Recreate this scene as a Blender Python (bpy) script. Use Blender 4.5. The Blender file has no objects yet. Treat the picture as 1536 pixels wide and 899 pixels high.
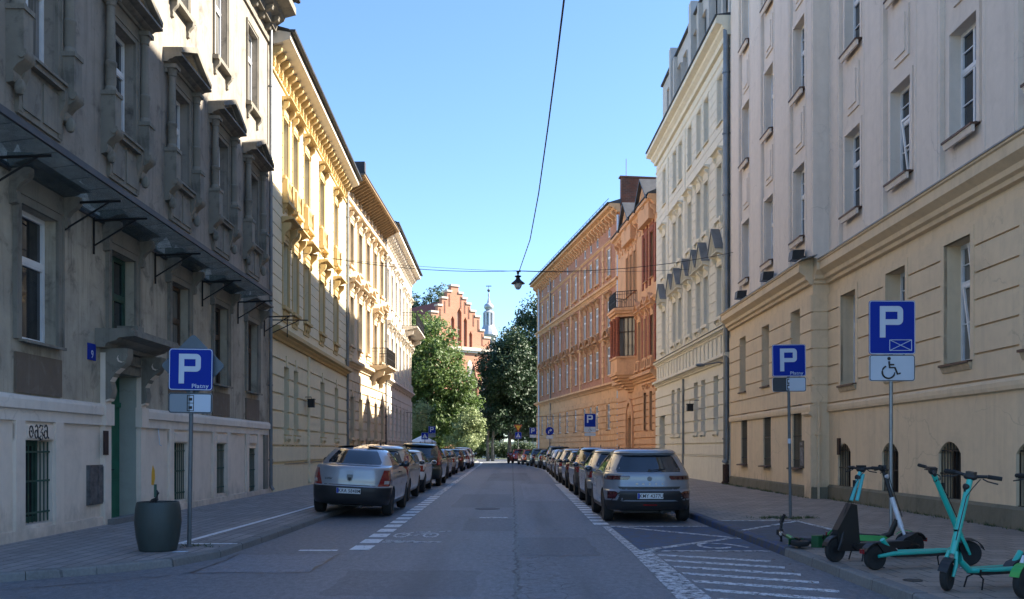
import bpy, bmesh, math, random
from mathutils import Vector, Matrix
random.seed(7)
R = math.radians
S = bpy.context.scene
COL = S.collection
EYE = 1.52; FPX = 1400.0; CX = 768.0; HY = 673.0

# ------------------------------------------------------------------ materials
def newmat(name):
    m = bpy.data.materials.new(name); m.use_nodes = True
    nt = m.node_tree; nt.nodes.clear()
    out = nt.nodes.new('ShaderNodeOutputMaterial')
    b = nt.nodes.new('ShaderNodeBsdfPrincipled')
    nt.links.new(b.outputs[0], out.inputs[0])
    return m, nt, b, out
def N(nt, t, **kw):
    n = nt.nodes.new(t)
    for k, v in kw.items():
        if hasattr(n, k): setattr(n, k, v)
    return n
def L(nt, a, b): nt.links.new(a, b)
def coords(nt, sc=(1,1,1), kind='Object'):
    tc = N(nt, 'ShaderNodeTexCoord'); mp = N(nt, 'ShaderNodeMapping')
    mp.inputs['Scale'].default_value = sc
    L(nt, tc.outputs[kind], mp.inputs[0]); return mp.outputs[0]
def noise(nt, vec, scale, detail=4, rough=.6, dist=0):
    n = N(nt, 'ShaderNodeTexNoise'); n.inputs['Scale'].default_value = scale
    n.inputs['Detail'].default_value = detail; n.inputs['Roughness'].default_value = rough
    n.inputs['Distortion'].default_value = dist
    L(nt, vec, n.inputs['Vector']); return n.outputs[0]
def ramp(nt, fac, stops):
    r = N(nt, 'ShaderNodeValToRGB'); cr = r.color_ramp
    while len(cr.elements) < len(stops): cr.elements.new(.5)
    for e, (p, c) in zip(cr.elements, stops):
        e.position = p; e.color = (c[0], c[1], c[2], 1) if hasattr(c, '__len__') else (c, c, c, 1)
    L(nt, fac, r.inputs[0]); return r.outputs[0]
def mix(nt, fac, a, b, mode='MIX'):
    m = N(nt, 'ShaderNodeMix', data_type='RGBA', blend_type=mode)
    for i, v in ((0, fac), (6, a), (7, b)):
        if hasattr(v, 'links'): L(nt, v, m.inputs[i])
        elif hasattr(v, '__len__'): m.inputs[i].default_value = (v[0], v[1], v[2], 1)
        else: m.inputs[i].default_value = v
    return m.outputs[2]
def mth(nt, op, a, b=0.0, c=None):
    m = N(nt, 'ShaderNodeMath', operation=op)
    for i, v in enumerate((a, b) if c is None else (a, b, c)):
        if hasattr(v, 'links'): L(nt, v, m.inputs[i])
        else: m.inputs[i].default_value = v
    return m.outputs[0]
def bump(nt, b, h, strength=.3, dist=.02, prev=None):
    n = N(nt, 'ShaderNodeBump'); n.inputs['Strength'].default_value = strength
    n.inputs['Distance'].default_value = dist
    L(nt, h, n.inputs['Height'])
    if prev: L(nt, prev, n.inputs['Normal'])
    L(nt, n.outputs[0], b.inputs['Normal']); return n.outputs[0]
def scl(c, k): return tuple(min(1, x*k) for x in c)

def plain(name, col, rough=.6, metal=0, var=.12, vs=3.0, bmp=0, coat=0):
    m, nt, b, _ = newmat(name)
    v = coords(nt)
    n = noise(nt, v, vs, 5)
    c = ramp(nt, n, [(.3, scl(col, 1-var)), (.7, scl(col, 1+var))])
    L(nt, c, b.inputs['Base Color'])
    b.inputs['Roughness'].default_value = rough; b.inputs['Metallic'].default_value = metal
    b.inputs['Coat Weight'].default_value = coat; b.inputs['Coat Roughness'].default_value = .04
    if bmp: bump(nt, b, noise(nt, v, vs*8, 4), bmp, .01)
    return m

def plaster(name, col, dirt=(.12,.11,.10), amount=.4, streak=.35, rough=.9, col2=None, scale=1.0, bmp=.25, splash=0, crack=.25):
    """painted render with cloudy tone, rain streaks and grime patches of their own shape"""
    m, nt, b, _ = newmat(name)
    v = coords(nt)
    c2 = col2 or scl(col, .86)
    n1 = noise(nt, v, .55*scale, 6, .62)
    base = ramp(nt, n1, [(.35, col), (.65, c2)])
    n2 = noise(nt, v, 4.5*scale, 6, .65)
    base = mix(nt, .35, base, ramp(nt, n2, [(.3, scl(col, .85)), (.7, scl(col, 1.1))]))
    vs = coords(nt, (3.0, 3.0, .22))
    n3 = noise(nt, vs, 1.3*scale, 5, .6)
    st = ramp(nt, n3, [(.50, 0), (.74, 1)])
    base = mix(nt, mth(nt, 'MULTIPLY', st, streak), base, mix(nt, .5, base, dirt))
    n4 = noise(nt, v, 1.1*scale, 8, .7, .5)
    pt = ramp(nt, n4, [(.54, 0), (.68, 1)])
    base = mix(nt, mth(nt, 'MULTIPLY', pt, amount), base, mix(nt, .65, base, dirt))
    if splash:                                      # damp, stained foot of the wall with a ragged upper edge
        sx = N(nt, 'ShaderNodeSeparateXYZ'); L(nt, v, sx.inputs[0])
        h = mth(nt, 'MULTIPLY_ADD', noise(nt, coords(nt, (1.6, 1.6, .5)), 1.4, 7, .7), 1.9, -.45)
        f = ramp(nt, mth(nt, 'SUBTRACT', h, mth(nt, 'MULTIPLY', sx.outputs[2], .9)), [(.0, 0), (.35, 1)])
        base = mix(nt, mth(nt, 'MULTIPLY', f, splash), base, mix(nt, ramp(nt, n2, [(.4, 0), (.6, 1)]), scl(dirt, .8), scl(col, .62)))
    crk = N(nt, 'ShaderNodeTexVoronoi', feature='DISTANCE_TO_EDGE'); crk.inputs['Scale'].default_value = .55
    va = N(nt, 'ShaderNodeVectorMath', operation='ADD'); L(nt, v, va.inputs[0]); nz = N(nt, 'ShaderNodeTexNoise'); nz.inputs['Scale'].default_value = 1.3; nz.inputs['Detail'].default_value = 8; L(nt, v, nz.inputs['Vector'])
    L(nt, nz.outputs['Color'], va.inputs[1]); L(nt, va.outputs[0], crk.inputs['Vector'])
    cm = mth(nt, 'MULTIPLY', ramp(nt, crk.outputs['Distance'], [(.003, 1), (.010, 0)]), ramp(nt, noise(nt, v, .35, 3), [(.52, 0), (.60, 1)]))
    base = mix(nt, mth(nt, 'MULTIPLY', cm, crack), base, scl(dirt, .6))
    L(nt, base, b.inputs['Base Color'])
    b.inputs['Roughness'].default_value = rough
    p = bump(nt, b, n2, bmp, .01)
    bump(nt, b, noise(nt, v, 60, 3), bmp*.5, .004, p)
    return m

def brick(name, c1, c2, mortar, sw=.27, sh=.08, amount=.3):
    m, nt, b, _ = newmat(name)
    tc = N(nt, 'ShaderNodeTexCoord'); sx = N(nt, 'ShaderNodeSeparateXYZ'); L(nt, tc.outputs['Object'], sx.inputs[0])
    cb = N(nt, 'ShaderNodeCombineXYZ')
    L(nt, mth(nt, 'ADD', sx.outputs[0], sx.outputs[1]), cb.inputs[0]); L(nt, sx.outputs[2], cb.inputs[1])
    bt = N(nt, 'ShaderNodeTexBrick')
    L(nt, cb.outputs[0], bt.inputs['Vector'])
    bt.inputs['Scale'].default_value = 1; bt.inputs['Brick Width'].default_value = sw; bt.inputs['Row Height'].default_value = sh
    bt.inputs['Mortar Size'].default_value = .008; bt.inputs['Color1'].default_value = (*c1, 1); bt.inputs['Color2'].default_value = (*c2, 1)
    bt.inputs['Mortar'].default_value = (*mortar, 1)
    n = noise(nt, coords(nt), .8, 6)
    c = mix(nt, mth(nt, 'MULTIPLY', ramp(nt, n, [(.4, 0), (.7, 1)]), amount), bt.outputs[0], scl(c1, .45))
    L(nt, c, b.inputs['Base Color']); b.inputs['Roughness'].default_value = .9
    bump(nt, b, bt.outputs['Fac'], -.4, .008)
    return m

def glassmat(name, col=(.012,.016,.02), rough=.03, curtain=None):
    m, nt, b, _ = newmat(name)
    v = coords(nt, (1, 1, 1), 'Object')
    n = noise(nt, v, .9, 2)
    oi = N(nt, 'ShaderNodeObjectInfo'); rnd_ = oi.outputs['Random']
    c = ramp(nt, n, [(.4, col), (.62, curtain or scl(col, 2.2))])
    if curtain or name == 'window glass':
        # net curtains or blinds behind some of the panes
        hh = noise(nt, coords(nt, (9, 9, .3)), 2.2, 3); cl = ramp(nt, hh, [(.3, (.10,.10,.09)), (.7, (.26,.25,.23))])
        c = mix(nt, ramp(nt, rnd_, [(.55, 0), (.58, .85)]), c, cl)
    L(nt, c, b.inputs['Base Color']); b.inputs['Roughness'].default_value = rough
    b.inputs['IOR'].default_value = 1.52; b.inputs['Specular IOR Level'].default_value = .6
    bump(nt, b, noise(nt, v, 1.7, 1), .04, .03)
    return m

def paint(name, col, metal=.5, dust=.12):
    m, nt, b, _ = newmat(name)
    v = coords(nt)
    n = noise(nt, v, 2.2, 7, .7)
    sx = N(nt, 'ShaderNodeSeparateXYZ'); L(nt, v, sx.inputs[0])
    low = mth(nt, 'MULTIPLY_ADD', sx.outputs[2], -1.0, 1.15)
    d = mth(nt, 'MULTIPLY', mth(nt, 'MULTIPLY', ramp(nt, n, [(.35, 0), (.75, 1)]), mth(nt, 'MAXIMUM', low, .25)), dust*2)
    c = mix(nt, d, col, (.22, .20, .17)); L(nt, c, b.inputs['Base Color'])
    b.inputs['Metallic'].default_value = metal
    L(nt, mth(nt, 'MULTIPLY_ADD', d, .6, .28), b.inputs['Roughness'])
    b.inputs['Coat Weight'].default_value = 1; b.inputs['Coat Roughness'].default_value = .06
    return m

# ------------------------------------------------------------------ mesh builder
class MB:
    def __init__(s): s.v = []; s.f = []; s.m = []
    def add(s, vs, fs, mi=0, M=None):
        o = len(s.v)
        for p in vs:
            p = Vector(p)
            if M is not None: p = M @ p
            s.v.append(tuple(p))
        for f in fs: s.f.append([o+i for i in f]); s.m.append(mi)
    def box(s, x0, x1, y0, y1, z0, z1, mi=0, M=None):
        vs = [(x0,y0,z0),(x1,y0,z0),(x1,y1,z0),(x0,y1,z0),(x0,y0,z1),(x1,y0,z1),(x1,y1,z1),(x0,y1,z1)]
        s.add(vs, [(0,3,2,1),(4,5,6,7),(0,1,5,4),(1,2,6,5),(2,3,7,6),(3,0,4,7)], mi, M)
    def fb(s, u0, u1, w0, w1, z0, z1, mi=0):          # facade box, w = outward
        s.box(u0, u1, -w1, -w0, z0, z1, mi)
    def prism(s, poly, a, b, axis='x', mi=0, M=None):
        n = len(poly)
        def P(p, t):
            return {'x': (t, p[0], p[1]), 'y': (p[0], t, p[1]), 'z': (p[0], p[1], t)}[axis]
        vs = [P(p, a) for p in poly] + [P(p, b) for p in poly]
        fs = [list(range(n))[::-1], list(range(n, 2*n))] + [(i, (i+1) % n, n+(i+1) % n, n+i) for i in range(n)]
        s.add(vs, fs, mi, M)
    def prof(s, u0, u1, pts, mi=0):                    # cornice: pts (w,z) closed by the wall
        s.prism([(-w, z) for w, z in pts], u0, u1, 'x', mi)
    def lathe(s, prof, n=16, c=(0,0,0), mi=0, M=None, cap=True, ax='z'):
        vs = []; fs = []
        for r, z in prof:
            for i in range(n):
                a = 2*math.pi*i/n
                if ax == 'z': vs.append((c[0]+r*math.cos(a), c[1]+r*math.sin(a), c[2]+z))
                elif ax == 'x': vs.append((c[0]+z, c[1]+r*math.cos(a), c[2]+r*math.sin(a)))
                else: vs.append((c[0]+r*math.cos(a), c[1]+z, c[2]+r*math.sin(a)))
        k = len(prof)
        for j in range(k-1):
            for i in range(n):
                fs.append((j*n+i, j*n+(i+1) % n, (j+1)*n+(i+1) % n, (j+1)*n+i))
        if cap: fs.append(list(range(n))[::-1]); fs.append([(k-1)*n+i for i in range(n)])
        s.add(vs, fs, mi, M)
    def tube(s, pts, r, n=8, mi=0, M=None):
        pts = [Vector(p) for p in pts]; rr = r if hasattr(r, '__len__') else [r]*len(pts)
        vs = []; fs = []
        for k, p in enumerate(pts):
            d = (pts[min(k+1, len(pts)-1)] - pts[max(k-1, 0)])
            if d.length < 1e-9: d = Vector((0,0,1))
            d.normalize()
            up = Vector((0,0,1)) if abs(d.z) < .95 else Vector((1,0,0))
            a = d.cross(up).normalized(); b = d.cross(a).normalized()
            for i in range(n):
                t = 2*math.pi*i/n
                vs.append(p + (a*math.cos(t) + b*math.sin(t))*rr[k])
        for k in range(len(pts)-1):
            for i in range(n):
                fs.append((k*n+i, k*n+(i+1) % n, (k+1)*n+(i+1) % n, (k+1)*n+i))
        fs.append(list(range(n))[::-1]); fs.append([(len(pts)-1)*n+i for i in range(n)])
        s.add(vs, fs, mi, M)
    def ball(s, c, r, n=10, mi=0, M=None):
        rx, ry, rz = r if hasattr(r, '__len__') else (r, r, r)
        pr = []; k = max(4, n//2+1)
        vs = []; fs = []
        for j in range(k+1):
            ph = math.pi*j/k
            for i in range(n):
                a = 2*math.pi*i/n
                vs.append((c[0]+rx*math.sin(ph)*math.cos(a), c[1]+ry*math.sin(ph)*math.sin(a), c[2]+rz*math.cos(ph)))
        for j in range(k):
            for i in range(n): fs.append((j*n+i, j*n+(i+1) % n, (j+1)*n+(i+1) % n, (j+1)*n+i))
        s.add(vs, fs, mi, M)
    def mesh(s, name, mats, smooth=None, weld=True):
        me = bpy.data.meshes.new(name)
        me.from_pydata(s.v, [], s.f)
        mats = mats if isinstance(mats, (list, tuple)) else [mats]
        for m in mats: me.materials.append(m)
        me.polygons.foreach_set('material_index', s.m)
        if smooth is not None:
            bm = bmesh.new(); bm.from_mesh(me)
            if weld: bmesh.ops.remove_doubles(bm, verts=bm.verts, dist=1e-5)
            bmesh.ops.recalc_face_normals(bm, faces=bm.faces)
            for f in bm.faces: f.smooth = True
            lim = R(smooth)
            for e in bm.edges:
                e.smooth = not (len(e.link_faces) != 2 or e.calc_face_angle(0) > lim)
            bm.to_mesh(me); bm.free()
        me.update(); return me
    def build(s, name, mats, parent=None, smooth=None, loc=None, rot=None, weld=True):
        o = bpy.data.objects.new(name, s.mesh(name, mats, smooth, weld)); COL.objects.link(o)
        if parent: o.parent = parent
        if loc: o.location = loc
        if rot: o.rotation_euler = rot
        return o

def tag(o, label=None, cat=None, group=None, kind=None):
    if label: o['label'] = label
    if cat: o['category'] = cat
    if group: o['group'] = group
    if kind: o['kind'] = kind
    return o
def empty(name, loc=(0,0,0), rz=0, parent=None):
    o = bpy.data.objects.new(name, None); COL.objects.link(o); o.location = loc; o.rotation_euler = (0,0,rz)
    o.empty_display_size = .2
    if parent: o.parent = parent
    return o
def kids(o): return [c for c in bpy.data.objects if c.parent == o]
def copy_tree(o, parent=None, _k=None):
    c = o.copy(); COL.objects.link(c); c.parent = parent
    for ch in (_k[o.name] if _k and o.name in _k else kids(o)): copy_tree(ch, c, _k)
    return c
def kill_tree(o):
    for ch in kids(o): kill_tree(ch)
    bpy.data.objects.remove(o)
_tx = {}
def text(s, size, mat, parent, M, name='lettering', extrude=.002, align='CENTER', bold=0.0, sx=1.0):
    cu = bpy.data.curves.new('txt', 'FONT'); cu.body = s; cu.size = size; cu.extrude = extrude
    cu.align_x = align; cu.align_y = 'CENTER'; cu.offset = bold; cu.space_character = 1.08
    o = bpy.data.objects.new('txt', cu); COL.objects.link(o)
    dg = bpy.context.evaluated_depsgraph_get(); me = bpy.data.meshes.new_from_object(o.evaluated_get(dg))
    bpy.data.objects.remove(o)
    me.transform(Matrix.Diagonal((sx, 1, 1, 1))); me.transform(M); me.materials.clear(); me.materials.append(mat)
    for p in me.polygons: p.material_index = 0
    t = bpy.data.objects.new(name, me); COL.objects.link(t); t.parent = parent
    return t
def sheet(name, poly, z, mat, kind='structure', parent=None):
    mb = MB(); mb.add([(x, y, z) for x, y in poly], [list(range(len(poly)))])
    o = mb.build(name, mat, parent)
    if kind: o['kind'] = kind
    return o
def at(px, py, Y): return Vector(((px-CX)/FPX*Y, Y, EYE + (HY-py)/FPX*Y))
# ------------------------------------------------------------------ shared materials
M = {}
M['glass'] = glassmat('window glass')
M['glass_c'] = glassmat('window glass with net curtain', (.02,.025,.03), .04, (.22,.22,.20))
M['dark'] = plain('dark void', (.010,.010,.011), .9, vs=1)
M['white'] = plain('white window paint', (.72,.73,.74), .45, vs=2)
M['cream_paint'] = plain('aged cream window paint', (.42,.38,.30), .6, vs=4, var=.2)
M['brown_paint'] = plain('brown window paint', (.075,.045,.028), .55, vs=4, var=.25)
M['green_paint'] = plain('faded green paint', (.028,.075,.052), .6, vs=4, var=.3)
M['zinc'] = plain('dull zinc sheet', (.20,.215,.225), .5, .6, vs=2, var=.2, bmp=.05)
M['zinc_dark'] = plain('dark tin roof', (.055,.058,.062), .55, .3, vs=2, var=.3, bmp=.1)
M['slate'] = plain('dark slate', (.045,.047,.052), .7, 0, vs=9, var=.35, bmp=.2)
M['copper'] = plain('brown sill tin', (.10,.055,.038), .6, .2, vs=3, var=.2)
M['iron'] = plain('black wrought iron', (.014,.014,.015), .55, .3)
M['rustiron'] = plain('rusty iron', (.05,.028,.02), .8, .2, vs=8, var=.4)
M['steel'] = plain('galvanised steel pole', (.27,.29,.30), .45, .7, vs=6, var=.15)
M['steel_d'] = plain('dull steel pole', (.14,.155,.165), .55, .5, vs=6, var=.15)
M['blue'] = plain('blue sign sheet', (.006,.030,.30), .55, 0, vs=1.5, var=.06); M['blue'].node_tree.nodes['Principled BSDF'].inputs['Specular IOR Level'].default_value = .15
M['blue_dim'] = plain('sun faded blue sign sheet', (.016,.06,.33), .4, 0, vs=1.5, var=.06)
M['signwhite'] = plain('white sign sheet', (.50,.58,.68), .5, 0, vs=1.5, var=.05)
M['signgrey'] = plain('grey sign sheet', (.20,.24,.28), .45, .1, vs=1.5, var=.08)
M['signdark'] = plain('dark sign film', (.035,.045,.055), .4, 0, vs=1.5, var=.1)
M['black'] = plain('black plastic', (.013,.013,.014), .5, 0, vs=6, var=.2)
M['rubber'] = plain('tyre rubber', (.016,.016,.016), .85, 0, vs=8, var=.3)
M['red'] = plain('red paint', (.45,.02,.015), .4)
M['yellow'] = plain('yellow sign sheet', (.75,.42,.02), .4)

# ------------------------------------------------------------------ asphalt, pavers, kerbs
def asphalt():
    m, nt, b, _ = newmat('worn asphalt')
    v = coords(nt)
    big = noise(nt, coords(nt, (1, .25, 1)), .55, 5, .6)
    c = ramp(nt, big, [(.3, (.092,.100,.116)), (.7, (.132,.142,.16))])
    pat = noise(nt, v, .35, 6, .7, .3)
    c = mix(nt, ramp(nt, pat, [(.52, 0), (.60, .38)]), c, (.062,.067,.075))
    tr = noise(nt, coords(nt, (1.1, .02, 1)), 1.0, 3, .5)
    c = mix(nt, ramp(nt, tr, [(.5, 0), (.7, .4)]), c, (.15,.157,.17))
    fine = noise(nt, v, 55, 5, .75)
    c = mix(nt, .55, c, ramp(nt, fine, [(.3, (.02,.024,.032)), (.72, (.30,.315,.34))]))
    mid_ = noise(nt, coords(nt, (1, .45, 1)), 14, 5, .8)
    c = mix(nt, .5, c, ramp(nt, mid_, [(.34, (.055,.062,.074)), (.5, (.135,.146,.164)), (.66, (.24,.252,.275))]))
    spk = N(nt, 'ShaderNodeTexVoronoi'); spk.inputs['Scale'].default_value = 26; L(nt, v, spk.inputs['Vector'])
    c = mix(nt, ramp(nt, spk.outputs['Distance'], [(.10, .55), (.17, 0)]), c, (.34,.35,.37))
    gx_ = N(nt, 'ShaderNodeSeparateXYZ'); L(nt, v, gx_.inputs[0])
    trk = mth(nt, 'ABSOLUTE', mth(nt, 'SUBTRACT', mth(nt, 'ABSOLUTE', mth(nt, 'ADD', gx_.outputs[0], .15)), .85))
    trk2 = mth(nt, 'MULTIPLY', ramp(nt, trk, [(.12, 1), (.42, 0)]), ramp(nt, noise(nt, coords(nt, (1.4, .10, 1)), 1.6, 4), [(.35, 0), (.65, .55)]))
    c = mix(nt, trk2, c, (.055,.06,.068))
    oil = noise(nt, v, 1.6, 6, .75, .8)
    c = mix(nt, ramp(nt, oil, [(.60, 0), (.68, .45)]), c, (.035,.038,.043))
    vo = N(nt, 'ShaderNodeTexVoronoi', feature='DISTANCE_TO_EDGE'); vo.inputs['Scale'].default_value = 2.6
    dm = N(nt, 'ShaderNodeVectorMath', operation='ADD'); L(nt, v, dm.inputs[0])
    nn = N(nt, 'ShaderNodeTexNoise'); nn.inputs['Scale'].default_value = 3; nn.inputs['Detail'].default_value = 6; L(nt, v, nn.inputs['Vector'])
    sc = N(nt, 'ShaderNodeVectorMath', operation='SCALE'); L(nt, nn.outputs['Color'], sc.inputs[0]); sc.inputs['Scale'].default_value = .35
    L(nt, sc.outputs[0], dm.inputs[1]); L(nt, dm.outputs[0], vo.inputs['Vector'])
    crk = ramp(nt, vo.outputs['Distance'], [(.010, 1), (.022, 0)])
    sx = N(nt, 'ShaderNodeSeparateXYZ'); L(nt, v, sx.inputs[0])
    # long joint down the middle of the road, wandering, with alligator cracks round it
    wob = mth(nt, 'MULTIPLY_ADD', noise(nt, coords(nt, (0, 1, 0)), 1.7, 7, .65), .34, -.17)
    dx = mth(nt, 'ABSOLUTE', mth(nt, 'SUBTRACT', mth(nt, 'SUBTRACT', sx.outputs[0], .06), wob))
    mid = ramp(nt, dx, [(.012, 1), (.03, 0)])
    near = ramp(nt, mth(nt, 'ABSOLUTE', mth(nt, 'SUBTRACT', sx.outputs[0], .28)), [(.3, 1), (.55, 0)])
    nearY = ramp(nt, mth(nt, 'MULTIPLY', sx.outputs[1], .04), [(.50, 1), (.60, 0)])
    alli = mth(nt, 'MULTIPLY', mth(nt, 'MULTIPLY', crk, near), nearY)
    rare = mth(nt, 'MULTIPLY', crk, ramp(nt, noise(nt, v, .22, 3), [(.60, 0), (.66, .8)]))
    k = mth(nt, 'MAXIMUM', mth(nt, 'MAXIMUM', mid, alli), rare)
    c = mix(nt, mth(nt, 'MULTIPLY', k, .8), c, (.014,.015,.017))
    L(nt, c, b.inputs['Base Color'])
    L(nt, mth(nt, 'MULTIPLY_ADD', big, .25, .48), b.inputs['Roughness'])
    b.inputs['Specular IOR Level'].default_value = .45
    p = bump(nt, b, fine, .5, .006); bump(nt, b, k, -.6, .015, p)
    return m
def pavers(name, c1, c2, w=.20, h=.10, rot=0, mort=(.05,.05,.05)):
    m, nt, b, _ = newmat(name)
    v = coords(nt); mp = N(nt, 'ShaderNodeMapping'); mp.inputs['Rotation'].default_value = (0, 0, rot); L(nt, v, mp.inputs[0])
    bt = N(nt, 'ShaderNodeTexBrick'); L(nt, mp.outputs[0], bt.inputs['Vector'])
    bt.inputs['Scale'].default_value = 1; bt.inputs['Brick Width'].default_value = w; bt.inputs['Row Height'].default_value = h
    bt.inputs['Mortar Size'].default_value = .012; bt.inputs['Mortar Smooth'].default_value = .3
    bt.inputs['Color1'].default_value = (*c1, 1); bt.inputs['Color2'].default_value = (*c2, 1); bt.inputs['Mortar'].default_value = (*mort, 1)
    n = noise(nt, v, .8, 6, .65)
    c = mix(nt, ramp(nt, n, [(.42, 0), (.7, .55)]), bt.outputs[0], scl(c1, .5))
    c = mix(nt, .3, c, ramp(nt, noise(nt, v, 30, 4), [(.3, scl(c1, .5)), (.7, scl(c1, 1.5))]))
    L(nt, c, b.inputs['Base Color']); b.inputs['Roughness'].default_value = .85
    bump(nt, b, bt.outputs['Fac'], -.7, .01)
    return m
def worn_paint(name, col, wear=.5, sc=9):
    m, nt, b, _ = newmat(name)
    v = coords(nt)
    n = noise(nt, v, sc, 8, .75); n2 = noise(nt, v, 70, 3, .7)
    f = mth(nt, 'ADD', n, mth(nt, 'MULTIPLY_ADD', n2, .35, -.17))
    t = .30 + .33*wear
    c = mix(nt, ramp(nt, f, [(t, 0), (t+.12, 1)]), (.07,.078,.088), col)
    L(nt, c, b.inputs['Base Color']); b.inputs['Roughness'].default_value = .75
    bump(nt, b, n2, .3, .005)
    return m
M['asphalt'] = asphalt()
M['paver'] = pavers('grey concrete pavers', (.22,.21,.205), (.33,.31,.295), .40, .20, R(90), (.03,.03,.032))
M['paver_r'] = pavers('brownish paving slabs', (.25,.215,.18), (.35,.30,.25), .35, .35, R(0), (.035,.032,.03))
M['kerb'] = pavers('granite kerb stone', (.17,.17,.165), (.20,.20,.195), 90, 1.0)
M['kerb_blue'] = worn_paint('worn blue kerb paint', (.025,.06,.20), .58, 6)
M['line'] = worn_paint('worn white road paint', (.60,.62,.64), .42)
M['line_old'] = worn_paint('very worn white road paint', (.62,.65,.68), .34, 12)
M['line_good'] = worn_paint('white road paint', (.66,.68,.70), .12)
M['bay_blue'] = worn_paint('worn blue bay paint', (.045,.085,.17), .42, 5)
M['grass'] = plain('lawn soil and grass', (.045,.065,.022), .95, 0, vs=1.2, var=.35, bmp=.3)
M['iron_cover'] = plain('cast iron cover', (.05,.05,.052), .6, .5, vs=20, var=.3)

sheet('ground', [(-1500,-200),(1500,-200),(1500,3000),(-1500,3000)], -.03, M['grass'])
sheet('road', [(-70,-30),(60,-30),(60,3),(16,5),(16,60),(16,127),(60,135),(60,142),(5,129.5),(-20,127),(-70,125)], 0, M['asphalt'])

def thick_poly(name, poly, z0, z1, mat, parent=None, kind='structure'):
    mb = MB(); mb.prism(poly, z0, z1, 'z'); o = mb.build(name, mat, parent, smooth=20)
    if kind: o['kind'] = kind
    return o
def offset_line(pts, d):
    res = []
    for i, p in enumerate(pts):
        a = Vector(pts[max(i-1, 0)]); c = Vector(pts[min(i+1, len(pts)-1)])
        t = (c-a).normalized(); n = Vector((-t.y, t.x)); q = Vector(p)+n*d; res.append((q.x, q.y))
    return res
def kerb(name, pts, z, mat, w=.16, top=.0):
    """row of kerb stones along pts, face dropping to the road, with open joints between the stones"""
    mb = MB(); P = [Vector(p) for p in pts]
    for i in range(len(P)-1):
        a, b = P[i], P[i+1]; d = (b-a); n = max(1, round(d.length/1.0)); t = d.normalized(); nn = Vector((-t.y, t.x))
        for k in range(n):
            p = a+d*(k/n)+t*.004; q = a+d*((k+1)/n)-t*.004; j = random.uniform(-.006, .004)
            vs = []
            for pt in (p, q):
                vs += [(pt.x, pt.y, -.02), (pt.x+nn.x*.012, pt.y+nn.y*.012, z-.02+j), (pt.x+nn.x*.03, pt.y+nn.y*.03, z+j),
                       (pt.x+nn.x*w, pt.y+nn.y*w, z+j), (pt.x+nn.x*w, pt.y+nn.y*w, -.02)]
            mb.add(vs, [(0,1,2,3,4), (9,8,7,6,5)] + [(i2, (i2+1) % 5, 5+(i2+1) % 5, 5+i2) for i2 in range(5)])
    o = mb.build(name, mat); o['kind'] = 'structure'; return o

ZL = .10; ZR = .12
left_kerb = [(-30,5.5),(-12,8.1),(-8.2,9.1),(-6.2,10.25),(-5.0,11.25),(-4.35,12.0),(-4.05,13.0),(-4.0,16),(-4.02,40),(-4.25,60),(-4.5,80),(-6,82.5),(-9,84),(-40,86)]
thick_poly('left_pavement', offset_line(left_kerb, .15) + [(-40,70),(-30,14)], -.02, ZL, M['paver'])
kerb('left_kerb', left_kerb, ZL+.006, M['kerb'])
right_kerb = [(3.85,-8),(3.85,9),(3.86,40),(4.0,60),(3.95,68),(3.5,76),(2.9,84),(2.2,92),(1.7,98.5),(1.6,100.2),(3,102),(30,108)]
rk = [(x, y) for x, y in right_kerb]
thick_poly('right_pavement', offset_line(rk, -.15)[::-1] + [(9.5,-8),(9.5,40),(9.0,66),(20,90),(30,100)][::1], -.02, ZR, M['paver_r'])
def kerb_r(name, pts, z, mat):
    return kerb(name, pts[::-1], z, mat)
i0 = [(3.85,-8),(3.85,9),(3.85,13.2)]; i1 = [(3.85,13.2),(3.852,20.2)]
kerb_r('right_kerb', i0, ZR+.006, M['kerb']); kerb_r('blue_painted_kerb', i1, ZR+.006, M['kerb_blue'])
kerb_r('far_right_kerb', [(3.852,20.2),(3.86,40)]+right_kerb[3:], ZR+.006, M['kerb'])
# far side of the junction: park verge
park = [(-60,124.2),(-20,125.2),(5,127.4),(40,132)]
kerb('park_kerb', park, .12, M['kerb'])
green = [(-60,94),(-12,95),(-6.5,96.5),(-4.0,99),(-3.7,104),(-4.2,112),(-6,118),(-12,121),(-60,121)]
kerb('island_kerb', green[::1], .12, M['kerb'])
thick_poly('corner_green', offset_line(green, .15), -.02, .10, M['grass'])
thick_poly('park_verge', offset_line(park, .15)+[(60,400),(-90,400)], -.02, .10, M['grass'])

# ---- painted markings (each a thin sheet above the asphalt)
def quad(name, x0, x1, y0, y1, z, mat):
    sheet(name, [(x0,y0),(x1,y0),(x1,y1),(x0,y1)], z, mat)
def marks(name, quads, z, mat, th=.003):
    mb = MB()
    for q in quads:
        mb.prism(q, z-.0035, z, 'z')
    o = mb.build(name, mat); o['kind'] = 'structure'; return o
def strip(pts, w, y_dir=True):
    l = offset_line(pts, w/2); r = offset_line(pts, -w/2)
    return [[l[i], l[i+1], r[i+1], r[i]] for i in range(len(pts)-1)]
q = []
y = 14.0
while y < 30:
    x = -2.28-.0095*(y-14); q.append([(x-.16,y),(x+.14,y),(x+.14,y+.60),(x-.16,y+.60)]); y += 1.0
marks('left_dashed_line', q, .005, M['line_good'])
marks('left_bay_tick', [[(-3.17,13.85),(-2.6,13.85),(-2.6,13.98),(-3.17,13.98)]], .005, M['line_good'])
marks('left_edge_line', strip([(-2.44,30),(-2.62,48),(-2.85,70),(-3.0,90),(-3.4,104)], .22), .005, M['line'])
y = 18.6; q = []
while y < 40:
    x = 1.80+.009*(y-18.6); q.append([(x-.16,y),(x+.14,y),(x+.14,y+.48),(x-.16,y+.48)]); y += .86
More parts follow.
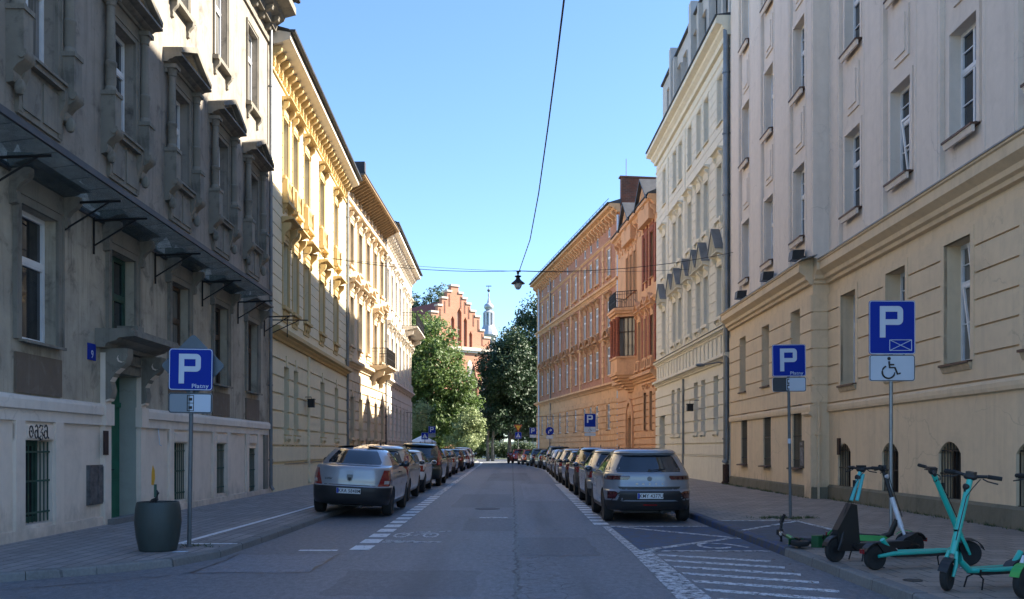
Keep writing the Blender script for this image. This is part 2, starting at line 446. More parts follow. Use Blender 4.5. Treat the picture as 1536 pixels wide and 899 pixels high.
marks('right_dashed_line', q, .005, M['line_good'])
marks('right_edge_line', strip([(2.0,41),(2.2,55),(2.3,64),(1.95,72),(1.5,80),(.9,88),(0,97)], .14), .005, M['line'])
marks('bay_edge_line', [[(1.76,13.9),(1.90,13.9),(1.90,18.2),(1.76,18.2)], [(1.60,6),(2.0,6),(2.05,13.9),(1.76,13.9)]], .0054, M['line'])
marks('blue_bay', [[(1.92,13.95),(3.84,13.95),(3.84,18.1),(1.92,18.1)]], .0045, M['bay_blue'])
marks('bay_cross_lines', [[(1.92,18.10),(3.8,18.10),(3.8,18.22),(1.92,18.22)],
     [(2.0,18.05),(2.17,18.05),(3.84,15.85),(3.84,15.65)], [(1.95,14.0),(2.1,13.92),(3.84,15.85),(3.84,16.0)],
     [(1.92,13.75),(3.80,13.75),(3.80,13.87),(1.92,13.87)]], .0082, M['line'])
q = []
for k in range(9):
    y0 = 13.25-k*.66
    q.append([(2.08, y0), (3.45, y0-.78), (3.50, y0-.62), (2.08, y0+.17)])
marks('hatched_lines', q, .0052, M['line_old'])
# wheelchair symbol, bicycle symbol and arrow, all nearly worn away
def ring(cx, cy, rx, ry, w, a0=0, a1=360, n=20):
    out = []
    for i in range(n):
        t0 = R(a0+(a1-a0)*i/n); t1 = R(a0+(a1-a0)*(i+1)/n)
        out.append([(cx+math.cos(t0)*rx, cy+math.sin(t0)*ry), (cx+math.cos(t1)*rx, cy+math.sin(t1)*ry),
                    (cx+math.cos(t1)*(rx-w), cy+math.sin(t1)*(ry-w*ry/rx)), (cx+math.cos(t0)*(rx-w), cy+math.sin(t0)*(ry-w*ry/rx))])
    return out
def seg(a, b, w):
    a = Vector(a); b = Vector(b); t = (b-a).normalized(); n = Vector((-t.y, t.x))*w/2
    return [tuple(a+n), tuple(b+n), tuple(b-n), tuple(a-n)]
marks('worn_wheelchair_marking', ring(3.15,14.55,.26,.42,.06,60,330,16)+[seg((3.15,14.95),(3.42,14.75),.06), seg((3.42,14.75),(3.62,14.3),.06)], .0090, M['line_old'])
marks('worn_bicycle_marking', ring(-1.93,16.35,.14,.42,.04)+ring(-1.42,16.35,.14,.42,.04)+
     [seg((-1.93,16.35),(-1.78,16.95),.04), seg((-1.78,16.95),(-1.50,16.95),.04), seg((-1.50,16.95),(-1.68,16.3),.05), seg((-1.68,16.3),(-1.93,16.35),.04),
      seg((-1.42,16.35),(-1.52,17.1),.04), seg((-1.12,17.15),(-1.35,17.0),.05),
      seg((-2.1,15.15),(-1.15,15.15),.09), seg((-2.1,15.45),(-1.6,15.3),.05)], .005, M['line_old'])
marks('worn_stop_bar', [[(-.72,20.4),(-.1,20.4),(-.1,20.62),(-.72,20.62)]], .005, M['line_old'])
marks('pavement_bay_line', strip([(-4.97,13.9),(-4.87,21.5),(-4.87,44)], .10)+[[(-4.97,13.86),(-4.1,13.86),(-4.1,13.95),(-4.97,13.95)]], ZL+.005, M['line_good'])
marks('pavement_cross_lines', [seg((3.95,15.95),(5.5,18.0),.10), seg((4.0,18.1),(5.5,18.15),.09), seg((5.5,18.1),(5.55,13.6),.10)], ZR+.005, M['line'])
marks('blue_pavement_bay', [[(4.02,13.8),(5.46,13.8),(5.46,18.0),(4.02,18.0)]], ZR+.0008, worn_paint('almost gone blue paint', (.09,.11,.16), .62, 4))
def patch_mat(name, k):
    m = M['asphalt'].copy(); m.name = name; nt = m.node_tree; b = nt.nodes['Principled BSDF']; src = b.inputs['Base Color'].links[0].from_socket
    c = mix(nt, 1.0, src, (k, k, k*1.02), 'MULTIPLY'); L(nt, c, b.inputs['Base Color']); return m
pm1 = patch_mat('darker asphalt repair', .74); pm2 = patch_mat('lighter asphalt repair', 1.22); tar = plain('tar sealed seam', (.018,.019,.021), .45, 0, vs=5, var=.3)
def wob_poly(x0, x1, y0, y1, seed, a=.03, n=8):
    r = random.Random(seed); P = []
    for (ax_, ay_, bx_, by_) in ((x0,y0,x1,y0),(x1,y0,x1,y1),(x1,y1,x0,y1),(x0,y1,x0,y0)):
        for i in range(n): P.append((ax_+(bx_-ax_)*i/n+r.uniform(-a,a), ay_+(by_-ay_)*i/n+r.uniform(-a,a)))
    return P
for i, (x0, x1, y0, y1, m_) in enumerate(((-.95,.02,17.2,20.2,pm1), (.10,1.25,13.2,15.9,pm1), (-1.6,.0,24,31,pm1), (.35,1.6,27,40,pm2), (-3.9,-2.5,11.4,13.4,pm2), (-2.0,-.4,9.6,11.6,pm1), (-1.2,.9,44,58,pm1))):
    P = wob_poly(x0, x1, y0, y1, i); sheet('asphalt_patch', P, .0022, m_)
    mb = MB(); Q = P+[P[0]]
    for a_, b_ in zip(Q[:-1], Q[1:]): mb.add([(x, y, .0034) for x, y in seg(a_, b_, .022+.012*((i*7+len(mb.f)) % 3))], [(0,1,2,3)])
    if i in (0, 1, 4): o = mb.build('tar_seam', tar); o['kind'] = 'structure'
r_ = random.Random(4)
def crack(pts, w):
    mb = MB(); P = [pts[0]]
    for a_, b_ in zip(pts[:-1], pts[1:]):
        n = max(2, int(math.dist(a_, b_)/.12))
        for i in range(1, n+1): P.append((a_[0]+(b_[0]-a_[0])*i/n+r_.uniform(-.03,.03), a_[1]+(b_[1]-a_[1])*i/n+r_.uniform(-.03,.03)))
    for a_, b_ in zip(P[:-1], P[1:]): mb.add([(x, y, .0038) for x, y in seg(a_, b_, w*r_.uniform(.4,1.3))], [(0,1,2,3)])
    o = mb.build('road_crack', tar); o['kind'] = 'structure'
crack([(-5.2,10.2),(-4.2,11.0),(-3.7,11.9)], .02); crack([(-6.5,9.2),(-5.2,10.2)], .018); crack([(.10,8.5),(.03,10.2),(.10,12),(.06,14.4),(.10,18),(.05,24)], .035)
crack([(.1,12.2),(.32,12.6),(.48,12.1),(.30,11.6),(.08,11.5)], .02); crack([(.3,12.6),(.45,13.3),(.7,13.1)], .016); crack([(.08,10.9),(.4,10.7),(.55,11.3)], .018); crack([(.5,17.5),(.9,16.6),(1.5,16.2)], .018); crack([(-.9,14.6),(-.8,15.4),(-.65,16)], .018)
# manhole covers and a kerb drain
for n_, (x, y, r_) in enumerate([(-.62,23.5,.32), (4.25,9.9,.10), (4.3,11.0,.09), (-4.9,30,.18)]):
    mb = MB(); zz = .004 if abs(x) < 3 else (ZR if x > 0 else ZL)+.003
    mb.lathe([(r_, -.02), (r_, .003), (r_*.9, .004), (r_*.9, .001), (0.001, .001)], 24, (x, y, zz))
    o = mb.build('utility_cover', M['iron_cover']); tag(o, ['round iron cover set in the middle of the asphalt road', 'small round cover in the kerbside slabs nearest the camera',
        'small round cover in the kerbside slabs below the teal scooter rear wheel', 'round iron cover in the left pavement by the grey building'][n_], 'utility cover')
# ------------------------------------------------------------------ facades
class Bld:
    """a street-front building: local x runs along the facade, -y points to the street"""
    def __init__(s, name, label, P0, P1, left, depth=12):
        A, B = (P0, P1) if left else (P1, P0)
        s.A = Vector(A); d = Vector(B)-s.A; s.len = d.length; s.rz = math.atan2(d.y, d.x); s.left = left
        s.T = d.normalized(); s.depth = depth
        s.root = empty(name, (A[0], A[1], 0), s.rz); tag(s.root, label, 'building')
        s.open = []                       # openings (u0,u1,z0,z1)
    def u(s, Y): return (Y-s.A.y)/s.T.y
    def hole(s, u, z, w, h): s.open.append((u-w/2, u+w/2, z, z+h))
def wall(B, name, mat, u0, u1, z0, z1, reveal=.22, w=0.0, top=False):
    mb = MB(); H = [o for o in B.open if o[0] < u1 and o[1] > u0 and o[2] < z1 and o[3] > z0]
    us = sorted({u0, u1} | {x for o in H for x in (o[0], o[1]) if u0 < x < u1})
    zs = sorted({z0, z1} | {x for o in H for x in (o[2], o[3]) if z0 < x < z1})
    for i in range(len(us)-1):
        for j in range(len(zs)-1):
            cu, cz = (us[i]+us[i+1])/2, (zs[j]+zs[j+1])/2
            if any(o[0] < cu < o[1] and o[2] < cz < o[3] for o in H): continue
            a, b, c, d = us[i], us[i+1], zs[j], zs[j+1]
            mb.add([(a,-w,c),(b,-w,c),(b,-w,d),(a,-w,d)], [(0,1,2,3)])
    for o in H:
        a, b, c, d = max(o[0], u0), min(o[1], u1), max(o[2], z0), min(o[3], z1); y = reveal
        mb.add([(a,-w,c),(a,y,c),(a,y,d),(a,-w,d)], [(0,1,2,3)]); mb.add([(b,-w,c),(b,y,c),(b,y,d),(b,-w,d)], [(3,2,1,0)])
        if o[3] <= z1: mb.add([(a,-w,d),(b,-w,d),(b,y,d),(a,y,d)], [(0,1,2,3)])
        if o[2] >= z0: mb.add([(a,-w,c),(b,-w,c),(b,y,c),(a,y,c)], [(3,2,1,0)])
    D = B.depth
    mb.add([(u0,-w,z0),(u0,-w,z1),(u0,D,z1),(u0,D,z0)], [(0,1,2,3)]); mb.add([(u1,-w,z0),(u1,-w,z1),(u1,D,z1),(u1,D,z0)], [(3,2,1,0)])
    mb.add([(u0,D,z0),(u1,D,z0),(u1,D,z1),(u0,D,z1)], [(0,1,2,3)])
    if top: mb.add([(u0,-w,z1),(u1,-w,z1),(u1,D,z1),(u0,D,z1)], [(0,1,2,3)])
    return mb, name, mat
def bands(mb, B, u0, u1, zs, gap=.035, proj=.03, w=0, joints=None, mar=.0):
    """raised courses between grooves, cut round the openings"""
    for k in range(len(zs)-1):
        a, b = zs[k]+gap/2, zs[k+1]-gap/2
        H = [o for o in B.open if o[0] < u1 and o[1] > u0 and o[2]-mar < b and o[3]+mar > a]
        cz = sorted({a, b} | {x for o in H for x in (o[2]-mar, o[3]+mar) if a < x < b})
        for j in range(len(cz)-1):
            m_ = (cz[j]+cz[j+1])/2
            hh = sorted([(max(o[0]-mar, u0), min(o[1]+mar, u1)) for o in H if o[2]-mar < m_ < o[3]+mar])
            x = u0
            segs = []
            for h0, h1 in hh:
                if h0 > x: segs.append((x, h0))
                x = max(x, h1)
            if x < u1: segs.append((x, u1))
            for s0, s1 in segs:
                if s1-s0 < .02: continue
                if joints:
                    st, jw = joints; off = (k % 2)*st/2
                    c = u0 + off
                    cuts = []
                    while c < s1:
                        if s0+.12 < c < s1-.12: cuts.append(c)
                        c += st
                    xs = [s0]+cuts+[s1]
                    for q in range(len(xs)-1):
                        mb.fb(xs[q]+(jw/2 if q else 0), xs[q+1]-(jw/2 if q < len(xs)-2 else 0), w-.005, w+proj, cz[j], cz[j+1])
                else: mb.fb(s0, s1, w-.005, w+proj, cz[j], cz[j+1])
CORN = lambda z, h, p, w=0: [(w-.01,z),(w+p*.25,z),(w+p*.3,z+h*.22),(w+p*.55,z+h*.38),(w+p*.6,z+h*.5),(w+p,z+h*.6),(w+p,z+h*.85),(w+p*.93,z+h*.9),(w+p*.93,z+h),(w-.01,z+h)]
def console(mb, u, zt, h, p, w=.12, mi=0):
    """S-shaped scroll bracket hanging below zt"""
    pts = [(0,zt),(p,zt),(p*1.02,zt-h*.12),(p*.9,zt-h*.3),(p*.55,zt-h*.45),(p*.34,zt-h*.62),(p*.42,zt-h*.8),(p*.34,zt-h*.95),(0.0,zt-h)]
    mb.prism([(-(a), z) for a, z in pts], u-w/2, u+w/2, 'x', mi)
    mb.lathe([(p*.17, -w*.6), (p*.17, w*.6)], 8, (u, -p*.82, zt-h*.17), mi, ax='x')
def baluster(mb, u, w0, z, h, r=.05, mi=0):
    mb.lathe([(r*.9,0),(r*.9,h*.08),(r*.5,h*.14),(r,h*.36),(r*.45,h*.7),(r*.7,h*.84),(r*.9,h*.92),(r*.9,h)], 8, (u, -w0, z), mi)
def column(mb, u, w0, z, h, r, mi=0):
    mb.box(u-r*1.5, u+r*1.5, -w0-r*1.5, -w0+r*1.5, z, z+h*.24, mi)
    mb.box(u-r*1.75, u+r*1.75, -w0-r*1.75, -w0+r*1.75, z+h*.235, z+h*.265, mi)
    mb.lathe([(r*1.25,h*.265),(r*1.25,h*.29),(r*.95,h*.31),(r*1.05,h*.34),(r*1.05,h*.46),(r*1.2,h*.47),(r*1.2,h*.49),(r*.95,h*.5),(r*.8,h*.9),(r*1.0,h*.91),(r*1.0,h*.93),(r*1.3,h*.965)], 12, (u, -w0, z), mi)
    mb.box(u-r*1.5, u+r*1.5, -w0-r*1.5, -w0+r*1.5, z+h*.965, z+h, mi)

def window(root, w, h, reveal=.22, frame='white', sill='copper', sp=.09, trans=.68, mull=1, bars=0, glass='glass', st=None, arch=0, grille=None, **o):
    """prototype window with origin at the bottom middle of its opening"""
    t = .055; d = reveal
    fm = MB(); y = d-.06
    fm.box(-w/2, -w/2+t, y, y+.05, 0, h); fm.box(w/2-t, w/2, y, y+.05, 0, h)
    fm.box(-w/2+t, w/2-t, y, y+.05, 0, t); fm.box(-w/2+t, w/2-t, y, y+.05, h-t, h)
    if trans: fm.box(-w/2+t, w/2-t, y-.015, y+.05, h*trans-t*.6, h*trans+t*.6)
    ncol = 2 if mull else 1
    for c in range(ncol):
        a = -w/2+t+(w-2*t)*c/ncol; b = -w/2+t+(w-2*t)*(c+1)/ncol
        for z0, z1 in (((t, h*trans-t*.6), (h*trans+t*.6, h-t)) if trans else ((t, h-t),)):
            s = .035
            fm.box(a, a+s, y-.006, y+.035, z0, z1); fm.box(b-s, b, y-.006, y+.035, z0, z1)
            fm.box(a+s, b-s, y-.006, y+.035, z0, z0+s); fm.box(a+s, b-s, y-.006, y+.035, z1-s, z1)
            if bars and z1-z0 > .5:
                for k in range(1, bars+1): fm.box(a+s, b-s, y, y+.03, z0+(z1-z0)*k/(bars+1)-.012, z0+(z1-z0)*k/(bars+1)+.012)
    win = fm.build('window', M[frame], root)
    gm = MB(); gm.box(-w/2+.01, w/2-.01, y+.036, y+.042, .01, h-.01); gm.build('pane', M[glass], win)
    if sill:
        sm = MB(); sm.prism([(-sp, -.05), (-sp, -.005), (0, .012), (d-.07, .02), (d-.07, -.031), (-sp+.03, -.031), (-sp+.03, -.05)], -w/2-.06, w/2+.06, 'x')
        if o.get('sillb'):
            s2 = MB(); s2.prism([(-.001,-.17),(-sp*.5,-.17),(-sp*.85,-.032),(-.001,-.032)], -w/2-.04, w/2+.04, 'x'); s2.build('sill_moulding', M[o['sillb']], win)
        sm.build('sill', M[sill], win)
    if grille:
        g = MB(); n = max(3, int(w/.13))
        for i in range(n+1): x = -w/2+.03+(w-.06)*i/n; g.box(x-.008, x+.008, .05, .066, .02, h-.02)
        for z in (.12*h, .5*h, .85*h): g.box(-w/2, w/2, .035, .05, z, z+.03)
        g.build('grille', M[grille], win)
    if st is not None:
        sm = MB(); a = o.get('arch_w', .14); p = o.get('arch_p', .05)
        if a:
            sm.fb(-w/2-a, -w/2, -.002, p, -.0, h+a); sm.fb(w/2, w/2+a, -.002, p, 0, h+a); sm.fb(-w/2, w/2, -.002, p, h, h+a)
            sm.fb(-w/2-a-.02, -w/2-a+.03, -.002, p+.02, 0, h+a+.02); sm.fb(w/2+a-.03, w/2+a+.02, -.002, p+.02, 0, h+a+.02); sm.fb(-w/2-a+.03, w/2+a-.03, -.002, p+.02, h+a-.03, h+a+.02)
        hz = h+a+o.get('gap', .3); hw = w/2+a+o.get('hover', .12); hp = o.get('hood_p', .3); hh = o.get('hood_h', .22)
        hood = o.get('hood')
        if hood:
            sm.fb(-hw+.1, hw-.1, -.002, .06, h+a+.022, hz)                      # frieze
            sm.prof(-hw, hw, CORN(hz, hh, hp))
            if o.get('cons', 1):
                ch = o.get('cons_h', hz-h-.02)
                for s_ in (-1, 1): console(sm, s_*(hw-.13), hz, ch, hp*.75, .13)
            if o.get('rose'):
                for k in range(5): sm.ball((-w*.36+w*.18*k, -.07, (h+a+hz)/2), (.07, .06, min(.12, (hz-h-a)*.45)), 7)
        if hood == 'tri':
            ph = o.get('ped_h', .5); z = hz+hh
            sm.prism([(-hw+.08, z), (hw-.08, z), (0, z+ph*.85)], -.02, -hp*.35, 'y')
            for s_ in (-1, 1):
                L_ = math.hypot(hw, ph); c, s2 = hw/L_, ph/L_; th = .13
                # raking cornice, both halves
                poly = [(s_*hw, z), (0, z+ph), (0, z+ph+th), (s_*(hw+.02), z+th*.8)]
                sm.prism(poly, -.001, -hp, 'y')
                sm.prism([(s_*hw*.98, z+.001), (0, z+ph-.002), (0, z+ph-.08), (s_*hw*.78, z+.001)], -.001, -hp*.7, 'y')
        if o.get('tinroof'):
            pass
        if hood == 'seg':
            z = hz+hh; n = 10; ph = o.get('ped_h', .35)
            arc = [(-hw+2*hw*i/n, z+ph*math.sin(math.pi*i/n)) for i in range(n+1)]
            arc2 = [(x, zz+.12) for x, zz in arc]
            for i in range(n): sm.prism([arc[i], arc[i+1], arc2[i+1], arc2[i]], 0, -hp, 'y')
            sm.prism(arc, 0, -hp*.3, 'y')
        if hood == 'key':
            pass
        ap = o.get('apron')
        if ap:
            ah = o.get('apron_h', .6); aw = w/2+a
            sm.fb(-aw-.05, aw+.05, -.002, .16, -.14, -.032)
            if ap == 'panel':
                sm.fb(-aw, aw, -.002, .05, -ah, -.14)
                for s_ in (-1, 1): sm.fb(*(sorted((s_*.05, s_*(aw-.08)))), .04, .075, -ah+.1, -.22)
                for s_ in (-1, 1): console(sm, s_*(aw-.06), -.14, ah-.14, .17, .15)
            elif ap == 'bal':
                sm.fb(-aw-.04, aw+.04, -.002, .26, -ah-.12, -ah)
                for s_ in (-1, 1):
                    sm.fb(*sorted((s_*(aw-.16), s_*(aw+.02))), -.002, .22, -ah, -.14)
                nb = max(3, int((2*aw-.4)/.16))
                for k in range(nb): baluster(sm, -aw+.26+(2*aw-.52)*k/(nb-1), .13, -ah, ah-.15, .055)
                for s_ in (-1, 1): console(sm, s_*(aw-.1), -ah-.12, .35, .2, .14)
            elif ap == 'cons':
                for s_ in (-1, 1): console(sm, s_*(aw-.1), -.14, ah-.14, .16, .12)
            elif ap == 'carved':
                sm.fb(-aw+.1, aw-.1, -.002, .04, -ah, -.14)
                for k in range(6): sm.ball((-aw*.7+aw*1.4*k/5, -.05, -ah*.55+.06*(k % 2)), (.1, .06, .13), 7)
        if o.get('col'):
            r = o.get('col_r', .09)
            for s_ in (-1, 1):
                u = s_*(w/2+a+.02+r*1.2)
                column(sm, u, r*1.3, -.1, h+a+o.get('gap', .3)-.02+.1, r)
                console(sm, u, -.1, .5, .3, r*3)
                sm.ball((u, -.14, -.62), (.07, .09, .13), 8)
        if o.get('key'):
            sm.prism([(-.10, h-.001), (.10, h-.001), (.16, h+.38), (-.16, h+.38)], .002, -.10, 'y')
        sm.build('window_surround', M[st] if isinstance(st, str) else st, win, smooth=35)
    return win
def place(win, pts, extra=None):
    """copies of the window with all its parts to every (u,z)"""
    k = {win.name: kids(win)}
    for i, (u, z) in enumerate(pts):
        o = win if i == 0 else copy_tree(win, win.parent, {**k})
        o.location = (u, 0, z)
def railing(mb, pts, h, n_per=8, r=.012):
    P = [Vector(p) for p in pts]
    for i in range(len(P)-1):
        a, b = P[i], P[i+1]; n = max(2, int((b-a).length*n_per))
        for z, rr in ((0.04, .015), (h*.82, .012), (h, .024)):
            mb.tube([a+Vector((0,0,z)), b+Vector((0,0,z))], rr, 6)
        for k in range(n+1):
            p = a+(b-a)*k/n; mb.tube([p+Vector((0,0,.04)), p+Vector((0,0,h))], r if k % n else .02, 5)
            if k < n and k % 2 == 0:
                q_ = a+(b-a)*(k+.5)/n
                mb.lathe([(.045,-.008),(.06,0),(.045,.008)], 8, (q_.x, q_.y, q_.z+h*.45), cap=True, ax='y')
def downpipe(root, u, z0, z1, r=.06, w=.10, mat='zinc', name='downpipe'):
    mb = MB(); mb.tube([(u,-w,z0+.15),(u,-w,z1)], r, 10); mb.tube([(u,-w,z0+.16),(u,-w-.08,z0+.04)], r, 10)
    z = z0+1
    while z < z1: mb.lathe([(r*1.25,-.03),(r*1.25,.03)], 10, (u,-w,z)); mb.box(u-.015,u+.015,-w,0.0,z-.02,z+.02); z += 2.4
    return mb.build(name, M[mat], root, smooth=40)
def corn(root, mat, u0, u1, pts, name='cornice', smooth=None):
    mb = MB(); mb.prof(u0, u1, pts); return mb.build(name, mat, root, smooth=smooth)
def gutter(root, u0, u1, w, z, r=.08, mat='zinc_dark'):
    mb = MB(); mb.prism([(-w-r,z),(-w-r*.9,z-r*.8),(-w,z-r*1.1),(-w+r,z-r*.7),(-w+r,z)], u0, u1, 'x'); return mb.build('gutter', M[mat], root)
def roof(B, z, ridge, over, mat='slate', u0=0, u1=None, back=None, mans=0, w=0):
    u1 = B.len if u1 is None else u1; mb = MB(); D = back or B.depth
    P = [(-over-w, z), (-over-w, z+.06), (D*.5, z+ridge), (D, z+.05), (D, z)]
    if mans: P = [(-over-w, z), (-over-w, z+.06), (.5, z+mans), (D*.5, z+ridge), (D, z+.05), (D, z)]
    mb.prism(P, u0, u1, 'x'); return mb.build('roof', M[mat], B.root)
M['a_up'] = plaster('sooty grey render', (.31,.275,.23), (.055,.05,.043), 1.0, .9, .92, (.20,.18,.15), 1.7, .9)
M['a_dark'] = plaster('blackened render', (.46,.41,.32), (.05,.045,.036), 1.0, .95, .92, (.22,.195,.155), 1.7, .9)
M['a_trim'] = plaster('dark weathered stone trim', (.25,.228,.185), (.045,.042,.036), .8, .7, .9, (.15,.14,.118), 2, .4)
M['a_base'] = plaster('pinkish beige render', (.76,.65,.54), (.38,.32,.26), .35, .4, .9, (.70,.60,.50), splash=.5, crack=0)
M['a_ledge'] = plaster('painted beige ledge', (.75,.67,.58), (.34,.30,.26), .4, .5)
M['b_wall'] = plaster('pale yellow render', (.72,.63,.43), (.36,.31,.22), .18, .3, .9, (.68,.60,.42))
M['b_trim'] = plaster('ochre yellow stucco', (.56,.41,.19), (.24,.16,.08), .3, .3)
M['c_wall'] = plaster('weathered sand render', (.60,.49,.34), (.22,.17,.12), .5, .45)
M['c_trim'] = plaster('crumbling sand stucco', (.60,.48,.32), (.20,.14,.09), .5, .4)
M['d_wall'] = plaster('off white render', (.68,.62,.52), (.32,.28,.23), .3, .3)
M['brick'] = brick('chimney brick', (.25,.07,.045), (.2,.06,.04), (.2,.15,.12))
def awn():
    m, nt, b, out = newmat('dirty awning glass')
    v = coords(nt); n = noise(nt, v, 2.5, 7, .7)
    c = ramp(nt, n, [(.35, (.10,.13,.14)), (.7, (.24,.27,.27))]); L(nt, c, b.inputs['Base Color'])
    b.inputs['Roughness'].default_value = .25
    tr = N(nt, 'ShaderNodeBsdfTransparent'); tr.inputs[0].default_value = (.75,.82,.84,1); mx = N(nt, 'ShaderNodeMixShader')
    L(nt, ramp(nt, n, [(.3, .1), (.6, .4)]), mx.inputs[0]); L(nt, tr.outputs[0], mx.inputs[1]); L(nt, b.outputs[0], mx.inputs[2]); L(nt, mx.outputs[0], out.inputs[0])
    return m
M['awn_glass'] = awn()

# ================================================================== A: grey building
A = Bld('grey_tenement', 'sooty grey plaster tenement with columned windows and a long glass awning', (-7.57+.0164*5.3, 8.5), (-7.84, 30.2), True)
bays = [11.65, 14.94, 18.3, 21.6, 24.8, 28.0]; ub = [A.u(y) for y in bays]; door_u = ub[2]
for i, u in enumerate(ub):
    A.hole(u, 3.2, 1.2, 2.1); A.hole(u, 7.6, 1.15, 2.1); A.hole(u, 11.75, 1.1, 2.3)
    if i != 2: A.hole(u, .32 if i < 5 else .2, .95, 1.33)
A.hole(door_u, .12, 1.45, 2.85)
mb, n_, _ = wall(A, 'base_wall', None, 0, A.len, 0, 1.95, .35)
mb.fb(0, door_u-.75, .0, .06, 0, .26); mb.fb(door_u+.75, A.len, 0, .06, 0, .24)
for i, u in enumerate(ub):
    if i == 2: continue
    for s_ in (-1, 1): mb.fb(*sorted((u+s_*.50, u+s_*.78)), -.002, .055, 0.2, 1.951)
    mb.fb(u-.78, u+.78, -.002, .03, 1.655, 1.90); mb.fb(u-.42, u+.42, .02, .05, 1.68, 1.88)
mb.build('base_wall', M['a_base'], A.root)
mb = MB()
for a, b in ((0, door_u-.72), (door_u+.72, A.len)):
    mb.prof(a, b, [(-.0,1.952),(.05,1.952),(.05,2.12),(.10,2.14),(.10,2.28),(.08,2.33),(.0,2.36)])
mb.build('ledge', M['a_ledge'], A.root)
mb, _, _ = wall(A, 'wall', None, 0, A.len, 1.95, 6.0, .30); mb.build('lower_wall', M['a_dark'], A.root)
mb, _, _ = wall(A, 'wall', None, 0, A.len, 6.0, 16.0, .30, top=True); mb.build('upper_wall', M['a_up'], A.root)
mb = MB()
mb.prof(0, A.len, CORN(15.0, .9, .85)); mb.fb(0, A.len, 0, .06, 14.55, 14.7)
u = .3
while u < A.len: console(mb, u, 15.2, .4, .45, .14); u += .8
mb.build('roof_cornice', M['a_trim'], A.root)
gutter(A.root, 0, A.len, .92, 16.0); roof(A, 15.95, 3.0, .85, 'zinc_dark')
# patched dark panels below ground floor windows
pm = plaster('peeling brown render', (.16,.12,.085), (.30,.27,.23), .5, .3, scale=2.5)
for i, u in enumerate(ub):
    if i != 2: mb = MB(); mb.fb(u-.75, u+.75, -.002, .04, 2.38, 3.0); mb.build('apron_panel', pm, A.root)
cols = ['white', 'white', 'green_paint', 'brown_paint', 'brown_paint', 'brown_paint']
for key in ('white', 'green_paint', 'brown_paint'):
    w = window(A.root, 1.2, 2.1, .24, key, 'a_trim', sp=.16, trans=.62, mull=0 if key == 'white' else 1, st=M['a_trim'], arch_w=.16, gap=.30, hood='flat', hood_p=.42, hood_h=.20, hover=.2, cons=1, cons_h=.55)
    place(w, [(u, 3.2) for u, c in zip(ub, cols) if c == key])
w = window(A.root, 1.15, 2.1, .24, 'white', 'a_trim', sp=.2, trans=.66, st=M['a_trim'], arch_w=.13, gap=.22, hood='tri', hood_p=.42, hood_h=.2, ped_h=.42, hover=.36, cons=0, apron='panel', apron_h=.95, col=True, col_r=.095)
place(w, [(u, 7.6) for u in ub])
w = window(A.root, 1.1, 2.3, .2, 'white', 'a_trim', sp=.12, trans=.66, st=M['a_trim'], arch_w=.09, arch_p=.035, hood=None, apron='cons', apron_h=.5)
place(w, [(u, 11.75) for u in ub])
w = window(A.root, .95, 1.33, .30, 'green_paint', None, trans=None, mull=1, glass='dark', grille='green_paint')
place(w, [(u, .32 if i < 5 else .2) for i, u in enumerate(ub) if i != 2])
# street door with console hood
mb = MB(); mb.box(door_u-.725, door_u+.725, .34, .40, .12, 2.97)
door = mb.build('door', plain('glossy green door paint', (.015,.13,.075), .4, 0, vs=3, var=.25), A.root)
mb = MB(); mb.box(door_u+.70, door_u+.722, .0, .335, .12, 2.965); mb.box(door_u-.722, door_u-.70, .0, .335, .12, 2.965); mb.build('door_jamb', plaster('pale greenish door jamb', (.36,.38,.33), (.2,.2,.17), .3, .3), A.root)
mb = MB()
for s_ in (-1, 1):
    for z0, z1 in ((.3,.9),(1.0,1.25),(1.35,2.3)): mb.box(*sorted((door_u+s_*.08, door_u+s_*.64)), .315, .345, z0, z1)
mb.box(door_u-.03, door_u+.03, .30, .345, .14, 2.35); mb.box(door_u-.72, door_u+.72, .30, .345, 2.35, 2.45)
mb.build('door_panel', door.data.materials[0], door)
mb = MB(); mb.tube([(door_u+.1,.30,1.1),(door_u+.1,.25,1.1),(door_u+.22,.25,1.1)], .012); mb.build('handle', M['iron'], door)
mb = MB(); mb.fb(door_u-.9, door_u+.9, .0, .22, .02, .2); mb.build('doorstep', M['kerb'], A.root)
mb = MB()
for s_ in (-1, 1):
    uu = door_u+s_*.87
    mb.fb(uu-.14, uu+.14, -.002, .09, 0.1, 3.3); mb.fb(uu-.19, uu+.19, -.002, .13, 1.95, 2.35); console(mb, uu, 3.36, 1.0, .46, .22)
mb.build('door_pilaster', M['a_base'], A.root)
mb = MB()
for s_ in (-1, 1): console(mb, door_u+s_*.87, 3.38, .98, .50, .24)
mb.prof(door_u-1.25, door_u+1.25, CORN(3.38, .34, .72)); mb.fb(door_u-.72, door_u+.72, .0, .1, 2.97, 3.36)
mb.fb(door_u-.5, door_u-.2, .1, .5, 3.72, 3.86)
mb.build('door_hood', M['a_trim'], A.root, smooth=35)
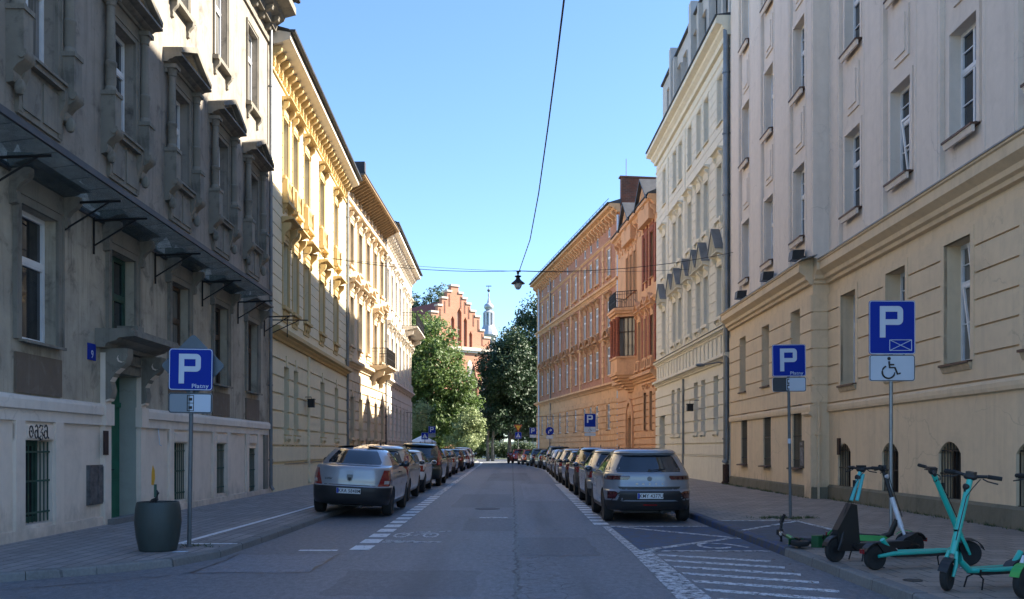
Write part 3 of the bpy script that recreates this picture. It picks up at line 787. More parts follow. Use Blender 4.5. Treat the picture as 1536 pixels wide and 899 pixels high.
# glass awning on iron brackets
mb = MB(); a0, a1 = .2, A.u(26.3)
mb.add([(a0,-.02,5.74),(a1,-.02,5.74),(a1,-.99,5.86),(a0,-.99,5.86)], [(0,1,2,3)]); mb.add([(a0,-.02,5.735),(a1,-.02,5.735),(a1,-.99,5.855),(a0,-.99,5.855)], [(3,2,1,0)])
aw = mb.build('glass_awning', M['awn_glass'], A.root)
mb = MB(); mb.box(a0, a1, -1.03, -.98, 5.81, 5.91); mb.box(a0, a1, -.04, 0, 5.70, 5.80)
u = a0
while u < a1: mb.add([(u-.012,-.02,5.752),(u+.012,-.02,5.752),(u+.012,-.98,5.872),(u-.012,-.98,5.872)], [(0,1,2,3)]); u += .62
mb.build('awning_frame', M['zinc_dark'], aw)
for yb in (13.3, 15.75, 16.95, 20.0, 23.2, 26.4, 29.4):
    u = A.u(yb); mb = MB()
    mb.tube([(u,-.02,5.66),(u,-1.0,5.70)], .022, 6); mb.tube([(u,-.03,5.05),(u,-.03,5.72)], .02, 6); mb.tube([(u,-.03,5.2),(u,-.80,5.68)], .016, 6)
    mb.build('awning_bracket', M['iron'], aw)
mb = MB(); u = A.len-.15; mb.tube([(u,-.02,5.66),(u+.05,-1.25,5.66)], .02, 6); mb.tube([(u,-.6,5.1),(u,-.6,5.7)], .016, 6); mb.tube([(u,-.03,5.2),(u,-1.0,5.66)], .016, 6); mb.build('awning_bracket', M['iron'], aw)
# leftover white plaster patches above the awning
mb = MB(); rnd = random.Random(3)
for k in range(9):
    cu = .8+k*2.35; n = 9
    pts = [(cu-.9+1.8*j/n, 5.85+rnd.uniform(.06,.42)*math.sin(math.pi*(j+.5)/(n+1))) for j in range(n+1)]
    poly = [(pts[0][0], 5.80)]+pts+[(pts[-1][0], 5.80)]
    mb.prism(poly, -.008, 0, 'y')
mb.build('plaster_patch', M['a_ledge'], A.root)
downpipe(A.root, A.len-.25, .15, 15.4, .055, .10, 'zinc')
mb = MB(); mb.fb(A.u(29.35), A.len-.42, -.002, .05, .15, 1.95); mb.build('dark_wall_slab', M['a_trim'], A.root)  # thin slab raised off the wall foot, in the dark trim material
# wall box, number plate, notice, graffiti panel
t = MB(); u = A.u(17.05)
t.fb(u-.35, u+.35, .0, .05, .50, 1.22); t.fb(u-.33, u-.01, .05, .062, .53, 1.19); t.fb(u+.01, u+.33, .05, .062, .53, 1.19)
o = t.build('electric_cabinet', plain('scratched grey cabinet', (.12,.125,.13), .55, .4, vs=9, var=.5), A.root)
mb = MB(); u = A.u(16.9); mb.fb(u-.16, u+.16, 0, .02, 3.12, 3.42); nb = mb.build('house_number_plate', M['blue'], A.root)
FM = lambda u, w, z, s=1: Matrix.Translation((u, -w, z)) @ Matrix.Rotation(R(90), 4, 'X')
text('9', .2, M['signwhite'], nb, FM(u, .022, 3.22))
mb = MB(); u = door_u-1.0; mb.fb(u-.10, u+.10, .09, .11, 1.4, 1.85); mb.build('notice_board', M['rustiron'], A.root)
g = MB(); u0 = ub[1]-.36; zc = 1.78
def strokes(mb, S_, u0, z0, s, w):
    for st_ in S_: mb.tube([(u0+x*s, -w, z0+z*s) for x, z in st_], .012, 6)
ring_ = lambda cx, cz, rx, rz, a0, a1: [(cx+rx*math.cos(R(t)), cz+rz*math.sin(R(t))) for t in range(a0, a1+1, 24)]
strokes(g, [ring_(.35,.5,.34,.52,30,415), [(.30,.62),(.38,.45)]], u0-.02, 1.70, .17, .052)
strokes(g, [ring_(.34,.32,.26,.34,10,370)+[(.60,.9),(.42,1.12),(.15,.95)], [(.60,.9),(.62,.2),(.78,-.05)]], u0+.14, 1.69, .18, .052)
strokes(g, [[(0,.85),(.2,1.05),(.62,1.0),(.5,.7),(.22,.45),(.52,.42),(.68,.15),(.5,-.18),(.2,-.22),(.05,.0),(.3,.12)]], u0+.30, 1.70, .18, .052)
strokes(g, [ring_(.36,.30,.28,.33,10,370)+[(.64,.9),(.44,1.10),(.15,.9)], [(.64,.9),(.66,.15),(.9,-.02)]], u0+.44, 1.69, .19, .052)
g.build('graffiti', M['black'], A.root)
mb = MB(); mb.tube([(A.u(20.2),-.02,1.95),(A.u(20.2),-.05,1.6),(A.u(20.3),-.05,1.58)], .012); mb.build('hook', M['signwhite'], A.root)

# ================================================================== B: yellow building
B = Bld('yellow_tenement', 'pale yellow tenement with ochre window hoods and balustrades, second on the left', (-7.84, 30.2), (-8.38, 47.1), True)
by = [32.5, 34.15, 36.4, 39.8, 43.6]; bu = [B.u(y) for y in by]
for i, u in enumerate(bu):
    w_ = .85 if i < 2 else 1.05
    B.hole(u, 2.0, w_, 2.35) if i != 2 else None
    B.hole(u, 6.45, w_, 2.2); B.hole(u, 10.9, w_, 2.05)
B.open += [(B.u(35.1), B.u(35.5), .35, .9), (B.u(36.9), B.u(37.3), .35, .9)]
mb, _, _ = wall(B, 'w', None, 0, B.len, 0, 15.2, .28, top=True)
mb.fb(0, B.len, 0, .10, 0, .98)
bands(mb, B, 0, B.len, [1.05,1.62,2.2,2.78,3.36,3.94,4.52,5.1], .065, .07)
bands(mb, B, 0, B.len, [6.0+.42*k for k in range(20)], .035, .035, mar=.14)
mb.build('wall', M['b_wall'], B.root)
mb = MB()
corn(B.root, M['b_trim'], 0, B.len, CORN(5.15, .38, .34), 'belt_cornice'); corn(B.root, M['b_trim'], 0, B.len, CORN(13.75, .16, .10), 'string_course')
corn(B.root, M['d_wall'], 0, B.len, [(0,14.62),(.3,14.66),(.62,14.78),(.66,14.8),(.66,15.0),(0,15.1)], 'eave')
u = .2
while u < B.len: console(mb, u, 14.62, .55, .36, .15); mb.ball((u+.3, -.05, 14.2), (.10,.05,.14), 7); u += .6
mb.build('eave_brackets', M['b_trim'], B.root, smooth=35)
for sel, w_ in ((bu[:2], .85), (bu[2:], 1.05)):
    gr = [u for u in sel if abs(u-bu[2]) > .1]
    w = window(B.root, w_, 2.35, .26, 'cream_paint', 'b_trim', sp=.16, st=M['b_wall'], arch_w=0, key=True, apron='cons', apron_h=.4)
    place(w, [(u, 2.0) for u in gr])
    w = window(B.root, w_, 2.2, .26, 'cream_paint', 'b_trim', sp=.12, st=M['b_trim'], arch_w=.14, gap=.45, hood='flat', hood_p=.45, hood_h=.2, hover=.14, rose=True, cons_h=.7, apron='carved', apron_h=.55)
    place(w, [(u, 6.45) for u in sel])
    w = window(B.root, w_, 2.05, .26, 'cream_paint', 'b_trim', sp=.12, st=M['b_trim'], arch_w=.13, gap=.32, hood='flat', hood_p=.36, hood_h=.16, hover=.1, cons_h=.5, apron='bal', apron_h=.85)
    place(w, [(u, 10.9) for u in sel])
gutter(B.root, 0, B.len, .74, 15.1, .09); roof(B, 15.05, 3.2, .64, 'zinc_dark', mans=.35)
downpipe(B.root, B.len-.2, .15, 14.6, .07, .12, 'zinc'); downpipe(B.root, B.u(36.4), .15, 5.1, .07, .1, 'b_wall')
mb = MB(); u = B.u(35.9); mb.box(u-.12, u+.12, -.42, -.18, 3.1, 3.4); mb.tube([(u,-.05,3.5),(u,-.3,3.5),(u,-.3,3.4)], .015); mb.box(u-.14,u+.14,-.44,-.16,3.4,3.43)
mb.build('wall_lantern', M['iron'], B.root)
mb = MB(); mb.fb(B.u(32), B.u(46.8), .1, .13, .98, 1.0); mb.build('plinth_cap', M['zinc'], B.root)

# ================================================================== C: sand building with balcony
C_ = Bld('sand_tenement', 'weathered sand coloured tenement with crumbling stucco and iron balcony on the left', (-8.38, 47.1), (-8.13, 59.6), True)
cu = [C_.u(47.1+1.35+2.45*k) for k in range(5)]
for u in cu:
    C_.hole(u, 2.1, 1.0, 2.1); C_.hole(u, 6.9 if abs(u-cu[3]) > .1 else 6.4, 1.0, 2.5); C_.hole(u, 11.0, 1.0, 2.2)
mb, _, _ = wall(C_, 'w', None, 0, C_.len, 0, 15.4, .28, top=True)
bands(mb, C_, 0, C_.len, [2.0+.5*k for k in range(8)], .07, .07, joints=(.9,.04), mar=.08)
mb.build('wall', M['c_wall'], C_.root)
mb = MB(); mb.fb(0, C_.len, 0, .08, 0, 1.15); mb.build('plinth', plaster('rusty brown plinth', (.28,.16,.09), (.12,.08,.05), .4), C_.root)
corn(C_.root, M['c_trim'], 0, C_.len, CORN(5.7, .4, .32), 'belt_cornice'); corn(C_.root, M['c_trim'], 0, C_.len, CORN(10.1, .22, .16), 'string_course')
mb = MB(); mb.fb(0, C_.len, 0, .10, 14.2, 14.35)
for k in range(11): u = .5+k*1.17; mb.ball((u, -.04, 14.7), (.16,.07,.2), 8); mb.ball((u, -.03, 10.5), (.13,.06,.16), 8)
mb.build('stucco_ornament', M['c_trim'], C_.root, smooth=35)
mb = MB(); u = .1
while u < C_.len: mb.prism([(0,14.75),(-.8,15.2),(-.8,15.3),(0,15.3)], u, u+.12, 'x'); u += .5
mb.prism([(0,15.3),(-.95,15.3),(-.95,15.4),(0,15.4)], 0, C_.len, 'x')
mb.build('eave', plain('stained eave timber', (.24,.17,.10), .8, vs=5, var=.3), C_.root)
w = window(C_.root, 1.0, 2.1, .26, 'brown_paint', 'c_trim', sp=.16, st=M['c_trim'], arch_w=.10, key=True, apron='cons', apron_h=.4); place(w, [(u, 2.1) for u in cu])
w = window(C_.root, 1.0, 2.5, .26, 'cream_paint', 'c_trim', sp=.12, st=M['c_trim'], arch_w=.16, gap=.4, hood='seg', hood_p=.4, hover=.12, ped_h=.35, rose=True, cons_h=.6, apron='carved', apron_h=.5); place(w, [(u, 6.9 if abs(u-cu[3]) > .1 else 6.4) for u in cu])
w = window(C_.root, 1.0, 2.2, .26, 'cream_paint', 'c_trim', sp=.12, st=M['c_trim'], arch_w=.16, gap=.3, hood='flat', hood_p=.36, hover=.12, cons_h=.55, rose=True, apron='carved', apron_h=.7); place(w, [(u, 11.0) for u in cu])
roof(C_, 15.4, 3.0, .98, 'slate', mans=1.0)
mb = MB()
mb.fb(-.01, .35, -1.2, .95, 15.5, 16.0); mb.box(.1, 1.0, .6, 1.2, 15.9, 16.6); mb.box(.0,1.1,.5,1.3,16.6,16.68)
mb.build('roof_hatch', M['slate'], C_.root)
def balcony(B_, u0, u1, z, p, mat, n='balcony'):
    mb = MB(); mb.prof(u0, u1, [(0,z-.35),(p*.4,z-.3),(p*.8,z-.18),(p,z-.1),(p+.04,z-.08),(p+.04,z),(0,z)])
    for u in (u0+.35, u1-.35): console(mb, u, z-.33, .85, p*.75, .22)
    b = mb.build(n, mat, B_.root, smooth=35)
    r = MB(); railing(r, [(u0+.06,0,z),(u0+.06,-p+.06,z),(u1-.06,-p+.06,z),(u1-.06,0,z)], 1.0); r.build('railing', M['iron'], b); return b
balcony(C_, cu[3]-1.7, cu[3]+1.6, 6.35, 1.05, M['c_trim'])
downpipe(C_.root, C_.len-.12, .15, 14.9, .06, .1, 'zinc_dark')

# ================================================================== D: off white building at the far end
D_ = Bld('off_white_tenement', 'off white tenement with upper corner balcony at the far left end of the street', (-8.13, 59.6), (-8.38, 77.7), True)
du = [D_.u(59.6+1.4+2.55*k) for k in range(7)]
for u in du:
    D_.hole(u, 2.2, 1.0, 2.1); D_.hole(u, 6.7, 1.0, 2.3); D_.hole(u, 11.0 if u < du[4]-.1 else 10.75, 1.0, 2.3)
mb, _, _ = wall(D_, 'w', None, 0, D_.len, 0, 16.0, .26, top=True)
bands(mb, D_, 0, D_.len, [.9+.45*k for k in range(11)], .07, .07, joints=(.9,.04), mar=.08)
mb.build('wall', M['d_wall'], D_.root)
corn(D_.root, M['d_wall'], 0, D_.len+.05, CORN(5.75, .35, .3), 'belt_cornice'); corn(D_.root, M['d_wall'], 0, D_.len+.05, CORN(10.0, .25, .18), 'string_course')
mb = MB(); mb.prof(-.02, D_.len+.3, CORN(15.2, .75, .75))
u = .3
while u < D_.len: console(mb, u, 15.3, .5, .45, .16); u += .85
mb.build('roof_cornice', M['d_wall'], D_.root, smooth=35)
w = window(D_.root, 1.0, 2.1, .24, 'brown_paint', 'd_wall', sp=.14, st=M['d_wall'], arch_w=.1, key=True, apron='cons', apron_h=.4); place(w, [(u, 2.2) for u in du])
w = window(D_.root, 1.0, 2.3, .24, 'white', 'd_wall', sp=.12, st=M['d_wall'], arch_w=.16, gap=.35, hood='tri', hood_p=.34, ped_h=.42, hover=.14, cons_h=.5, apron='bal', apron_h=.6); place(w, [(u, 6.7) for u in du])
w = window(D_.root, 1.0, 2.3, .24, 'white', 'd_wall', sp=.12, st=M['d_wall'], arch_w=.16, gap=.3, hood='flat', hood_p=.3, hover=.12, cons_h=.45, apron='carved', apron_h=.5); place(w, [(u, 11.0 if u < du[4]-.1 else 10.75) for u in du])
roof(D_, 15.95, 2.6, .8, 'zinc_dark', u1=D_.len+.3); gutter(D_.root, 0, D_.len+.35, .85, 16.0)
balcony(D_, du[4]-1.3, du[6]+.9, 10.7, 1.15, M['d_wall'])
mb = MB(); mb.box(D_.len-4.2, D_.len-3.3, 1.2, 2.0, 16.4, 18.6); mb.box(D_.len-4.3, D_.len-3.2, 1.1, 2.1, 18.6, 18.75)
for k in range(2): mb.lathe([(.12,0),(.10,.35)], 8, (D_.len-4.0+k*.45, 1.6, 18.75))
mb.build('chimney', M['brick'], D_.root)
M['e_low'] = plaster('beige render', (.75,.585,.385), (.33,.255,.175), .28, .5,   .9, (.69,.54,.36), splash=.55)
M['e_up'] = plaster('pinkish beige render upper', (.74,.645,.55), (.40,.34,.28), .2, .42, .9, (.69,.60,.51))
M['e_foot'] = plaster('mossy stone footing', (.19,.17,.12), (.06,.075,.03), .7, .5, .95, (.13,.12,.085), 2.5, .6)
M['f_wall'] = plaster('pale cream render', (.74,.69,.56), (.36,.33,.26), .25, .35, .9, (.68,.63,.52))
M['f_attic'] = plaster('grey white attic render', (.50,.49,.47), (.28,.27,.26), .2, .2)
M['g_wall'] = plaster('orange stucco', (.68,.38,.20), (.26,.13,.07), .6, .5)
M['g_brick'] = brick('red brick facing', (.38,.10,.05), (.28,.07,.04), (.20,.12,.08))
M['g_rough'] = brick('bare firewall brick', (.22,.075,.04), (.10,.05,.035), (.16,.13,.11), .3, .12, .8)
M['h_brick'] = brick('brown brick facing', (.50,.22,.13), (.38,.155,.09), (.44,.25,.16), .27, .08, .5)
M['h_orn_shaded'] = plaster('shade-toned ochre stucco ornament', (.50,.29,.15), (.13,.065,.035), .8, .7, .9, (.38,.21,.11), 1.5)  # darker copy of the trim; ornament shading is put into its colour
M['h_trim'] = plaster('ochre sandstone stucco', (.70,.41,.21), (.24,.11,.055), .8, .7, .9, (.60,.34,.17), 1.3)

# ================================================================== E: big beige building nearest on the right
def hole_rec(B, lst): pass
EN = Bld('beige_building', 'large beige building with grooved ground storey nearest on the right', (8.55+.012*4, 4.0), (8.86, 26.1), False)
eb = [12.2, 15.25, 18.27, 21.3, 24.4]; eu = [EN.u(y) for y in eb]
for y, u in zip(eb, eu):
    EN.hole(u, 3.2, 1.12, 2.4)
    for z in (7.7, 12.0, 16.3): EN.hole(u, z, 1.12, 2.15)
    EN.hole(EN.u(y+.45), .34, .98, 1.32)
def arch_fill(mb, u, z1, w, rise, d):
    n = 10; pts = [(u-w/2+w*i/n, z1-rise+rise*math.sin(math.pi*i/n)**.8) for i in range(n+1)]
    for i in range(n):
        (a, za), (b, zb) = pts[i], pts[i+1]
        if z1-max(za, zb) < .001 and z1-min(za, zb) < .001: continue
        mb.prism([(a, za), (b, zb), (b, z1+.001), (a, z1+.001)], .001, d, 'y')
def e_section(B, us, zb, groove, name):
    mb, _, _ = wall(B, 'w', None, 0, B.len, 0, 6.3, .34)
    bands(mb, B, 0, B.len, [2.78+.51*k for k in range(7)], .04, .055)
    mb.prof(0, B.len, [(0,2.55),(.06,2.55),(.075,2.62),(.075,2.70),(.05,2.76),(.0,2.76)])
    for u in us:
        for s_ in (-1, 1): mb.fb(*sorted((u+s_*.56, u+s_*.70)), -.002, .07, 3.2, 5.74)
        mb.fb(u-.56, u+.56, -.002, .07, 5.6, 5.74)
    return mb
mb = e_section(EN, eu, 0, 0, 'n')
for y in eb: arch_fill(mb, EN.u(y+.45), 1.66, .98, .24, .34)
mb.build('lower_wall', M['e_low'], EN.root)
mb = MB(); mb.prism([(.0,0),(-.07,0),(-.05,.46),(-.0,.52)], 0, EN.len, 'x'); mb.build('footing', M['e_foot'], EN.root)
def e_upper(B, us, ends, z1=23.1, bw=1.75):
    mb, _, _ = wall(B, 'w', None, 0, B.len, 6.3, z1, .34, w=-.10, top=True)
    cuts = sorted(us); x = 0
    for u in cuts+[None]:
        e = B.len if u is None else u-bw/2
        if e-x > .05:
            mb.fb(x, e, -.102, .0, 6.3, z1)
            if e-x > .7:                                   # thin panel lines on the piers
                for q in (x+.10, e-.13): mb.fb(q, q+.03, .0, .012, 7.0, z1)
        x = (u or 0)+bw/2
    for u in us:
        for z in (7.7, 12.0, 16.3):
            for s_ in (-1, 1): mb.fb(*sorted((u+s_*.56, u+s_*.68)), -.102, -.045, z, z+2.29)
            mb.fb(u-.56, u+.56, -.102, -.045, z+2.15, z+2.29)
            if z > 8:
                a, b, c, d = u-.42, u+.42, z-1.65, z-.5
                mb.fb(a, b, -.102, -.06, c, d); mb.fb(a+.14, b-.14, -.06, -.03, c+.14, d-.14)
    return mb
e_upper(EN, eu, None).build('upper_wall', M['e_up'], EN.root)
CE = [(0,6.1),(.10,6.12),(.12,6.2),(.20,6.24),(.22,6.34),(.30,6.40),(.38,6.46),(.38,6.66),(.42,6.68),(.42,6.74),(.0,6.86)]
corn(EN.root, M['e_low'], 0, EN.len, CE, 'belt_cornice'); corn(EN.root, M['e_low'], 0, EN.len, CORN(22.4, .8, .6), 'roof_cornice')
mb = MB(); mb.prism([(-.001,6.868),(-.445,6.75),(-.445,6.72),(-.001,6.84)], 0, EN.len, 'x'); mb.build('cornice_flashing', M['zinc'], EN.root)
def e_windows(B, us):
    w = window(B.root, 1.12, 2.4, .34, 'white', 'copper', sp=.16, trans=.66, mull=1, bars=1, sillb='e_low'); place(w, [(u, 3.2) for u in us])
    w = window(B.root, 1.12, 2.15, .34, 'white', 'copper', sp=.10, trans=.62, mull=1, bars=1, sillb='e_up'); place(w, [(u, z) for u in us for z in (7.7, 12.0, 16.3)])
    # open tilted casement with its own leaf
e_windows(EN, eu)
for y, z in ((18.27, 3.2), (21.3, 7.7), (15.25, 3.2)):
    u = EN.u(y); mb = MB()
    for z0, z1 in ((z+.06, z+1.52), (z+1.68, z+2.34)) if z < 5 else ((z+.06, z+1.3),):
        Mx = Matrix.Translation((u-.0, .24, z0)) @ Matrix.Rotation(R(7), 4, 'X'); W_ = .50; H_ = z1-z0
        for a, b, c, d in ((0,.05,0,H_),(W_-.05,W_,0,H_),(.05,W_-.05,0,.05),(.05,W_-.05,H_-.05,H_),(.05,W_-.05,H_*.5-.012,H_*.5+.012)): mb.box(a, b, -.02, .015, c, d, 0, Mx)
    mb.build('tilted_casement', M['white'], EN.root)
w = window(EN.root, .98, 1.32, .34, 'brown_paint', None, trans=None, mull=1, glass='dark', grille='iron'); place(w, [(EN.u(y+.45), .34) for y in eb])
roof(EN, 23.1, 2.0, .6, 'zinc_dark')
# projecting far section of the same building: a thing of its own
EF = Bld('beige_projecting_block', 'projecting beige corner block with floodlights beside the cream building on the right', (8.41, 26.1), (8.53, 36.4), False)
fb_ = [27.6, 31.0, 34.2]; fu = [EF.u(y) for y in fb_]
for y, u in zip(fb_, fu):
    EF.hole(u, 3.6, .95, 2.0); EF.hole(u, .95, .95, 1.85)
    for z in (7.7, 12.0, 16.3): EF.hole(u, z, 1.05, 2.15)
mb, _, _ = wall(EF, 'w', None, 0, EF.len, 0, 6.3, .34)
bands(mb, EF, 0, EF.len, [2.78+.51*k for k in range(7)], .04, .055)
mb.prof(0, EF.len, [(0,2.55),(.06,2.55),(.075,2.62),(.075,2.70),(.05,2.76),(.0,2.76)])
q = EF.len
mb.fb(q-.55, q+.02, 0, .07, .1, 2.4); mb.prof(q-.6, q+.08, CORN(2.38, .17, .14)); mb.box(q, q+.03, 0, .46, .1, 6.15)
for u in (q-.55,):
    for z in [2.78+.51*k for k in range(6)]: mb.box(q+.0, q+.055, -.03, .46, z+.02, z+.49)
mb.build('lower_wall', M['e_low'], EF.root)
mb = MB(); mb.prism([(.0,0),(-.07,0),(-.05,.42),(-.0,.46)], 0, q+.06, 'x'); mb.box(q, q+.09, -.05, .46, 0, .44); mb.build('footing', M['e_foot'], EF.root)
e_upper(EF, fu, None, bw=1.55).build('upper_wall', M['e_up'], EF.root)
mb = MB(); mb.prof(0, q+.001, CE); mb.prism([(a, z) for a, z in CE], -.0, .46, 'y', 0, Matrix.Translation((q, 0, 0)))
mb.build('belt_cornice', M['e_low'], EF.root); corn(EF.root, M['e_low'], 0, q, CORN(22.4, .8, .6), 'roof_cornice')
mb = MB(); mb.prism([(-.001,6.868),(-.445,6.75),(-.445,6.72),(-.001,6.84)], 0, q+.42, 'x'); mb.build('cornice_flashing', M['zinc'], EF.root)
w = window(EF.root, .95, 2.0, .34, 'white', 'copper', sp=.12, trans=.6, bars=1); place(w, [(u, 3.6) for u in fu])
w = window(EF.root, .95, 1.85, .34, 'white', 'copper', sp=.16, trans=None, glass='dark', grille='iron'); place(w, [(u, .95) for u in fu])
w = window(EF.root, 1.05, 2.15, .34, 'white', 'copper', sp=.10, trans=.62, bars=1, sillb='e_up'); place(w, [(u, z) for u in fu for z in (7.7, 12.0, 16.3)])
roof(EF, 23.1, 2.0, .6, 'zinc_dark')
mb = MB(); mb.box(q+.06, q+.12, .10, .16, .1, 2.9); mb.box(q+.03,q+.15,.05,.22,1.9,1.96); mb.tube([(q+.1,.12,2.3),(q+.22,.12,2.3),(q+.22,.12,2.1)], .015, 6); mb.build('lightning_rod_pipe', M['e_low'], EF.root)
mb = MB(); u = EF.u(26.9)-0; u = EF.len-.95; mb.fb(u-.22, u+.22, 0, .02, .95, 1.75)
ps = mb.build('poster', M['black'], EF.root)
mb = MB(); mb.fb(u-.17, u+.17, .021, .024, 1.02, 1.55); mb.fb(u-.19, u+.1, .021, .024, 1.62, 1.70)
mb.build('poster_picture', plain('grey poster print', (.12,.13,.15), .5, vs=9, var=.8), ps)
mb = MB(); u = EN.u(25.2); mb.fb(u-.09, u+.09, 0, .05, 1.35, 1.8); mb.build('vent_slot', M['rustiron'], EN.root)
for k, (y, lab) in enumerate(((26.75, 'dark floodlight on the beige cornice at the block corner, nearest of three'), (30.0, 'dark floodlight on the beige cornice, middle of three'), (33.6, 'dark floodlight on the beige cornice by the downpipe, farthest of three'))):
    t = empty('floodlight', (EF.A.x+EF.T.x*EF.u(y)-.0, y, 6.93), EF.rz); tag(t, lab, 'floodlight', 'floodlights on the beige cornice')
    mb = MB(); mb.tube([(0,.25,.08),(0,-.1,.08)], .03, 8); mb.box(-.05,.05,.2,.3,-.1,.12); mb.build('arm', M['iron'], t)
    mb = MB(); mb.prism([(-.45,-.02),(-.12,-.04),(-.08,.26),(-.42,.24)], -.19, .19, 'x'); mb.build('lamp_housing', M['black'], t)
    mb = MB(); mb.prism([(-.43,-.026),(-.14,-.044),(-.14,-.034),(-.43,-.02)], -.16, .16, 'x'); mb.build('lens', M['glass'], t)

# ================================================================== F: cream building
F = Bld('cream_tenement', 'tall cream tenement with steep triangular window pediments and attic storey on the right', (8.60, 36.55), (8.33, 53.7), False)
gy = [38.9, 41.3, 42.8, 46.9, 48.4]; gu = [F.u(y) for y in gy]; uy = [38.4, 40.9, 42.4, 44.4, 46.7, 48.2, 51.2]; uu = [F.u(y) for y in uy]
door = F.u(51.6)
for u in gu: F.hole(u, 2.25, .82, 2.3)
F.hole(door, .12, 1.7, 3.2)
for y in (38.9, 41.6, 43.2): F.hole(F.u(y), .45, .28, .5)
for u in uu:
    for z, h in ((6.95, 2.1), (11.0, 2.2), (14.9, 1.95)): F.hole(u, z, .85, h)
mb, _, _ = wall(F, 'w', None, 0, F.len, 0, 18.2, .26, top=True)
mb.fb(0, door-.85, 0, .09, 0, 1.15); mb.fb(door+.85, F.len, 0, .09, 0, 1.15)
bands(mb, F, 0, F.len, [1.22+.52*k for k in range(8)], .06, .07)
bands(mb, F, 0, F.len, [6.5+.40*k for k in range(29)], .03, .03, joints=(1.1,.02), mar=.13)
mb.build('wall', M['f_wall'], F.root)
for n_, c_ in (('string_course', CORN(5.0, .3, .28)), ('belt_cornice', CORN(6.15, .26, .22)), ('roof_cornice', CORN(17.75, .75, .62)), ('string_course', CORN(17.2, .12, .08))): corn(F.root, M['f_wall'], 0, F.len, c_, n_)
mb = MB(); mb.prof(0, door-.86, CORN(1.12, .1, .1)); mb.prof(door+.86, F.len, CORN(1.12, .1, .1))
u = .2
while u < F.len-.6: mb.fb(u, u+.55, 0, .05, 5.36, 6.1); mb.fb(u+.62, u+.70, 0, .09, 5.31, 6.14); u += .78
for u in (F.u(45.5), F.u(50.0)): mb.fb(u-.14, u+.14, 0, .07, 6.5, 17.1)
mb.build('belt_panels', M['f_wall'], F.root)
mb = MB(); mb.prism([(-.001,18.53),(-.66,18.46),(-.66,18.52),(-.001,18.62)], 0, F.len, 'x'); mb.build('cornice_flashing', M['zinc_dark'], F.root); mb = MB(); mb.prism([(-.001,6.43),(-.25,6.415),(-.25,6.44),(-.001,6.50)], 0, F.len, 'x'); mb.build('cornice_flashing', M['zinc_dark'], F.root)
w = window(F.root, .82, 2.3, .24, 'white', 'f_wall', sp=.14, glass='glass_c', st=M['f_wall'], arch_w=0, apron='cons', apron_h=.3); place(w, [(u, 2.25) for u in gu])
w = window(F.root, .85, 2.1, .24, 'white', 'f_wall', sp=.12, glass='glass_c', st=M['f_wall'], arch_w=.13, gap=.22, hood='tri', hood_p=.34, hood_h=.12, ped_h=.85, hover=.12, cons_h=.4, apron='panel', apron_h=.42); place(w, [(u, 6.95) for u in uu])
k_ = kids(w)
# tin on the pediment slopes
hw = .425+.13+.12
for u in uu:
    mb = MB(); z = 6.95+2.1+.13+.22+.12
    for s_ in (-1, 1):
        mb.prism([(u+s_*(hw+.05), z+.08), (u, z+.85+.13), (u, z+.85+.18), (u+s_*(hw+.05), z+.13)], 0, -.40, 'y')
    mb.build('pediment_tin', M['zinc'], F.root)
w = window(F.root, .85, 2.2, .24, 'white', 'f_wall', sp=.12, glass='glass_c', st=M['f_wall'], arch_w=.13, gap=.28, hood='flat', hood_p=.3, hood_h=.16, hover=.12, cons_h=.4, apron='panel', apron_h=.5); place(w, [(u, 11.0) for u in uu])
w = window(F.root, .85, 1.95, .22, 'white', 'f_wall', sp=.10, glass='glass_c', st=M['f_wall'], arch_w=.07, arch_p=.025, hood=None); place(w, [(u, 14.9) for u in uu])
mb = MB(); mb.box(door-.85, door+.85, .22, .26, .12, 3.32); dd = mb.build('door', plain('grey green gate', (.20,.215,.20), .6), F.root)
mb = MB(); mb.box(door-.22, door+.22, .20, .222, .9, 1.3, 0, Matrix.Translation((0,0,0))); mb.build('notice', M['zinc_dark'], dd)
# attic storey
at_open = []
FA = Bld('x', 'x', (8.60, 36.55), (8.33, 53.7), False); bpy.data.objects.remove(FA.root); FA.root = F.root
for y in (38.4, 40.2, 42.4, 44.4, 46.7, 48.2, 51.2): FA.hole(F.u(y), 19.4, .85, 1.9)
mb, _, _ = wall(FA, 'w', None, 0, F.len, 18.2, 22.3, .2, w=-.35, top=True)
for y in (37.6, 41.3, 43.4, 45.5, 49.4): mb.fb(F.u(y)-.12, F.u(y)+.12, -.36, -.15, 18.55, 22.2)
mb.build('attic_wall', M['f_attic'], F.root)
w = window(F.root, .85, 1.9, .2, 'white', None, glass='glass'); 
for o_ in [w]: pass
k = {w.name: kids(w)}
for i, y in enumerate((38.4, 40.2, 42.4, 44.4, 46.7, 48.2, 51.2)):
    o = w if i == 0 else copy_tree(w, w.parent, k); o.location = (F.u(y), .35, 19.4)
mb = MB(); mb.prism([(.3,22.3),(.22,22.32),(.22,22.4),(5,23.8),(11.9,22.4),(11.9,22.3)], 0, F.len, 'x')
mb.build('roof', M['zinc_dark'], F.root)
for y_, w_ in ((45.0,.25),(50.2,.2)): mb = MB(); mb.box(F.u(y_)-w_, F.u(y_)+w_, .1, .9, 18.6, 23.0); mb.build('attic_pier', M['f_attic'], F.root)
downpipe(F.root, F.len-.14, .9, 18.6, .13, .17, 'zinc'); downpipe(F.root, F.u(45.5), .15, 4.9, .06, .12, 'zinc')
downpipe(F.root, F.len-.14, .05, .9, .15, .17, 'rustiron', 'downpipe_shoe')
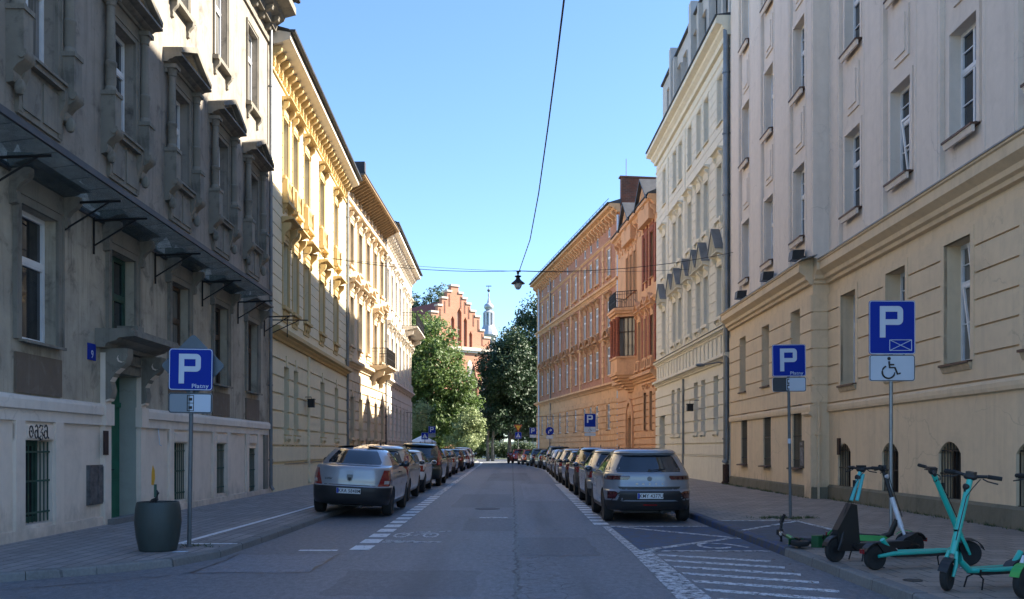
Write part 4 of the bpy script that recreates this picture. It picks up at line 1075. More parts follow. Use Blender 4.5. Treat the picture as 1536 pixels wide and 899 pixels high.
mb = MB(); u = F.u(42.1); mb.box(u-.13, u+.13, -.62, -.36, 3.2, 3.5); mb.box(u-.15,u+.15,-.64,-.34,3.5,3.54); mb.tube([(u,0,3.7),(u,-.49,3.7),(u,-.49,3.5)], .018, 6); mb.build('wall_lantern', M['iron'], F.root)
mb = MB(); u = F.len-.6; mb.tube([(u,0,4.9),(u,-.35,4.95),(u+.0,-1.0,4.85)], .03, 6); mb.ball((u,-1.1,4.84),(.1,.2,.07),8); mb.build('security_lamp', M['zinc'], F.root)

# ================================================================== G: orange house with brick oriel
G = Bld('orange_tenement', 'orange stucco house with red brick bay window, arched niche and iron balcony', (8.33, 53.7), (7.45, 65.7), False)
g1 = [54.9, 56.5]; gg = [G.u(y) for y in g1]; ou = G.u(61.0)
for u in gg:
    G.hole(u, 2.6, .75, 2.3); G.hole(u, 7.0, .8, 2.4); G.hole(u, 11.6, .85, 2.7)
G.hole(ou-.0, .12, 1.6, 3.4)
for z in (11.6,):
    for du_ in (-1.2, 0, 1.2): G.hole(ou+du_, z, .7, 2.6)
for y in (58.4, 64.2):
    G.hole(G.u(y), 7.0, .7, 2.4)
mb, _, _ = wall(G, 'w', None, 0, G.len, 0, 16.2, .28, top=True)
bands(mb, G, 0, G.len, [.9+.42*k for k in range(11)], .08, .08, joints=(.8,.04))
mb.build('wall', M['g_wall'], G.root)
mb = MB()
for a, b, z0, z1 in ((G.u(57.6), G.len, 6.7, 9.9), (G.u(57.6), G.len, 11.2, 14.6)):
    for x in (a+.1, a+.9+.25, a+1.6+.45, b-.5): mb.fb(x, x+.34, -.002, .07, z0, z1)
mb.build('brick_pilaster', M['g_brick'], G.root)
corn(G.root, M['g_wall'], 0, G.len, CORN(5.6, .5, .42), 'belt_cornice'); corn(G.root, M['g_wall'], 0, G.len, CORN(10.1, .3, .24), 'string_course')
mb = MB(); mb.prof(0, G.len, CORN(15.6, .6, .5))
for k in range(13): console(mb, .4+k*.95, 15.65, .6, .34, .14); mb.ball((.8+k*.95, -.04, 14.9), (.16,.07,.2), 7)
mb.build('roof_cornice', M['g_wall'], G.root, smooth=35)
w = window(G.root, .75, 2.3, .26, 'brown_paint', 'g_wall', sp=.14, st=M['g_wall'], arch_w=.12, gap=.2, hood='flat', hood_p=.2, hover=.08); place(w, [(u, 2.6) for u in gg])
w = window(G.root, .8, 2.4, .26, 'brown_paint', 'g_wall', sp=.14, st=M['g_wall'], arch_w=.16, gap=.3, hood='tri', hood_p=.3, ped_h=.5, hover=.1, apron='bal', apron_h=.6); place(w, [(u, 7.0) for u in gg]+[(G.u(y), 7.0) for y in (58.4, 64.2)])
w = window(G.root, .85, 2.7, .26, 'brown_paint', 'g_wall', sp=.14, st=M['g_brick'], arch_w=.08, gap=.2, hood='seg', hood_p=.08, ped_h=.4, hover=.05, cons=0); place(w, [(u, 11.6) for u in gg])
w = window(G.root, .7, 2.6, .26, 'brown_paint', 'g_wall', sp=.14, st=M['g_wall'], arch_w=.10, gap=.2, hood='seg', hood_p=.10, ped_h=.35, hover=.05, cons=0); place(w, [(ou+d, 11.6) for d in (-1.2, 0, 1.2)])
mb = MB(); mb.box(ou-.8, ou+.8, .24, .28, .12, 3.5); mb.build('door', M['brown_paint'], G.root)
# niche arch above the door
mb = MB(); n = 12
for i in range(n):
    a0, a1 = math.pi*i/n, math.pi*(i+1)/n
    mb.prism([(ou+1.2*math.cos(a0), 3.3+1.5*math.sin(a0)), (ou+1.2*math.cos(a1), 3.3+1.5*math.sin(a1)), (ou+.9*math.cos(a1), 3.3+1.2*math.sin(a1)), (ou+.9*math.cos(a0), 3.3+1.2*math.sin(a0))], .0, -.2, 'y')
for s_ in (-1, 1): mb.fb(*sorted((ou+s_*.9, ou+s_*1.2)), 0, .2, .1, 3.3)
mb.ball((ou, -.1, 3.9), (.4,.15,.4), 10)
mb.build('door_arch', M['g_wall'], G.root)
# oriel: canted bay on corbels, balcony with iron railing on top
mb = MB(); a, p = 1.75, 1.15
outl = lambda e, y0=0: [(ou-a-e, y0), (ou-a*.62-e, -p-e), (ou+a*.62+e, -p-e), (ou+a+e, y0)]
def canted(mb, e0, z0, z1, mi=0): mb.prism(outl(e0), z0, z1, 'z', mi)
for k in range(6): canted(mb, -.9+.18*k, 5.2+.17*k, 5.2+.17*(k+1))
canted(mb, .12, 6.22, 6.42); canted(mb, 0, 6.42, 7.3); canted(mb, .08, 7.3, 7.42)
orl = mb.build('bay_window', M['g_wall'], G.root); mb = MB(); canted(mb, .0, 9.95, 10.15); canted(mb, .14, 10.15, 10.32); canted(mb, .22, 10.32, 10.5); mb.build('balcony_slab', M['g_wall'], orl)
mb = MB()
P = outl(-.06)
for k in range(3):
    A_ = Vector(P[k]); B_ = Vector(P[k+1]); d = B_-A_
    nx = 3 if k == 1 else 2
    for j in range(nx):
        c = A_+d*((j)/(nx-1)) if nx > 1 else A_
        mb.lathe([(.17,0),(.17,.12),(.13,.15),(.12,2.3),(.17,2.36),(.17,2.53)], 10, (c.x, c.y, 7.42))
mb.build('bay_column', M['g_brick'], orl, smooth=40)
mb = MB(); mb.prism(outl(-.25), 7.42, 9.95, 'z'); mb.build('bay_glazing', M['glass'], orl)
mb = MB()
for k in range(3):
    A_ = Vector(outl(-.22)[k]); B_ = Vector(outl(-.22)[k+1])
    for z in (7.45, 9.0, 9.9): mb.tube([(A_.x, A_.y, z), (B_.x, B_.y, z)], .035, 6)
    for t_ in (.25, .5, .75): c = A_.lerp(B_, t_); mb.tube([(c.x, c.y, 7.42), (c.x, c.y, 9.95)], .03, 6)
mb.build('bay_frame', M['brown_paint'], orl)
mb = MB(); railing(mb, [(x, y, 10.5) for x, y in outl(.1)], 1.05, 9, .016); mb.build('railing', M['iron'], orl)
# two steep roof dormer gables and roof
for y in (55.7, 61.0):
    u = G.u(y); mb = MB()
    mb.prism([(u-1.5,14.9),(u+1.5,14.9),(u+1.5,16.2),(u,17.4),(u-1.5,16.2)], -.38, 4, 'y'); gb_ = mb.build('gable', M['g_wall'], G.root); mb = MB()
    for s_ in (-1, 1): mb.prism([(u+s_*1.7,15.98),(u,17.48),(u,17.6),(u+s_*1.78,16.08)], -.6, 4.2, 'y')
    mb.build('gable_roof', M['zinc_dark'], gb_); mb = MB(); console(mb, u-1.35, 15.9, .9, .35, .2); console(mb, u+1.35, 15.9, .9, .35, .2)
    n = 10; mb.prism([(u+.55*math.cos(R(36*k)), 16.3+.55*math.sin(R(36*k))) for k in range(n)], -.42, -.37, 'y'); mb.build('gable_ornament', M['h_orn_shaded'], gb_, smooth=35)
roof(G, 16.2, 2.4, .55, 'slate', mans=.5)

# ================================================================== H: long brown brick building, turned toward the street
H0 = (17.46-.15*65.7, 65.7)
H = Bld('brown_brick_tenement', 'long brown brick tenement with ochre stucco bands behind the parked cars', H0, (17.46-.15*98.6, 98.6), False, 14)
hy = [68.7, 72.3, 74.4, 76.5, 79.9, 83.4, 86.6, 89.8, 92.6, 95.6]; hu = [H.u(y) for y in hy]
for u in hu:
    H.hole(u, 2.9, 1.0, 1.9); H.hole(u, 6.9, 1.0, 2.1); H.hole(u, 10.4, 1.0, 2.0); H.hole(u, 14.2, 1.0, 2.0); H.hole(u, 17.05, .6, .7)
mb, _, _ = wall(H, 'w', None, 0, H.len, 6.3, 18.6, .12, top=True); mb.build('brick_wall', M['h_brick'], H.root)
mb, _, _ = wall(H, 'w', None, 0, H.len, 0, 6.3, .12)
mb.fb(0, H.len, 0, .1, 0, 1.5); bands(mb, H, 0, H.len, [1.6+.46*k for k in range(9)], .09, .09, joints=(1.0,.05))
mb.build('rusticated_wall', M['h_trim'], H.root)
for n_, c_ in (('belt_cornice', CORN(5.9, .4, .4)), ('belt_cornice', CORN(13.2, .45, .3)), ('plinth_moulding', CORN(1.45, .12, .14)), ('string_course', CORN(9.6, .2, .14))): corn(H.root, M['h_trim'], 0, H.len, c_, n_)
mb = MB(); mb.prof(-.1, H.len, CORN(18.2, .6, .8)); mb.prof(0, H.len, CORN(16.6, .16, .12))
u = .3
while u < H.len: console(mb, u, 18.35, .7, .5, .2); u += .9
for y in (66.4, 70.4, 78.1, 81.7, 91.3, 98.1):
    u = H.u(y); z = 6.4; k = 0
    while z < 16.5: d = .30 if k % 2 else .22; mb.fb(u-d, u+d, -.002, .08, z, z+.36); z += .4; k += 1
mb.build('roof_cornice', M['h_trim'], H.root, smooth=35)
w = window(H.root, 1.0, 1.9, .08, 'white', 'rustiron', sp=.14, glass='glass_c', st=M['h_trim'], arch_w=0, key=True); place(w, [(u, 2.9) for u in hu])
w = window(H.root, 1.0, 2.1, .08, 'white', 'h_trim', sp=.12, glass='glass_c', st=M['h_orn_shaded'], arch_w=.16, gap=.35, hood='seg', hood_p=.36, ped_h=.45, hover=.12, rose=True, cons_h=.6); place(w, [(u, 6.9) for u in hu])
w = window(H.root, 1.0, 2.0, .08, 'white', 'h_trim', sp=.12, glass='glass_c', st=M['h_orn_shaded'], arch_w=.15, gap=.25, hood='flat', hood_p=.3, hover=.12, cons_h=.5, apron='bal', apron_h=.55); place(w, [(u, 10.4) for u in hu])
w = window(H.root, 1.0, 2.0, .08, 'white', 'h_trim', sp=.12, glass='glass_c', st=M['h_trim'], arch_w=.12, hood=None, apron='cons', apron_h=.3); place(w, [(u, 14.2) for u in hu])
w = window(H.root, .6, .7, .08, 'white', None, trans=None, mull=0); place(w, [(u, 17.05) for u in hu])
roof(H, 18.78, 2.6, .8, 'zinc_dark'); gutter(H.root, 0, H.len, .85, 18.85)
# bare brick firewall rising over the orange house
mb = MB(); u = H.len; mb.box(u-.35, u+.02, .1, 9, 15.8, 20.6); mb.box(u-.42, u+.08, .0, 9.1, 20.6, 20.72); mb.tube([(u-.2, .5, 20.7), (u-.2, .5, 22.0)], .02, 5)
mb.build('firewall', M['g_rough'], H.root)
mb = MB(); r_ = random.Random(5); u = .5
while u < H.len-1: mb.tube([(u,-.7,18.9),(u,-.7,19.25)], .02, 5); u += 1.1
mb.box(.3, H.len-.5, -.71, -.69, 19.2, 19.24); mb.build('snow_guard', M['iron'], H.root)
downpipe(H.root, H.u(96.9), .15, 18.2, .09, .14, 'signwhite'); downpipe(H.root, H.u(90.9), .15, 18.2, .06, .1, 'zinc'); downpipe(H.root, H.len-.15, .15, 18.0, .08, .12, 'signwhite')
# ------------------------------------------------------------------ cars: stacked horizontal slices
M['trim'] = plain('car black trim', (.018,.018,.02), .45, 0, vs=4, var=.2)
M['carglass'] = glassmat('car window glass', (.010,.014,.018), .02)
M['carglass'].node_tree.nodes['Principled BSDF'].inputs['Specular IOR Level'].default_value = .9
M['lamp_red'] = plain('red tail lamp plastic', (.22,.010,.012), .15, 0, vs=12, var=.3, coat=1)
M['lamp_dark'] = plain('smoked tail lamp plastic', (.07,.008,.010), .12, 0, vs=12, var=.3, coat=1)
M['lamp_white'] = plain('clear lamp plastic', (.50,.46,.44), .15, 0, vs=12, var=.2, coat=1)
M['chrome'] = plain('chrome', (.55,.56,.57), .18, 1, vs=3, var=.05)
M['alloy'] = plain('alloy wheel', (.32,.33,.34), .35, .8, vs=5, var=.15)
M['plate'] = plain('licence plate white', (.62,.64,.66), .4, 0, vs=3, var=.05)
M['eu'] = plain('licence plate blue strip', (.02,.05,.35), .4)
# slice: z, rear y, front inset, half width
SPEC = {
 'suv': dict(L=4.15, H=1.53, wr=.335, ax=(.80,3.36), S=[(.24,.34,.25,.80),(.27,.10,.10,.865),(.40,.03,.03,.89),(.60,.0,.0,.895),(.66,.015,.0,.895),(.69,.07,.02,.893),(.74,.075,.03,.892),
   (.86,.095,.05,.89),(.95,.10,.08,.885),(1.0,.11,.25,.87),(1.03,.13,.85,.85),(1.07,.17,1.12,.835),(1.2,.27,1.42,.775),(1.34,.37,1.72,.705),(1.41,.42,1.9,.66),(1.425,.34,1.95,.655),(1.47,.36,2.1,.62),(1.50,.46,2.25,.56),(1.52,.75,2.4,.46),(1.535,1.2,2.5,.28)],
   belt=.99, roofz=1.40, bump=.66),
 'sedan': dict(L=4.25, H=1.53, wr=.31, ax=(.86,3.49), S=[(.22,.35,.25,.77),(.26,.10,.10,.83),(.38,.03,.03,.86),(.60,.0,.0,.868),(.66,.02,.0,.868),(.68,.07,.03,.866),(.80,.075,.05,.866),
   (.93,.09,.1,.85),(1.01,.10,.3,.835),(1.06,.115,.7,.82),(1.085,.16,1.0,.81),(1.10,.36,1.06,.80),(1.115,.50,1.15,.79),(1.22,.64,1.4,.745),(1.33,.80,1.7,.69),(1.41,.94,1.88,.63),(1.45,1.05,2.0,.575),(1.485,1.22,2.15,.495),(1.51,1.5,2.3,.38),(1.53,1.8,2.4,.17)],
   belt=1.085, roofz=1.45, bump=.64),
 'hatch': dict(L=4.0, H=1.46, wr=.31, ax=(.70,3.28), S=[(.22,.30,.25,.77),(.26,.08,.10,.83),(.40,.02,.03,.86),(.55,.0,.0,.87),(.62,.02,.0,.87),(.68,.05,.03,.868),(.80,.07,.05,.866),
   (.90,.08,.1,.86),(.95,.10,.3,.85),(.99,.13,.85,.83),(1.02,.17,1.08,.82),(1.15,.28,1.36,.76),(1.28,.38,1.65,.69),(1.36,.46,1.83,.645),(1.37,.38,1.86,.64),(1.40,.42,2.0,.60),(1.43,.6,2.15,.53),(1.45,.9,2.3,.43),(1.46,1.2,2.4,.26)],
   belt=.96, roofz=1.35, bump=.62),
 'estate': dict(L=4.45, H=1.58, wr=.32, ax=(.85,3.55), S=[(.24,.32,.25,.78),(.28,.09,.10,.85),(.42,.02,.03,.88),(.58,.0,.0,.885),(.64,.03,.0,.885),(.70,.05,.03,.884),(.84,.06,.05,.88),
   (.96,.08,.1,.87),(1.02,.10,.3,.86),(1.06,.13,.9,.85),(1.09,.16,1.15,.83),(1.22,.24,1.42,.78),(1.36,.33,1.7,.72),(1.46,.42,1.92,.67),(1.475,.34,1.95,.665),(1.51,.38,2.1,.63),(1.55,.55,2.3,.55),(1.57,.9,2.4,.45),(1.58,1.3,2.5,.28)],
   belt=1.03, roofz=1.44, bump=.64),
 'bigsuv': dict(L=4.6, H=1.70, wr=.36, ax=(.92,3.62), S=[(.28,.36,.25,.83),(.32,.10,.10,.90),(.46,.03,.03,.925),(.66,.0,.0,.93),(.72,.02,.0,.93),(.77,.07,.03,.928),(.90,.08,.05,.925),
   (1.04,.09,.1,.915),(1.12,.11,.3,.90),(1.16,.14,.85,.885),(1.20,.17,1.15,.87),(1.33,.25,1.42,.82),(1.48,.35,1.72,.75),(1.58,.43,1.95,.70),(1.59,.33,1.98,.695),(1.64,.38,2.15,.65),(1.67,.55,2.35,.57),(1.69,.9,2.5,.46),(1.70,1.3,2.6,.28)],
   belt=1.13, roofz=1.56, bump=.72),
}
C0 = .55
class Shape:
    def __init__(s, sp):
        s.sp = sp; T = sp['S']; s.L = sp['L']; s.T = []
        for i in range(len(T)-1):
            p0 = T[max(i-1, 0)]; p1 = T[i]; p2 = T[i+1]; p3 = T[min(i+2, len(T)-1)]
            for k in range(3):
                t = k/3; row = []
                for j in range(4):
                    lin = p1[j]+(p2[j]-p1[j])*t
                    cr = .5*((2*p1[j])+(-p0[j]+p2[j])*t+(2*p0[j]-5*p1[j]+4*p2[j]-p3[j])*t*t+(-p0[j]+3*p1[j]-3*p2[j]+p3[j])*t**3)
                    row.append(lin*.45+cr*.55 if j else lin)
                s.T.append(tuple(row))
        s.T.append(T[-1])
    def q(s, z):
        T = s.T
        if z <= T[0][0]: return T[0]
        for i in range(len(T)-1):
            if T[i][0] <= z <= T[i+1][0]:
                d = T[i+1][0]-T[i][0]; t = (z-T[i][0])/d if d > 1e-9 else 0
                return tuple(T[i][j]+(T[i+1][j]-T[i][j])*t for j in range(4))
        return T[-1]
    def yr(s, x, z):
        _, yr, _, w = s.q(z); a = min(1, abs(x)/w); return yr+C0*(1-math.sqrt(max(0, 1-a**3.4)))
    def yf(s, x, z):
        _, _, fi, w = s.q(z); a = min(1, abs(x)/w); return s.L-fi-C0*1.3*(1-math.sqrt(max(0, 1-a**3.0)))
    def hx(s, y, z):
        _, yr, fi, w = s.q(z)
        if y < yr+C0:
            d = max(0, (y-yr)/C0); return w*max(0, 1-(1-d)**2)**(1/3.4)
        yf = s.L-fi
        if y > yf-C0*1.3: d = max(0, (yf-y)/(C0*1.3)); return w*max(0, 1-(1-d)**2)**(1/3.0)
        return w
_bodies = {}
def body_mesh(kind):
    if kind in _bodies: return _bodies[kind]
    sh = Shape(SPEC[kind]); sp = SPEC[kind]; mb = MB(); NR = 11; ring_n = None; vs = []
    for (z, yr, fi, w) in sh.T:
        ring = []
        for i in range(-NR, NR+1):                     # rear, left to right
            t = i/NR; a = math.sin(t*math.pi/2); x = w*math.copysign(abs(a)**.75, a); ring.append((x, sh.yr(x, z) if abs(i) < NR else yr+C0, z))
        y0, y1 = yr+C0, sh.L-fi-C0*1.3
        for k in range(1, 8): ring.append((w, y0+(y1-y0)*k/8, z))
        for i in range(NR, -NR-1, -1):
            t = i/NR; a = math.sin(t*math.pi/2); x = w*math.copysign(abs(a)**.75, a); ring.append((x, sh.yf(x, z) if abs(i) < NR else y1, z))
        for k in range(7, 0, -1): ring.append((-w, y0+(y1-y0)*k/8, z))
        ring_n = len(ring); vs += ring
    fs = []; mi = []
    nr = len(sh.T)
    for r in range(nr-1):
        for i in range(ring_n):
            fs.append((r*ring_n+i, r*ring_n+(i+1) % ring_n, (r+1)*ring_n+(i+1) % ring_n, (r+1)*ring_n+i))
    fs.append(list(range(ring_n))[::-1]); fs.append([(nr-1)*ring_n+i for i in range(ring_n)])
    for f in fs:
        c = sum((Vector(vs[i]) for i in f), Vector())/len(f); m_ = 0
        if c.z < (.44 if kind != 'sedan' else .63) and (c.y < .6 or c.y > sh.L-.55): m_ = 1
        if c.z < .34: m_ = 1
        mi.append(m_)
    mb.v = vs; mb.f = [list(f) for f in fs]; mb.m = mi
    me = mb.mesh('body', [M['trim'], M['trim']], None)
    bm = bmesh.new(); bm.from_mesh(me); bmesh.ops.recalc_face_normals(bm, faces=bm.faces); bm.to_mesh(me); bm.free()
    ob = bpy.data.objects.new('tmp', me); COL.objects.link(ob)
    cut = MB()
    for a in sp['ax']:
        for s_ in (-1, 1):
            cut.lathe([(sp['wr']+.05, 0), (sp['wr']+.05, .50)], 40, ((.62 if s_ > 0 else -1.12), a, sp['wr']), ax='x')
    cme = cut.mesh('cut', [M['trim']], 30); co = bpy.data.objects.new('cut', cme); COL.objects.link(co)
    for p in cme.polygons: p.material_index = 0
    md = ob.modifiers.new('b', 'BOOLEAN'); md.object = co; md.operation = 'DIFFERENCE'; md.solver = 'EXACT'; md.material_mode = 'TRANSFER' if hasattr(md, 'material_mode') else md.material_mode
    me.materials[0] = bpy.data.materials.get('pp') or bpy.data.materials.new('pp')
    dg = bpy.context.evaluated_depsgraph_get(); res = bpy.data.meshes.new_from_object(ob.evaluated_get(dg))
    names = [m.name if m else '' for m in res.materials]
    while len(res.materials) < 2: res.materials.append(M['trim'])
    bm = bmesh.new(); bm.from_mesh(res)
    for f in bm.faces:
        nm = names[f.material_index] if f.material_index < len(names) else ''
        f.material_index = 0 if nm.startswith('pp') else 1; f.smooth = True
    for e in bm.edges: e.smooth = not (len(e.link_faces) != 2 or e.calc_face_angle(0) > R(32))
    bm.to_mesh(res); bm.free()
    bpy.data.objects.remove(ob); bpy.data.objects.remove(co)
    _bodies[kind] = (res, sh); return _bodies[kind]
def patch(sh, where, rows, eps=.006, n=8, mi=0, mb=None, skirt=.03):
    """panel following the body: rows = (z, a, b) with a..b = x (rear/front) or y (sides)"""
    mb = mb or MB(); rr = []
    for i in range(len(rows)-1):
        for k in range(4):
            t = k/4; rr.append(tuple(rows[i][j]+(rows[i+1][j]-rows[i][j])*t for j in range(3)))
    rr.append(rows[-1])
    def P(a, z, e):
        if where == 'rear': return (a, sh.yr(a, z)-e, z)
        if where == 'front': return (a, sh.yf(a, z)+e, z)
        s_ = 1 if where == 'right' else -1
        return (s_*(sh.hx(a, z)+e), a, z)
    vs = []; fs = []; m_ = len(rr); W = n+1
    for e in (eps, -skirt):
        for z, a, b in rr:
            for k in range(W): vs.append(P(a+(b-a)*k/n, z, e))
    for r in range(m_-1):
        for k in range(n): fs.append((r*W+k, r*W+k+1, (r+1)*W+k+1, (r+1)*W+k))
    o = m_*W
    for k in range(n): fs.append((k, k+1, o+k+1, o+k)); fs.append(((m_-1)*W+k, (m_-1)*W+k+1, o+(m_-1)*W+k+1, o+(m_-1)*W+k))
    for r in range(m_-1): fs.append((r*W, (r+1)*W, o+(r+1)*W, o+r*W)); fs.append((r*W+n, (r+1)*W+n, o+(r+1)*W+n, o+r*W+n))
    mb.add(vs, fs, mi); return mb
def wheel(parent, x, y, r, s_, w=.20):
    mb = MB(); sgn = s_
    mb.lathe([(r*.66, 0),(r*.93, .0),(r*.99, .03),(r, .06),(r, w-.06),(r*.985, w-.03),(r*.93, w),(r*.66, w)], 32, (0,0,0), ax='x')
    t = mb.build('wheel', M['rubber'], parent, smooth=35); t.location = (x-(w if sgn > 0 else 0), y, r)
    f = w-.008 if sgn > 0 else .008; k = -1 if sgn > 0 else 1
    rm = MB(); rm.lathe([(r*.67, 0),(r*.67, k*.02),(r*.60, k*.03),(r*.60, k*.12)], 28, (f,0,0), ax='x', cap=False)
    rm.lathe([(r*.60, 0), (r*.60, k*.005)], 20, (f+k*.11,0,0), 1, ax='x')
    for i in range(5):
        a = 2*math.pi*i/5+.3
        for da in (-.13, .13):
            p0 = (f+k*.02, math.cos(a)*r*.12, math.sin(a)*r*.12); p1 = (f+k*.025, math.cos(a+da)*r*.63, math.sin(a+da)*r*.63); rm.tube([p0, p1], r*.055, 5)
    rm.lathe([(r*.14, 0),(r*.12, -k*.012)], 12, (f+k*.02,0,0), ax='x')
    rm.build('rim', [M['alloy'], M['trim']], t, smooth=35)
    return t
def car(kind, paint_mat, label, Y, xr, yaw=0, roll=0, z=0, lights='hatch', plate='KR 4721G', left=True, extras=(), full=True, cat='car', roofm=None, lower=None, name='parked_car', wscale=1.0):
    """rear-right (left rows) or rear-left corner given as xr; faces +y"""
    me, sh = body_mesh(kind); sp = SPEC[kind]; hw = max(r[3] for r in sp['S'])
    cx = xr-hw if left else xr+hw
    t = empty(name, (cx, Y, z), yaw); t.rotation_euler = (0, roll, yaw); tag(t, label, cat, 'cars parked along both kerbs')
    m2 = me.copy(); m2.materials[0] = paint_mat; m2.materials[1] = M['trim']
    b = bpy.data.objects.new('body', m2); COL.objects.link(b); b.parent = t
    L = sh.L; belt, rz, bz = sp['belt'], sp['roofz'], sp['bump']
    q = lambda z: sh.q(z)[3]
    # glass
    zl = belt+.05; zh = rz-.02
    rw = .74/.8 if kind == 'sedan' else (.95 if kind == 'suv' else 1.0)
    patch(sh, 'rear', [(zl, -q(zl)*.80*rw, q(zl)*.80*rw), (zl+.05, -q(zl+.05)*.84*rw, q(zl+.05)*.84*rw), (zh-.05, -q(zh)*.84*rw, q(zh)*.84*rw), (zh, -q(zh)*.76*rw, q(zh)*.76*rw)], .006, 12).build('rear_window', M['carglass'], t, smooth=30)
    patch(sh, 'front', [(zl+.02, -q(zl)*.86, q(zl)*.86), (zh, -q(zh)*.86, q(zh)*.86)], .006, 12).build('windscreen', M['carglass'], t, smooth=30)
    yb = lambda z: sh.q(z)[1]+.36; yff = lambda z: L-sh.q(z)[2]-.62
    mid = (sp['ax'][0]+sp['ax'][1])/2+.12
    for s_ in ('left', 'right'):
        z0, z1 = belt+.03, rz
        patch(sh, s_, [(z0, sp['ax'][0]+.22, mid-.04), (z1, sp['ax'][0]+.42, mid-.04)], .005, 5).build('side_window', M['carglass'], t, smooth=30)
        patch(sh, s_, [(z0, mid+.04, yff(z0)-.18), (z1, mid+.04, max(mid+.3, yff(z1)-.1))], .005, 5).build('side_window', M['carglass'], t, smooth=30)
        if kind != 'sedan': patch(sh, s_, [(z0+.06, yb(z0)+.0, sp['ax'][0]+.17), (z1-.02, yb(z1)+.05, sp['ax'][0]+.36)], .005, 3).build('quarter_window', M['carglass'], t, smooth=30)
        k = 1 if s_ == 'right' else -1
        mb = MB()
        for yy in (mid-.16, yff(belt)-.72-.5*.0): mb.tube([(k*(sh.hx(yy,belt-.12)+.025), yy-.09, belt-.12), (k*(sh.hx(yy,belt-.12)+.025), yy+.09, belt-.12)], .014, 6)
        mb.build('door_handle', M['trim'] if kind == 'sedan' else paint_mat, t)
        mb = MB()                                              # door shut lines as thin dark gaps
        for yy in (mid, sp['ax'][0]+.46, yff(belt)-.22):
            patch(sh, s_, [(.36, yy-.004, yy+.004), (belt-.01, yy-.004, yy+.004)], .0015, 1, mb=mb, skirt=.005)
        mb.build('door_gap', M['trim'], t)
        mb = MB(); ym = yff(belt)-.32; xm = sh.hx(ym, belt)+.0
        mb.ball((k*(xm+.13), ym, belt+.06), (.105, .075, .075), 12); mb.tube([(k*(xm-.06), ym+.02, belt+.0), (k*(xm+.08), ym+.01, belt+.04)], .028, 6)
        mr = mb.build('wing_mirror', M['trim'] if kind == 'sedan' else paint_mat, t, smooth=60)
        mb = MB(); mb.ball((k*(xm+.13), ym-.035, belt+.06), (.082, .048, .056), 12); mb.build('mirror_glass', M['carglass'], mr, smooth=60)
        mb = MB(); patch(sh, 'front', [(belt-.30, *sorted((k*.42, k*hw*.93))), (belt-.17, *sorted((k*.50, k*hw*.95)))], .006, 5, mb=mb); mb.build('headlight', M['lamp_white'], t, smooth=30)
    for a in sp['ax']:
        for s_ in (-1, 1): wheel(t, s_*(hw-.012), a, sp['wr'], s_)
    # underbody and bumpers
    mb = MB(); mb.box(-hw*.55, hw*.55, .4, L-.4, .20, .30); mb.tube([(hw*.3,.2,.22),(hw*.3,.9,.24)], .035, 8); mb.build('underbody', M['trim'], t)
    # tail lights
    for k in (-1, 1):
        mb = MB(); srt = lambda a, b: sorted((k*a, k*b))
        if lights == 'logan':
            patch(sh, 'rear', [(.67, *srt(hw*.70, hw*.955)), (.80, *srt(hw*.75, hw*.975)), (1.02, *srt(hw*.82, hw*.945))], .012, 5, mb=mb)
            patch(sh, 'rear', [(.72, *srt(hw*.84, hw*.95)), (.79, *srt(hw*.85, hw*.955))], .016, 3, 1, mb=mb)
        elif lights == 'slim':
            patch(sh, 'rear', [(.885, *srt(.44, hw*.97)), (.93, *srt(.40, hw*.985)), (.965, *srt(.40, hw*.97))], .014, 8, mb=mb)
        elif lights == 'tall':
            patch(sh, 'rear', [(bz+.12, *srt(hw*.80, hw*.97)), (belt, *srt(hw*.84, hw*.975)), (belt+.28, *srt(hw*.80, hw*.90))], .010, 5, mb=mb)
        else:
            patch(sh, 'rear', [(belt-.24, *srt(hw*.66, hw*.96)), (belt-.12, *srt(hw*.62, hw*.985)), (belt-.03, *srt(hw*.66, hw*.97))], .010, 5, mb=mb)
            patch(sh, 'rear', [(belt-.20, *srt(hw*.72, hw*.82)), (belt-.12, *srt(hw*.72, hw*.84))], .014, 3, 1, mb=mb)
        mb.build('tail_light', [M['lamp_dark'] if lights == 'slim' else M['lamp_red'], M['lamp_white']], t, smooth=30)
    # boot gap, plate
    mb = MB(); zz = bz+.03
    patch(sh, 'rear', [(zz, -.56, .56), (zz+.012, -.56, .56)], .002, 8, mb=mb, skirt=.004)
    mb.build('boot_gap', M['trim'], t)
    pz = {'suv': .56, 'sedan': .55, 'hatch': .72, 'estate': .76, 'bigsuv': .84}[kind]
    py = min(sh.yr(0, pz-.06), sh.yr(0, pz+.06), sh.yr(.26, pz))-.012
    mb = MB(); mb.box(-.26, .26, py, py+.02, pz-.057, pz+.057); pl = mb.build('licence_plate', M['plate'], t)
    if full:
        mb = MB(); mb.box(-.257, -.215, py-.003, py, pz-.053, pz+.053); mb.build('plate_strip', M['eu'], pl)
        text(plate, .105, M['black'], pl, Matrix.Translation((.02, py-.002, pz-.003)) @ Matrix.Rotation(R(90), 4, 'X'), 'plate_lettering', .001, bold=.001, sx=.86)
        if lights not in ('slim', 'logan'):
            mb = MB(); ez = belt-.12; mb.lathe([(.055, 0), (.05, -.012)], 14, (0, sh.yr(0, ez), ez), ax='y'); mb.build('badge', M['chrome'], t)
    if 'wiper' in extras:
        mb = MB(); z0, z1 = belt+.08, belt+.13
        mb.tube([(0, sh.yr(0, z0)-.03, z0), (.10, sh.yr(.1, z0)-.04, z0+.015), (.34, sh.yr(.34, z1)-.02, z0+.03)], .010, 5); mb.lathe([(.03,0),(.03,-.04)], 10, (0, sh.yr(0, z0), z0), ax='y'); mb.build('rear_wiper', M['trim'], t)
